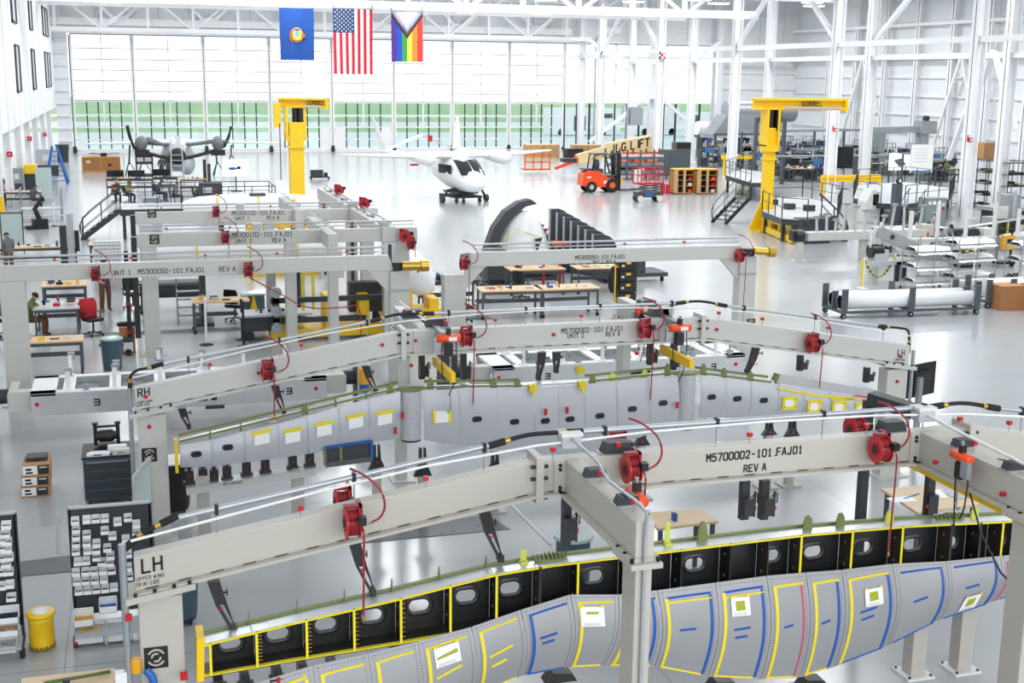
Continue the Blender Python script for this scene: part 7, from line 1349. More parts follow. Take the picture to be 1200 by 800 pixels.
MB('orangeb').bx(.6, 4.8, -.5, .5, 1.2, 1.7).bx(1.5, 2.6, -.9, .9, .7, 1.7).bx(.8, 4.0, -1, 1, .5, 1.0).build('turntable', t); MB('orange').cyl(rel(a)+V((-.2, 0, 0)), rel(a)+V((.05, 0, 0)), .3, 10).build('boom_tip', t); MB('orange').bar(rel(a)+V((-.1, -.1, -.1)), (rel(a).x-1.9, -.1, .4), .22).build('jib_arm', t); MB('dark').bx(rel(a).x-1.3, rel(a).x-.1, -.3, .5, .9, 1.2).build('jib_head', t)
for x in (1.2, 3.6): MB('rubber').cyl((x, -1.1, .5), (x, -.8, .5), .5, 16).cyl((x, .8, .5), (x, 1.1, .5), .5, 16).build('wheel', t)
bk = MB('orangeb'); bx0 = rel(a).x-4.6
for x in (0, .7, 1.4, 2.1):
    bk.bx(bx0+x-.04, bx0+x+.04, -.6, -.52, .3, 1.6)
bk.bx(bx0, bx0+2.1, -.6, -.52, 1.5, 1.6).bx(bx0, bx0+2.1, -.6, -.52, .9, 1.0).bx(bx0, bx0+2.1, -.6, .5, .3, .42).build('basket', t)
for k, (px, py, w, d, h) in enumerate(((638, 186, 3.2, 1.5, 1.25), (690, 187, 2.6, 1.5, 1.3))):
    p = G(px, py); t = T('wooden_crate', ('pale wooden crate behind the boom lift basket', 'pale wooden crate under the boom lift arm')[k], 'crate', (p.x, p.y+1, 0)); MB('woodb').bx(-w/2, w/2, -d/2, d/2, .12, h).build('body', t); MB('wood').bx(-w/2-.03, w/2+.03, -d/2-.03, d/2+.03, h, h+.08).bx(-w/2, w/2, -d/2, d/2, 0, .12).build('lid', t); MB('card').bx(-.05, .05, -d/2-.02, -d/2, .12, h).build('batten', t)
p = G(674, 188); t = T('black_crate', 'black box beside the boom lift jib', 'box', (p.x, p.y+.6, 0)); MB('blacksat').bx(-.8, .8, -.6, .6, 0, 1.0).build('body', t, .03); MB('black').bx(-.85, .85, -.65, .65, 1.0, 1.08).build('lid', t)
# steel frame racks between forklift and cabinets
p = G(757, 212); t = T('steel_rack', 'grey steel stillage rack holding silver tubes behind the scissor lift', 'rack', (p.x, p.y+2, 0))
for x in (-2.3, -1.1, 0, 1.1, 2.2):
    for y in (-.8, .8): MB('slate').bx(x-.06, x+.06, y-.06, y+.06, 0, 2.3).build('upright', t)
for z in (.4, 1.0, 1.6): MB('slate').bx(-2.3, 2.2, -.85, -.75, z-.05, z+.05).bx(-2.3, 2.2, .75, .85, z-.05, z+.05).build('beam', t)
for z in (.53, 1.13, 1.73):
    for k in range(4): MB('galv').cyl((-2.1, -.55+k*.35, z), (2.0, -.55+k*.35, z), .13, 8).build('tube', t)
p = G(788, 207); t = T('grey_locker', 'dark grey locker beside the steel stillage rack', 'locker', (p.x, p.y+1, 0)); MB('slate').bx(-.55, .55, -.4, .4, 0, 2.1).build('body', t, .02); MB('dark').bx(-.02, .02, -.41, -.4, .1, 2.0).build('door_gap', t)
p = G(809, 206); t = T('grey_tower', 'tall dark grey tower cabinet behind the brown storage cabinets', 'locker', (p.x, p.y+2, 0)); MB('slate').bx(-.65, .65, -.5, .5, 0, 2.6).build('body', t, .02); MB('black').bx(-.6, .6, -.52, -.5, 2.1, 2.55).build('door', t)
# brown storage cabinets
for k, (a_, b_) in enumerate(((790, 814), (817, 841))):
    pa, pb = G(a_, 228), G(b_, 227.5); c = (pa+pb)/2; w = (pb-pa).length; t = T('storage_cabinet', ('left', 'right')[k]+' brown wooden storage cabinet with open doors full of supplies', 'cabinet', (c.x, c.y+.5, 0)); h = 1.65
    MB('crate').bx(-w/2, w/2, -.4, .4, .05, .12).bx(-w/2, w/2, -.4, .4, h-.06, h).bx(-w/2, -w/2+.06, -.4, .4, .05, h).bx(w/2-.06, w/2, -.4, .4, .05, h).bx(-w/2, w/2, .36, .4, .05, h).build('case', t); MB('woodb').bx(-w/2, -w/2+.3, -.44, -.4, .1, h-.03).bx(-.08, .1, -.42, -.36, .1, h-.03).build('door', t); MB('dark').bx(-w/2+.06, w/2-.06, .3, .35, .1, h-.06).build('dark_back_board', t)  # dark sheet across the inside of the cabinet back
    for z in (.55, .95, 1.3): MB('woodb').bx(-w/2+.06, w/2-.06, -.38, .36, z-.02, z).build('shelf', t)
    MB('yellow').bx(-w/2, w/2, -.35, .3, h, h+.07).build('top_tray', t)
    for j in range(6):
        o = MB(('teal', 'orange', 'blue', 'offwhite', 'dark', 'red')[(j+k*2) % 6]).bx(-.12, .12, -.1, .1, 0, .2).build('supply_tub'); o.location = (c.x+.05+(j % 2)*w*.28, c.y+.3, (.12, .55, .95)[j//2]); tag(o, '%s tub on the %s shelf of the %s brown cabinet' % (('teal', 'orange', 'blue', 'white', 'dark', 'red')[(j+k*2) % 6], ('bottom', 'middle', 'upper')[j//2], ('left', 'right')[k]), 'tub')
p = G(786, 229); t = T('gas_bottles', 'red fire extinguisher cart left of the brown cabinets', 'extinguisher', (p.x-.2, p.y+.4, 0)); MB('red').cyl((-.2, 0, .05), (-.2, 0, .75), .15, 12).cyl((.2, .1, .05), (.2, .1, .7), .15, 12).build('cylinder', t); MB('black').cyl((-.2, 0, .75), (-.2, 0, .95), .05, 8).tube([(-.2, 0, .9), (-.4, -.1, .7), (-.38, -.1, .3)], .03, 6).build('valve_hose', t)
p = G(747, 222)+V((1.2, -2.5, 0)); t = T('white_shield', 'white panel and grey pallet beside the forklift forks', 'panel', (p.x-1.2, p.y+2.5, 0)); MB('offwhite').bx(-.25, .25, -.1, .1, .0, 1.4).build('panel', t); MB('dark').bx(-.4, .4, -.3, .3, 0, .1).build('foot', t)
p = G(372, 210); t = T('small_drone_cart', 'small dark wheeled cart alone on the floor right of the left crane', 'cart', (p.x, p.y, 0)); MB('dark').bx(-.5, .4, -.3, .3, .2, .7).bx(-.6, .9, -.35, .35, .12, .2).build('body', t, .03); MB('black').bx(.5, .75, -.2, .2, .2, .5).build('motor', t)
for x in (-.5, .8): MB('rubber').cyl((x-.05, -.3, .1), (x+.05, -.3, .1), .1, 10).build('wheel', t)
# outside: white trailer and truck beyond the glazing
t = T('white_trailer', 'white trailer parked outside the right hangar glazing', 'trailer', (58.5, 165, 0)); MB('plane').bx(-4.6, 5.5, -1.5, 1.5, .4, 3.6).build('body', t); MB('dark').bx(-1.2, .4, -1.55, -1.5, .6, 2.6).bx(2.6, 4.6, -1.55, -1.5, 2.3, 2.9).build('window', t); MB('rubber').cyl((-3, -1.5, .45), (-3, -1.2, .45), .45, 14).cyl((3, -1.5, .45), (3, -1.2, .45), .45, 14).build('wheel', t)
t = T('white_trailer', 'second white trailer outside beyond the X brace', 'trailer', (70, 166, 0)); MB('plane').bx(-4, 3, -1.5, 1.5, .4, 3.8).build('body', t); MB('dark').bx(-1.2, .1, -1.55, -1.5, 1.8, 2.9).build('window', t); MB('rubber').cyl((-2, -1.5, .45), (-2, -1.2, .45), .45, 14).cyl((2, -1.5, .45), (2, -1.2, .45), .45, 14).build('wheel', t)
t = T('white_truck', 'white truck outside with its wheel behind the right glazing', 'truck', (73.5, 160, 0)); MB('plane').bx(-1.5, 6, -1.2, 1.2, 1.0, 3.2).bx(-2.5, -1.5, -1.1, 1.1, .8, 2.2).build('body', t); MB('dark').bx(-1.4, 0, -1.25, -1.2, 1.9, 2.9).build('window', t); MB('rubber').cyl((-.6, -1.3, .75), (-.6, -.9, .75), .75, 18).cyl((4, -1.3, .75), (4, -.9, .75), .75, 18).build('wheel', t); MB('offwhite').cyl((-.6, -1.33, .75), (-.6, -1.3, .75), .35, 12).build('wheel_hub', t)
# ================= RIGHT SIDE =================
def tube_rack(label, a, b, dep, tubes, end=True):
    p, q_ = G(*a), G(*b); L_ = (q_-p).length; c = (p+q_)/2; rz = math.atan2(q_.y-p.y, q_.x-p.x); t = T('roll_rack', label, 'rack', (c.x, c.y, 0), rz)
    MB('slate').bx(-L_/2, L_/2, -.04, .04, .18, .26).bx(-L_/2, L_/2, dep-.04, dep+.04, .18, .26).bx(-L_/2, -L_/2+.1, 0, dep, .18, .26).bx(L_/2-.1, L_/2, 0, dep, .18, .26).bx(-.05, .05, 0, dep, .18, .26).build('base_frame', t)
    for x in (-L_/2+.09, 0, L_/2-.09):
        for y in (-.04, dep/2, dep+.04):
            if y == dep/2 and x == 0: continue
            MB('slate').bx(x-.1, x+.1, y-.04, y+.04, .18, 1.0 if y != dep/2 else .85).build('upright', t)
        for y in (0, dep): o = MB('rubber').cyl((x, y-.04, .09), (x, y+.04, .09), .09, 12).build('caster', t); MB('lightgrey').cyl((x, y-.045, .09), (x, y+.045, .09), .035, 8).build('caster_hub', o)
    return t, c, rz, L_
tr, c, rz, L_ = tube_rack('rolling dark rack holding two long white rolls on the open floor', (985, 374), (1146, 368), 1.25, 2)
for k, y in enumerate((.33, .92)):
    d = V((-sin(rz), cos(rz), 0))*y; t = T('white_roll', ('front', 'rear')[k]+' long white roll lying in the dark rolling rack', 'roll', (c.x+d.x, c.y+d.y, .52), rz); r_ = .25; a = L_/2-.12
    rg = lambda x, r: [V((x, r*cos(2*pi*j/20), r*sin(2*pi*j/20))) for j in range(20)]
    MB('plastic').loft([rg(-a, r_-.03), rg(-a, r_), rg(a, r_), rg(a, r_-.03)], cap=False).build('film', t); MB('black').loft([rg(-a+.25, .02), rg(-a+.25, r_-.03), rg(-a, r_-.03)], cap=False).loft([rg(a-.25, .02), rg(a-.25, r_-.03), rg(a, r_-.03)], cap=False).build('core', t)
tr, c, rz, L_ = tube_rack('second dark rolling rack cut by the cardboard boxes at the right edge', (1154, 361), (1215, 358), 1.1, 1)
t = T('white_roll', 'short fat white roll in the rack beside the cardboard boxes', 'roll', (c.x-.2, c.y+.5, .62), rz); MB('plastic').cyl((-.55, 0, 0), (.9, 0, 0), .34, 20).build('film', t)
v = G(1173, 364); carton('brown cardboard box nearest the white roll at the right edge', (v.x+.45, v.y+.35), .95, .8, .85, -.05, None, 'card'); carton('brown cardboard box cut by the right frame edge', (v.x+1.35, v.y-.15), .9, .8, .9, .05, None, 'card')
# stanchions and chain
s1, s2 = G(1011, 338), G(1047, 332); s3 = V((s2.x+4.2, s2.y+.8, 0))
for k, s_ in enumerate((s1, s2, s3)): stanchion('white chain stanchion, %s one behind the roll rack' % ('left', 'middle', 'right')[k], s_, 'white', 1.15, 'white')
t = T('safety_chain', 'yellow and black chain hung between the white stanchions', 'chain', (s1.x, s1.y, 0)); by = {'yb': MB('yb'), 'black': MB('black')}
for (a, b, sag) in ((s1, s2, .75), (s2, s3, .12)):
    P = [V(a)+(V(b)-V(a))*(k/22)-V(s1)+V((0, 0, 1.1-sag*4*(k/22)*(1-k/22))) for k in range(23)]
    for k in range(22): by['yb' if k % 2 else 'black'].bar(P[k], P[k+1], .05)
for k_, m in by.items(): m.build('links', t, kind='stuff')
MB('yb').bx(-.12, -.06, -.03, .03, .1, 1.1).build('warning_strip', t)
# fixture beam with clamps on gear posts
v = G(935, 306); t = T('clamp_fixture', 'long grey fixture beam with clamps and a black gear head near the yellow crane', 'fixture', (v.x, v.y, 0)); zb = 1.0
MB('paintb').bx(-.15, .15, -.12, .12, 0, zb-.1).bx(3.0, 3.3, -.12, .12, 0, zb-.1).bx(-.3, .3, -.3, .3, 0, .04).build('post', t); MB('blacksat').cyl((-.25, 0, zb+.1), (.15, 0, zb+.1), .28, 12).bx(-.4, -.2, -.2, .2, zb-.1, zb+.35).build('gear_head', t)
MB('paintb').bx(.3, 6.3, -.25, .35, zb-.1, zb+.25).prism([(3.4, zb-.1), (6.2, zb-.1), (5.6, zb-.5), (3.8, zb-.5)], -.3, .3).build('beam', t); MB('black').bx(3.5, 4.4, -.35, .1, zb-.7, zb-.4).bx(6.0, 6.6, .2, .5, zb-.5, zb-.3).build('hinge_block', t); MB('paintb').bx(6.1, 6.7, .0, .5, zb-.2, zb+.45).build('end_block', t)
rn = random.Random(4)
for k in range(12):
    x = .8+k*.48; h = rn.uniform(.5, 1.3); a = MB('lightgrey').cyl((x, rn.uniform(-.1, .3), zb+.2), (x+.05, .1, zb+.2+h), .06, 8).build('clamp_post', t); MB('galv').bx(x-.08, x+.16, 0, .18, zb+.15+h, zb+.25+h).build('clamp_head', a)
v = G(1023, 333); t = T('gear_post', 'black gear head on a pale post standing left of the slanted grey arm', 'post', (v.x, v.y, 0)); MB('paintb').bx(-.13, .13, -.13, .13, 0, 1.15).build('post', t); MB('blacksat').cyl((-.25, 0, 1.3), (.25, 0, 1.3), .27, 12).cyl((.25, 0, 1.28), (.7, 0, 1.28), .06, 8).build('gear_head', t)
v = G(1062, 335); t = T('slanted_arm', 'slanted grey perforated arm above the plastic wrapped racks', 'arm', (v.x, v.y+.6, 0)); MB('grey').bar((-1.0, 0, 2.05), (1.6, -.2, .95), .3, .42).build('arm', t); MB('lightgrey').bx(-1.2, -.6, -.2, .3, .9, 1.35).prism([(-1.4, .9), (.5, 1.0), (.4, .85), (-1.4, .7)], -.3, .4).build('carriage', t)
for x in (-.5, .3, 1.0): MB('dark').cyl((x, -.2+.0, 1.85-(x+.5)*.42), (x, -.22, 1.85-(x+.5)*.42), .1, 10).build('hole', t)
for k in range(5): MB('offwhite').cyl((-1.3+k*.2, .1*(k % 2), 1.45), (-1.3+k*.2, .1*(k % 2), 2.1+.15*(k % 3)), .06, 8).build('piston', t)
MB('dark').bx(-.15, .0, -.1, .1, .1, .9).bx(.15, .3, -.1, .1, .1, .9).bx(-.3, .4, -.3, .3, .75, .9).build('lower_stand', t)
# long lettered beam, wrapped wire shelves
v = G(1092, 318); t = T('lettered_beam', 'long pale beam with stencilled number behind the wire shelves', 'beam', (v.x, v.y+1.0, 0)); t['kind'] = 'thing'
MB('paintb').bx(-1, 5.2, -.2, .2, .75, 1.25).build('main_tube', t); MB('paintd').bx(3.2, 3.6, -.15, .15, 0, .75).bx(.2, .5, -.15, .15, 0, .75).build('foot', t); m = MB('black'); letters(m, 'M5700002-101', (.4, -.203, .92), .2); m.build('lettering', t); MB('black').bx(1.8, 2.8, -.4, .1, .0, .12).build('dark_foot', t)
for j, x in enumerate((-.5, .8, 2.2, 3.6, 4.8)): MB('offwhite').cyl((x, 0, 1.25), (x, 0, 2.4+.3*(j % 2)), .09, 8).build('column', t)
def wrapped(label, a, b, d, zs):
    p, q_ = G(*a), G(*b); c = (p+q_)/2; L_ = (q_-p).length; t = T('wire_shelf', label, 'shelf', (c.x, c.y, 0), math.atan2(q_.y-p.y, q_.x-p.x))
    for x in (-L_/2, 0, L_/2):
        for y in (0, d): MB('galv').cyl((x, y, .1), (x, y, 2.0), .02, 6).build('wire_post', t)
    for z in zs:
        MB('galv').bx(-L_/2, L_/2, 0, d, z-.03, z).build('wire_tier', t); rn = random.Random(int(z*10)+int(a[0]))
        n = 9; rows = [[V((-L_/2+L_*i/n, (-.08 if k in (0,) else d+.05 if k == 3 else d*(k-.5)/2), z+.08+rn.uniform(0, .08) if k in (1, 2) else z-.1-rn.uniform(0, .04))) for i in range(n+1)] for k in range(4)]
        MB('vinyl').loft(rows, cap=False, close=False).build('plastic_wrap', t)
    for x in (-L_/2, L_/2):
        for y in (0, d): MB('rubber').cyl((x-.02, y, .05), (x+.02, y, .05), .05, 8).build('caster', t)
    return t
wrapped('left wire shelf unit draped in clear plastic behind the roll rack', (1072, 342), (1112, 340), .9, (.35, .9, 1.5)); wrapped('middle wire shelf unit draped in white plastic behind the roll rack', (1120, 341), (1164, 338), .9, (.5, 1.2, 1.75)); wrapped('right wire shelf unit with plastic at the frame edge', (1194, 343), (1230, 341), .9, (.5, 1.2, 1.75))
v = G(1180, 313); t = T('welding_cart', 'black wheeled cart with an orange machine by the lettered beam', 'cart', (v.x, v.y+.3, 0)); MB('black').tube([(-.35, 0, .1), (-.35, 0, 1.6), (.35, 0, 1.6), (.35, 0, .1)], .05, 6).bx(-.4, .4, -.3, .3, .12, .22).build('frame', t); MB('amber').bx(-.28, .28, -.32, -.1, .75, 1.35).build('machine', t, .02); MB('black').bx(-.15, .15, -.34, -.32, .95, 1.2).build('dial_plate', t); MB('rubber').cyl((.3, -.25, .1), (.3, -.15, .1), .1, 10).build('wheel', t)
v = G(1142, 305); t = T('dark_machine', 'dark covered machine between the lettered beam and the orange machine cart', 'machine', (v.x, v.y+1, 0)); MB('blacksat').loft([[V((x*s, y*s, z)) for x, y in ((-.8, -.5), (.8, -.5), (.8, .5), (-.8, .5))] for z, s in ((0, .9), (.8, 1), (1.3, .7))], smooth=False).build('cover', t); MB('offwhite').bx(.9, 1.5, -.3, .3, .9, 1.3).bx(.9, 1.5, -.2, .2, 0, .9).build('controller', t)
# second black ribbed wing part at far right
q0, q1 = PY(1112, 277, 50), PY(1204, 262, 51); cx_ = (q0.x+q1.x)/2; t = T('ribbed_panel', 'long black ribbed wing panel on a stand in front of the right shelving', 'wing', (cx_, 50.5, 0)); P0, P1 = V((q0.x-cx_, -.5, q0.z)), V((q1.x-cx_, .5, q1.z))
MB('web').bar(P0, P1, .12, .55).build('web', t); MB('silver').bar(P0+V((0, 0, .3)), P1+V((0, 0, .3)), .3, .04).build('flange', t)
for k in range(8): p = P0+(P1-P0)*(k/7); MB('primery' if k in (3, 5) else 'grey').bx(p.x-.03, p.x+.03, p.y-.2, p.y, p.z-.28, p.z+.28).build('rib', t)
L2 = P1.x; MB('paintb').bx(-L2*.8, -L2*.72, -.3, .0, 0, P0.z).bx(L2*.72, L2*.8, .1, .5, 0, P1.z).bx(-L2, L2, .0, .2, .35, .5).build('stand', t); MB('plane').prism([(.2, .3), (L2*.9, .3), (L2, .9), (.6, .75)], -.7, -.3).build('cradle', t)
# machine cabinet, people, tables
v = G(1090, 270); t = T('machine_cabinet', 'tall grey electrical cabinet with white notices behind the people in grey and red', 'cabinet', (v.x, v.y, 0)); MB('cabinet').bx(-.6, .6, -.4, .4, 0, 1.75).build('body', t, .02); MB('midgrey').bx(-.01, .01, -.41, -.4, .1, 1.7).build('door_gap', t)
for x, z, w, h in ((-.5, 1.4, .16, .16), (-.25, 1.4, .2, .18), (.08, 1.45, .16, .15)): MB('paper').bx(x, x+w, -.415, -.4, z, z+h).build('notice', t)
MB('red').cyl((.4, -.45, 1.2), (.4, -.4, 1.2), .08, 10).build('switch', t); MB('offwhite').bx(.33, .47, -.42, -.4, 1.3, 1.5).build('switch_plate', t)
v = G(1068, 295); workbench('long white topped table at the left of the people in red and grey', (v.x+.6, v.y+1.2), 3.4, 1.2, 1.0, 0, None, 'offwhite'); smalls(81, v.x+.6, v.y+1.2, 1.0, 2.8, .8, 9, 'the white topped table at the right')
v = G(1117, 305); workbench('wood table with a red lid in front of the people at the right', (v.x, v.y+.8), 2.2, 1.0, .95); smalls(82, v.x, v.y+.8, .95, 1.8, .7, 8, 'the wood table before the people', None, ('red', 'dark', 'lightgrey', 'blue'))
v = G(1090, 299); person('person in a red shirt bending at the white topped table', (v.x, v.y+.3, 0), -.6, 'bend', ('shirtr', 'jeans', 'shoe', 'skin'), 'hair')
v = G(1100, 294); person('person in a light grey shirt and pale cap seen from behind at the grey cabinet', (v.x+.1, v.y+.6, 0), pi+.3, 'stand', ('shirtl', 'jeans', 'shoe', 'skin'), 'hair', cap='shirtl')
v = G(1107, 303); person('person in grey sleeves leaning over the wood table with the red lid', (v.x, v.y+.3, 0), .3, 'bend', ('shirtl', 'olive', 'shoe', 'skin'), 'hair', long_sleeve=True)
# platforms with rails
def polyplat(label, pts, z, skip=(), seedrail=None):
    W_ = [G(a, b, z) for a, b in pts]; c = sum(W_, V((0, 0, 0)))/len(W_); P = [(w.x-c.x, w.y-c.y) for w in W_]; n = len(P); rails = [[P[i], P[(i+1) % n]] for i in range(n) if i not in skip]
    return platform(label, P, z, rails, (c.x, c.y))
polyplat('dark angular work platform with railings beside the yellow crane', ((893, 247), (916, 256), (946, 258), (981, 252), (986, 240), (940, 231), (905, 232)), 1.15, (2,))
polyplat('second dark work platform with railings left of the grey electrical cabinet', ((1000, 232), (1032, 238), (1060, 239), (1112, 233), (1118, 221), (1060, 213), (1005, 217)), 1.15, (1,))
polyplat('rear dark work platform with railings behind the stair by the crane', ((850, 205), (880, 214), (905, 214), (905, 203), (870, 198)), 1.2, (1,))
v = G(846, 263); stairs('dark steel stair with pale treads left of the yellow crane', (v.x, v.y+.5), 6, 1.0, .22, .3, .35)
v = G(998, 283); stairs('dark stair between the two work platforms at the right', (v.x, v.y+.4), 6, .9, .2, .22, pi-.5)
v = G(1056, 275); stairs('narrow dark stair beside the dark mast at the right', (v.x+.2, v.y+.4), 6, .9, .2, .24, .5)
v = G(965, 288); t = T('tool_chest', 'blue grey tool chest under the angular platform', 'cabinet', (v.x, v.y+1.2, 0)); MB('charcoal').bx(-.8, .8, -.4, .4, 0, 1.2).build('body', t, .02)
for k in range(5): MB('dark').bx(-.75, .75, -.41, -.4, .2+k*.22, .21+k*.22).build('drawer_gap', t)
v = G(1023, 262); t = T('machine_console', 'white machine console with a dark display on the lower deck', 'console', (v.x, v.y+.6, 0)); MB('offwhite').prism([(-.5, 0), (.5, 0), (.45, 1.6), (.0, 1.9), (-.4, 1.2)], -.45, .45).build('housing', t, .03); MB('screen').bx(.0, .35, -.47, -.45, 1.0, 1.6).build('display', t); MB('lightgrey').bx(-.2, .3, -.6, -.45, .7, .8).build('keyboard', t)
v = G(1058, 272); t = T('dark_mast', 'tall dark mast with a ring light on top at the right platforms', 'mast', (v.x, v.y+.8, 0)); MB('slate').bx(-.2, .2, -.2, .2, 0, 2.45).build('mast', t); MB('black').cyl((.1, -.08, 2.6), (.1, .08, 2.6), .17, 16).build('ring', t); MB('offwhite').cyl((.1, -.09, 2.6), (.1, .09, 2.6), .09, 14).build('lens', t)
for k, (px, py) in enumerate(((925, 245), (948, 247), (905, 240))):
    v = G(px, py, 1.15); t = T('deck_box', ('dark box on the angular platform deck, middle', 'dark box on the angular platform deck, near the corner', 'dark box on the angular platform deck, by the crane')[k], 'box', (v.x, v.y, 1.15)); MB('dark').bx(-.24, .24, -.2, .2, 0, .3).build('case', t); MB('lightgrey').bx(-.14, .14, -.16, .14, .3, .34).build('lid', t)
# screens and boards
for lab, px, py, w, h, m_, fr in (('white display with a blue part drawing above the right platforms', 1056, 225, 1.75, 1.2, 'monitor_on', 'dark'), ('white paper board on an easel right of the part drawing display', 1082, 228, 1.75, 1.9, 'paper', 'offwhite'), ('black back of a large monitor between the columns at the right', 992, 222, 1.3, 1.5, 'screen', 'black')):
    v = G(px, py); d_ = display(lab, (v.x, v.y+.5), w, h, 1.5, 0, m_, None, 'slate', fr)
    if 'drawing' in lab and w == 1.75 and m_ == 'monitor_on': MB('midgrey').prism([(-.5, 2.2), (.1, 2.35), (.55, 1.9), (.0, 1.75)], -.045, -.04).build('screen_image', d_)
    if m_ == 'paper':
        MB('bluescreen').bx(-.8, .8, -.036, -.034, 1.5, 1.62).build('board_tray', d_); g_ = MB('grey')
        for k in range(5): g_.bx(-.6, .4, -.036, -.034, 3.1-k*.22, 3.12-k*.22)
        g_.build('written_lines', d_, kind='stuff')
v = G(1018, 232); t = T('yellow_barrier', 'yellow guard rail behind the second work platform', 'barrier', (v.x, v.y+2.5, 0)); MB('yellow').bx(-2.2, 2.4, -.1, .1, .9, 1.35).bx(-2.2, -2.0, -.1, .1, 0, .9).bx(.6, .8, -.1, .1, 0, .9).bx(2.2, 2.4, -.1, .1, 0, .9).build('rail', t); MB('yellowd').bx(-2.2, 2.4, -.12, -.1, 1.05, 1.15).build('stripe', t)
v = G(880, 206); t = T('yellow_barrier', 'yellow beam lying behind the stair left of the crane', 'barrier', (v.x, v.y+1, 0)); MB('yellow').bx(-2.2, 2.6, -.15, .15, 1.3, 1.6).bx(-2, -1.8, -.15, .15, 0, 1.3).bx(2, 2.2, -.15, .15, 0, 1.3).build('rail', t)
# crowded work rows along the right bay
ROWS_ = [(188, [(905, 0), (930, 1), (955, 0), (980, 1), (1010, 0), (1035, 1), (1062, 0), (1090, 1), (1120, 0)]), (200, [(898, 1), (926, 0), (952, 1), (1025, 1), (1052, 0), (1080, 1), (1110, 0)]), (214, [(918, 1), (945, 0), (972, 1), (1105, 1), (1125, 0)]), (183, [(840, 0), (862, 1), (884, 0)]), (197, [(842, 1), (866, 0), (888, 1)]), (194, [(912, 1), (938, 0), (963, 1), (990, 1), (1016, 0), (1042, 1), (1068, 0), (1095, 1)]), (207, [(905, 0), (932, 1), (958, 1), (1030, 0), (1060, 1), (1088, 0), (1114, 1)])]
rowname = ('far-row', 'mid-row', 'near-row', 'door-far-row', 'door-near-row', 'second-far-row', 'second-near-row'); ordn = ('first', 'second', 'third', 'fourth', 'fifth', 'sixth', 'seventh', 'eighth', 'ninth')
k_ = 0
for (py, lst), rn_ in zip(ROWS_, rowname):
    for i, (px, kd) in enumerate(lst):
        v = G(px, py); where = '%s %s bench, right bay' % (ordn[i], rn_); dk_ = bool(kd)
        if v.x > 68: continue
        workbench(('dark' if dk_ else 'wood topped')+' work surface, '+where, (v.x, v.y+1), 1.75, .9, 1.05, 0, None, 'charcoal' if dk_ else 'wood', True, False)
        smalls(100+k_, v.x, v.y+1.0, 1.05, 1.6, .7, 9, where, None, big=2.2, verb='on', cols=('offwhite', 'dark', 'lightgrey', 'navy', 'steelwhite', 'midgrey', 'wood', 'black', 'blue'))
        rr = random.Random(300+k_)
        d_ = display('black monitor on the '+where, (v.x-.35, v.y+1.38), .8, .5, 1.25, 0, 'screen' if k_ % 3 else 'bluescreen', None, 'dark', 'black', z0=1.05)
        if 1: shelfrack('grey shelving behind '+where, (v.x+.45, v.y+2.2), .85, .5, 2.3, 4, 0, 'slate'); smalls(400+k_, v.x+.45, v.y+2.2, 1.56, .75, .4, 4, 'upper shelf behind '+where, None, big=2.0, verb='on', cols=('cardl', 'offwhite', 'dark', 'blue')); smalls(500+k_, v.x+.45, v.y+2.2, .86, .75, .4, 4, 'lower shelf behind '+where, None, big=2.0, verb='on', cols=('card', 'lightgrey', 'black'))
        if 1: t = T('machine', ('dark', 'grey', 'black')[k_ % 3]+' machine behind '+where, 'machine', (v.x-.45, v.y+2.3, 0)); MB(('charcoal', 'cabinet', 'dark')[k_ % 3]).bx(-.38, .38, -.4, .4, 0, 1.5+.3*(k_ % 2)).build('body', t, .03); MB('offwhite').bx(-.25, .1, -.41, -.4, .8, 1.3).build('panel', t); MB('lightgrey').cyl((.2, 0, 1.5), (.2, 0, 2.3), .07, 8).build('pipe', t)
        if k_ % 3 == 0: chair('dark office chair at the '+where, (v.x-.4, v.y+.2), pi+rr.uniform(-.6, .6), None)
        if k_ % 4 == 1: person('worker in %s at the ' % ('navy', 'grey', 'plaid', 'green')[k_ // 4 % 4]+where, (v.x+.3, v.y+.1, 0), pi+rr.uniform(-.7, .7), 'stand', (('navy', 'shirt', 'plaid', 'green')[k_ // 4 % 4], 'jeans', 'shoe', 'skin'), 'hair')
        k_ += 1
# tall dark racks near the right columns
for k, (px, py, w) in enumerate(((1152, 243, 2.6), (1180, 246, 2.6), (1205, 250, 2.4))):
    v = G(px, py); lab = ('left', 'middle', 'right')[k]+' tall dark shelving rack between the right columns'; shelfrack(lab, (v.x, v.y+1), w, .9, 3.0, 5, 0, 'dark')
    for z in range(4): smalls(700+k*5+z, v.x, v.y+1, .16+z*.7, w*.8, .5, 7, '%s tier of the %s dark rack' % (('bottom', 'second', 'third', 'fourth')[z], ('left', 'middle', 'right')[k]), None, big=2.0, verb='on', cols=('dark', 'black', 'card', 'offwhite', 'green', 'navy'))
v = G(1161, 243); carton('brown cardboard box on top of the left dark rack', (v.x+.2, v.y+1), 1.2, .8, 1.0, 0, None, 'cardl', True, 2.97)
v = G(1185, 258); t = T('inspection_table', 'flat grey granite table in front of the dark racks', 'table', (v.x-.8, v.y-1.2, 0)); MB('grey').bx(-1.9, .5, -.8, .8, .75, .95).build('slab', t); MB('dark').bx(-1.7, -1.4, -.6, .6, 0, .75).build('leg', t); MB('dark').bx(.1, .4, -.6, .6, 0, .75).build('leg', t)
v = G(1195, 290); t = T('grey_machine', 'grey machine tool at the right frame edge above the wire shelf', 'machine', (v.x+.4, v.y+1.5, 0)); MB('grey').bx(-1.1, 1.2, -.6, .6, 0, 1.3).bx(-.4, .4, -.3, .3, 1.3, 2.4).build('body', t, .03); MB('offwhite').bx(-1.3, -.6, -.7, -.65, 1.3, 1.9).build('notice_sheet', t)
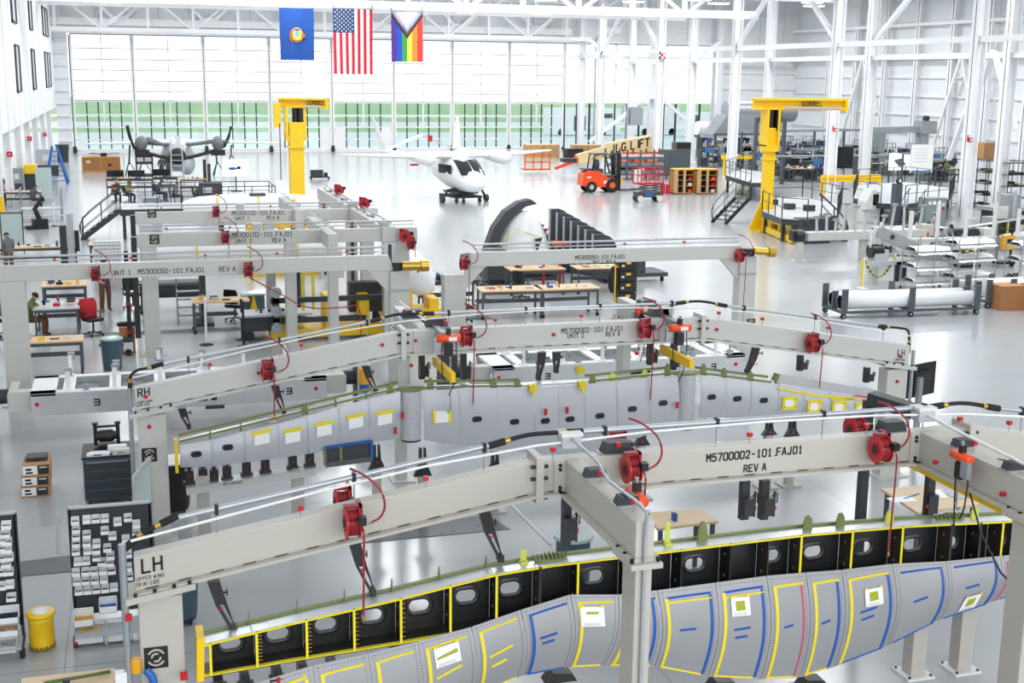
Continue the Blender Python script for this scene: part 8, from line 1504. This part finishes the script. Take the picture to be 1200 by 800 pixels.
for k in range(3): MB('lightgrey').cyl((-.9+k*.9, -.3, 1.3), (-.9+k*.9, -.3, 2.6), .1, 8).build('piston', t)
# grey booms and ducts in front of the right wall
t = T('manipulator_boom', 'long grey manipulator boom on a post before the right wall', 'boom', (60, 97, 0)); a, b = PY(1022, 153, 97), PY(1092, 151, 97); MB('grey').bar((a.x-60, 0, a.z), (b.x-60, 0, b.z), .5, .55).build('boom', t); MB('grey').bx(b.x-61.3, b.x-60.5, -.4, .4, 0, b.z).bx(b.x-61.4, b.x-59.9, -.6, .6, b.z-.4, b.z+.7).build('post', t); MB('cabinet').bx(a.x-60, a.x-58.8, -.3, .3, a.z-1.8, a.z-.1).build('cabinet', t); MB('dark').cyl((b.x-61, -.2, b.z+.9), (b.x-60.6, -.2, b.z+.9), .25, 8).build('motor', t)
t = T('silver_duct', 'silver extraction hood with round ducts at the door end of the right bay', 'duct', (50.5, 112, 0)); a, b = PY(850, 130, 112), PY(897, 128, 112); MB('galv').cyl((a.x-50.5, 0, a.z), (b.x-50.5+3, 0, a.z), .95, 18).build('round_duct', t); c_ = PY(835, 142, 111); MB('galv').prism([(c_.x-50.5, c_.z-1.1), (c_.x-50.5+5.5, c_.z-1.1), (c_.x-50.5+5.2, c_.z+.6), (c_.x-50.5+1.2, c_.z+.6)], -1.6, .8).build('hood', t); MB('slate').bx(c_.x-50.5, c_.x-50.3, -1.6, -1.4, 0, c_.z-1.1).bx(c_.x-45.2, c_.x-45.0, -1.6, -1.4, 0, c_.z-1.1).bx(c_.x-50.6, c_.x-44.9, -1.7, -1.5, c_.z-1.3, c_.z-1.1).build('frame', t)
p = PY(822, 150, 118); t = T('silver_duct', 'white horizontal duct at the far right door bay', 'duct', (p.x, 118, 0)); MB('vinyl').cyl((-.5, 0, p.z), (3.5, 0, p.z-.4), .7, 16).build('round_duct', t); MB('slate').bx(-.4, -.2, -.2, .2, 0, p.z).bx(3.1, 3.3, -.2, .2, 0, p.z-.4).build('stand', t)
t = T('cable_tray', 'grey overhead cable tray frame behind the yellow crane', 'tray', (55.5, 100, 0)); a, b = PY(870, 146, 100), PY(1010, 152, 100)
MB('galv').bar((a.x-55.5, 0, a.z-.6), (b.x-55.5, 0, b.z), .35, .2).build('tray', t)
for u in (0, .3, .6, .85, 1): x = a.x+(b.x-a.x)*u-55.5; MB('slate').bx(x-.07, x+.07, -.1, .1, 0, a.z-.6+(b.z-a.z+.6)*u).build('tray_post', t)
t = T('gantry_frame', 'dark overhead frame with a hanging tool just right of the yellow crane mast', 'frame', (0, 86, 0)); a, b = PY(885, 143, 86), PY(921, 143, 86); MB('slate').bx(a.x, b.x, -.15, .15, a.z, a.z+.35).bx(b.x-.2, b.x, -.15, .15, 0, a.z).bx(a.x, a.x+.2, -.15, .15, 0, a.z).build('frame', t); MB('black').bx((a.x+b.x)/2-.05, (a.x+b.x)/2+.05, -.05, .05, a.z-1.6, a.z).bx((a.x+b.x)/2-.4, (a.x+b.x)/2+.4, -.1, .1, a.z-.9, a.z-.7).build('hanging_tool', t)
for k, (px, py, y) in enumerate(((978, 152, 77.0), (1136, 164, 62.0))): # red emergency strobes on columns
    p = PY(px, py, y); t = T('strobe', ('red strobe on the column right of the crane boom', 'red strobe on the thick column at the right')[k], 'alarm', p); MB('red').bx(-.1, .12, -.14, .1, -.12, .12).prism([(-.16, .1), (-.06, .1), (-.12, .3)], -.04, .04).build('strobe_body', t); MB('white').bx(-.05, .08, -.16, -.14, -.06, .06).build('lens', t)
for k, (px, py, y) in enumerate(((17, 152, 76), (28, 141, 95), (46, 134, 106), (64, 146, 119))):
    p = V((XL+.0, (66, 79, 95, 112)[k]-.36, (3.2, 3.0, 3.1, 2.6)[k])); t = T('alarm_box', ('first', 'second', 'third', 'fourth')[k]+' red alarm box along the left wall columns, counted from the camera', 'alarm', p); MB('red').bx(-.25, .05, -.12, .1, -.15, .15).build('box', t); MB('offwhite').bx(-.14, -.06, -.13, -.12, -.04, .04).build('plate', t)
p = V((45.7, 107.18, PY(786, 65, 107.2).z)); t = T('warning_plate', 'small red and white chequered plate on a column', 'sign', p)
for i in range(3):
    for j in range(3): MB('red' if (i+j) % 2 == 0 else 'white').bx(-.3+i*.2, -.1+i*.2, -.03, 0, -.3+j*.2, -.1+j*.2).build('chequer', t)
p = PY(735, 136, 122); t = T('wall_box', 'grey box and conduit on the column before the glazing', 'box', p); MB('grey').bx(0, 1.6, -.3, .3, -.9, .9).build('cabinet', t); MB('dark').bx(.1, .2, -.31, -.3, -.8, .7).build('latch', t)

# overhead grey trays and lamps above the crowded rows
for k, (pa, pb, y) in enumerate((((905, 183), (1050, 181), 84), ((1060, 178), (1135, 180), 78), ((930, 172), (1010, 176), 92), ((1055, 186), (1105, 187), 81))):
    a, b = PY(*pa, y), PY(*pb, y); c = (a+b)/2; t = T('overhead_tray', ('first', 'second', 'third', 'fourth')[k]+' grey overhead light tray above the crowded benches of the right bay', 'tray', (c.x, y, 0)); MB('midgrey').bx(a.x-c.x, b.x-c.x, -.6, .6, c.z-.08, c.z).build('tray', t)
    for x in (a.x-c.x+.2, 0, b.x-c.x-.2): MB('slate').bx(x-.05, x+.05, .4, .5, 0, c.z-.08).build('tray_post', t)
    for x in (-.3, .25): MB('offwhite').bx(x*(b.x-a.x)-.6, x*(b.x-a.x)+.6, -.5, -.2, c.z-.16, c.z-.08).build('lamp_strip', t)
